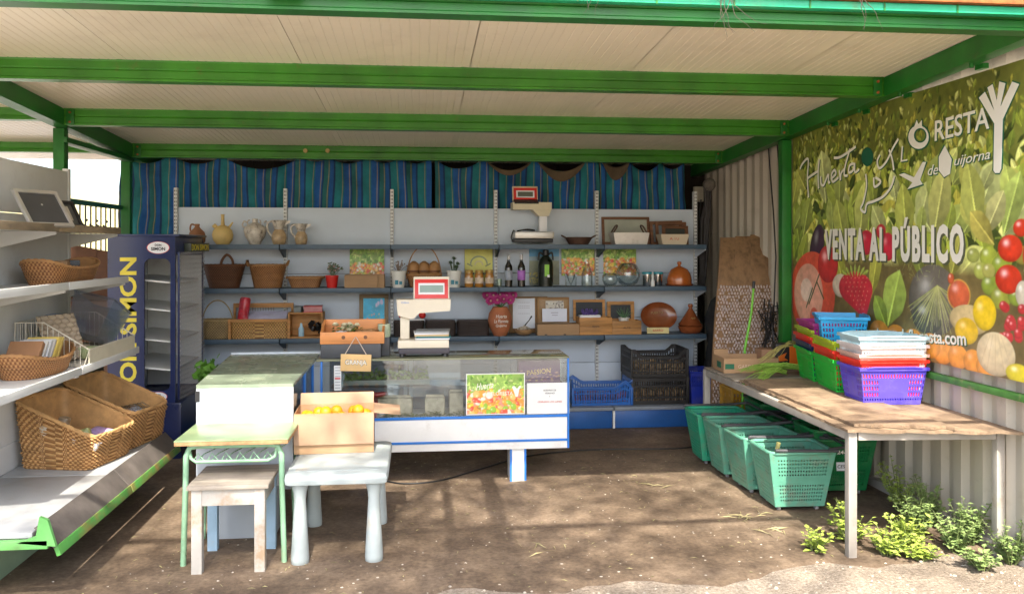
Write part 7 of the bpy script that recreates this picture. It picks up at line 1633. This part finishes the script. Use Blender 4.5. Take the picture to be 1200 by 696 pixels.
# orange crate glimpsed under the far end of the table
t = crate_thing('yellow_crate', 'ochre slatted crate under the far end of the table', plas('ochre plastic', (.55, .30, .03), .5), (.30, .24, .34, .26, .18), (2.75, 6.95, .28), nu=24, nd=16, nv=10); MB().bb((-.14, -.1, -.28), (.14, .1, -.005), .01).build('crate_stand', DARKW, t)
# ================================================================ GROUND LITTER, CABLE, WEEDS
p = [(-.35, 5.98, .012), (-.28, 6.05, .012), (-.1, 5.93, .012), (.15, 5.98, .012), (.45, 6.25, .012), (.85, 6.6, .012), (1.4, 6.75, .012), (2.1, 6.72, .012), (2.55, 6.9, .012)]
t = thing('floor_cable', 'thin black cable snaking over the floor behind the counter foot', 'cable', (0, 0, 0)); hndl(t, p, .006, BLACK, 'cable_run')
random.seed(29); m_ = MB()
def rock(c, r, m_=m_):
    V = []; n = 7
    for (zz, k) in ((0, 1), (.45, .95), (.8, .5)):
        for i in range(n): a = 2 * PI * i / n; q = r * k * random.uniform(.75, 1.15); V.append((c[0] + q * math.cos(a), c[1] + q * math.sin(a) * .8, c[2] + r * zz * random.uniform(.8, 1)))
    m_.add(V, [(j * n + i, j * n + (i + 1) % n, (j + 1) * n + (i + 1) % n, (j + 1) * n + i) for j in range(2) for i in range(n)] + [tuple(2 * n + i for i in range(n))])
for i in range(900):
    x = random.uniform(-2.5, 3.0); y = random.uniform(3.6, 4.45) if x < 1.2 else random.uniform(3.6, 4.75)
    rock((x, y, 0.0), random.choice((.003, .004, .006, .009)) * random.uniform(.7, 1.3))
for i in range(260): rock((random.uniform(-1.6, 2.2), random.uniform(4.2, 6.6), .005), random.uniform(.002, .006))
tag(m_.build('gravel', mat('pale gravel', (.42, .37, .30), .9, .35, 3, .2), smooth=0, recalc=False), 'scattered small pale stones on the ground before and inside the stall', 'gravel', kind='stuff')
m_ = MB()
def blade(c, L, w, up=.01):
    a = random.uniform(0, 6.3); d = Vector((math.cos(a), math.sin(a), 0)) * L / 2; e = Vector((-d.y, d.x, 0)).normalized() * w; c = Vector(c); m_.add([c - d, c - e + Vector((0, 0, up)), c + d, c + e + Vector((0, 0, up * .6))], [(0, 1, 2, 3)])
for i in range(420): blade((random.uniform(-1.8, 2.4), random.uniform(4.05, 6.8), .008), random.uniform(.015, .05), random.uniform(.001, .004), .004)
for (cx_, cy_) in ((.62, 4.62), (1.95, 4.95), (2.0, 5.0), (1.55, 5.75), (2.05, 4.75)):
    for i in range(9): blade((cx_ + random.gauss(0, .07), cy_ + random.gauss(0, .05), .01), random.uniform(.05, .16), .003, .01)
tag(m_.build('straw_litter', mat('straw bits', (.30, .26, .13), .8, .4, 5, 0, dirt=.5, dirtc=(.15, .2, .05), ds=9), smooth=0, recalc=False), 'bits of straw and leaf scattered over the brown floor', 'litter', kind='stuff')
WG = [mat('weed leaf bright', (.36, .46, .08), .5, .3, 12, 0, dirt=0), mat('weed leaf grey', (.22, .31, .10), .55, .3, 12, 0, dirt=0)]
def weed(x, y, h, n, label, seed, mt, spread=.14):
    random.seed(seed); t = thing('weed_plant', label, 'weed', (x, y, 0), 0, 'weeds under the table front'); s_ = MB(); l_ = MB()
    for i in range(n):
        a = random.uniform(0, 6.3); q = spread * random.uniform(.2, 1); hh_ = h * random.uniform(.45, 1.05); P = [Vector((.02 * math.cos(a), .02 * math.sin(a), 0)), Vector((q * .5 * math.cos(a), q * .5 * math.sin(a), hh_ * .55)), Vector((q * math.cos(a), q * math.sin(a), hh_))]
        s_.tube(P, [.003, .0025, .0012], 4)
        for k in range(int(9 + hh_ * 50)):
            f = random.uniform(.15, 1.02); c = P[0].lerp(P[1], f * 2) if f < .5 else P[1].lerp(P[2], f * 2 - 1); b = random.uniform(0, 6.3); L = random.uniform(.010, .045) * (1.25 - f * .5); d = Vector((math.cos(b), math.sin(b), random.uniform(-.1, .6))).normalized(); w = d.cross(Vector((0, 0, 1))).normalized() * L * .42; up_ = Vector((0, 0, L * .12))
            l_.add([c, c + d * L * .5 + w + up_, c + d * L * 1.1, c + d * L * .5 - w + up_], [(0, 1, 2, 3)])
    s_.build('stems', mat('weed stem', (.16, .20, .07), .6, dirt=0), t, smooth=60); l_.build('leaves', mt, t, smooth=0, recalc=False)
L_ = ['low weed just left of the front table leg', 'small weed directly behind the front table leg', 'spreading weed just right of the front table leg', 'leafy weed low between the two front table legs', 'tall bright weed midway between the front table legs', 'bright bushy weed against the corrugated wall', 'pale weed before the wall left of the right table leg', 'tall weed at the foot of the right table leg', 'weed growing past the right table leg at the picture edge', 'dark green weed at the wall base behind the others', 'thin grey weed nearest the gravel', 'small weed at the very right edge']
W_ = [(2.13, 4.40, .13, 16, 1), (2.38, 4.50, .24, 20, 1), (2.48, 4.30, .15, 24, 1), (2.66, 4.42, .19, 26, 1), (2.80, 4.55, .27, 28, 0), (2.98, 4.72, .33, 26, 0), (2.88, 4.32, .20, 26, 0), (3.02, 4.40, .28, 24, 0), (3.06, 4.12, .24, 20, 0), (2.98, 5.02, .34, 18, 1), (2.62, 4.22, .09, 20, 1), (2.86, 4.06, .12, 18, 0)]
for k, (x, y, h, n, m0) in enumerate(W_): weed(x, y, h * .92, int(n * 1.05), L_[k], 50 + k, WG[1 - m0], .15)
# ================================================================ TREE THAT SHADES THE FORECOURT
def tree():
    random.seed(31)
    t = thing('shade_tree', 'leafy tree standing in front of the stall whose crown dapples the forecourt', 'tree', (-2.4, -6.1, 0))
    tr = MB(); tips = []
    tr.tube([(0, 0, 0), (0.08, 0.12, 2.2), (0.0, 0.35, 4.6), (0.2, 0.7, 6.6), (0.5, 1.2, 8.3)], [0.30, 0.23, 0.20, 0.16, 0.11], 12)
    ends = []
    for k in range(15):
        a = random.uniform(0, 2 * PI); b0 = Vector((0.1 + k * .03, 0.5 + 0.04 * k, 5.9 + 0.15 * k)); tgt = Vector((1.75 + 3.1 * math.cos(a) * random.uniform(.3, 1), 2.7 + 1.9 * math.sin(a) * random.uniform(.3, 1), 9.6 + random.uniform(-.6, 1.1)))
        mid = (b0 + tgt) / 2 + Vector((random.uniform(-.3, .3), random.uniform(-.3, .3), 0.4))
        tr.tube([b0, mid, tgt], [0.075, 0.045, 0.02], 7); ends += [mid, tgt]
        for j in range(5):
            s = mid.lerp(tgt, random.random()); e = s + Vector((random.uniform(-1, 1), random.uniform(-.9, .9), random.uniform(-.3, .7))); tr.tube([s, (s + e) / 2 + Vector((0, 0, .08)), e], [0.022, 0.014, 0.006], 5); ends += [e, (s + e) / 2]
    tr.build('trunk', mat('bark', (0.10, 0.075, 0.05), 0.9, 0.3, 12, 0.6, 30), t)
    NL = LEAVES; c0 = []
    pts = np.array([list(e) for e in ends]); idx = RNG.integers(0, len(pts), NL)
    P = pts[idx] + RNG.normal(0, 1, (NL, 3)) * np.array([0.55, 0.46, 0.30])
    lit = P[:, 0] > 9e9
    D = RNG.normal(0, 1, (NL, 3)); D /= np.linalg.norm(D, axis=1)[:, None]; U = RNG.normal(0, 1, (NL, 3)); U -= (U * D).sum(1)[:, None] * D; U /= np.linalg.norm(U, axis=1)[:, None]
    L = RNG.uniform(0.03, 0.07, NL)[:, None]; V = np.stack([P - D * L, P - U * L * .45, P + D * L, P + U * L * .45], 1).reshape(-1, 3)
    me = bpy.data.meshes.new('crown'); me.vertices.add(len(V)); me.vertices.foreach_set('co', V.astype(np.float32).ravel())
    me.loops.add(NL * 4); me.loops.foreach_set('vertex_index', np.arange(NL * 4, dtype=np.int32)); me.polygons.add(NL); me.polygons.foreach_set('loop_start', np.arange(0, NL * 4, 4, dtype=np.int32))
    me.update(calc_edges=True); me.materials.append(GREENL); o = bpy.data.objects.new('crown', me); COL.objects.link(o); o.parent = t
LEAVES = 12500
tree()
aw = thing('awning_frame', 'bare steel awning frame reaching forward from the canopy over the forecourt', 'frame', (0, 0, 0))
for (x, r_) in ((.36, .055), (.06, .03), (-3.4, .04), (3.0, .04)): MB().cyl((x, -1.2, 3.02), (x, 3.70, 2.98), r_, n=12).build('long_rail', GREENB, aw, smooth=50)
for (yy, r_) in ((2.47, .03), (-1.2, .04)): MB().cyl((-3.5, yy, 2.95 if yy > 0 else 3.02), (3.1, yy, 2.95 if yy > 0 else 3.02), r_, n=12).build('cross_rail', GREENB, aw, smooth=50)
for x in (-3.4, 3.0): MB().cyl((x, -1.2, 0), (x, -1.2, 3.0), .045, n=12).build('post', GREENB, aw, smooth=50)
# ================================================================ CAMERA, SUN, SKY
cam = bpy.data.objects.new('camera', bpy.data.cameras.new('camera')); COL.objects.link(cam); scene.camera = cam
cam.location = (0, 0, EYE); cam.rotation_euler = (R(90), 0, -TH)
cam.data.sensor_width = 36; cam.data.lens = 30; cam.data.shift_y = -60 / 1200.0; cam.data.clip_end = 2000; cam.data.clip_start = 0.05
sd = Vector((0.05, 1.0, -1.19))
sun = bpy.data.objects.new('sun', bpy.data.lights.new('sun', 'SUN')); COL.objects.link(sun)
sun.data.energy = 3.0; sun.data.angle = R(0.53); sun.data.color = (1.0, 0.93, 0.82); sun.rotation_euler = sd.to_track_quat('-Z', 'Y').to_euler(); sun.location = (-3, -10, 12)
w = bpy.data.worlds.new('World'); scene.world = w; w.use_nodes = True; nt = w.node_tree
sk = nt.nodes.new('ShaderNodeTexSky'); sk.sky_type = 'NISHITA'; sk.sun_disc = False; sk.sun_elevation = math.atan2(1.19, math.hypot(.05, 1)); sk.sun_rotation = math.atan2(-0.05, -1.0) % (2 * PI)
sk.air_density = 1.0; sk.dust_density = 3.0; sk.ozone_density = 0.6
nt.links.new(sk.outputs[0], nt.nodes['Background'].inputs[0]); nt.nodes['Background'].inputs[1].default_value = 0.15
scene.view_settings.view_transform = 'Standard'; scene.view_settings.look = 'None'; scene.view_settings.gamma = 1; scene.view_settings.exposure = 2.1
scene.render.engine = 'CYCLES'; scene.cycles.max_bounces = 10; scene.cycles.diffuse_bounces = 6; scene.cycles.transparent_max_bounces = 16
scene.render.resolution_x = 1024; scene.render.resolution_y = 593
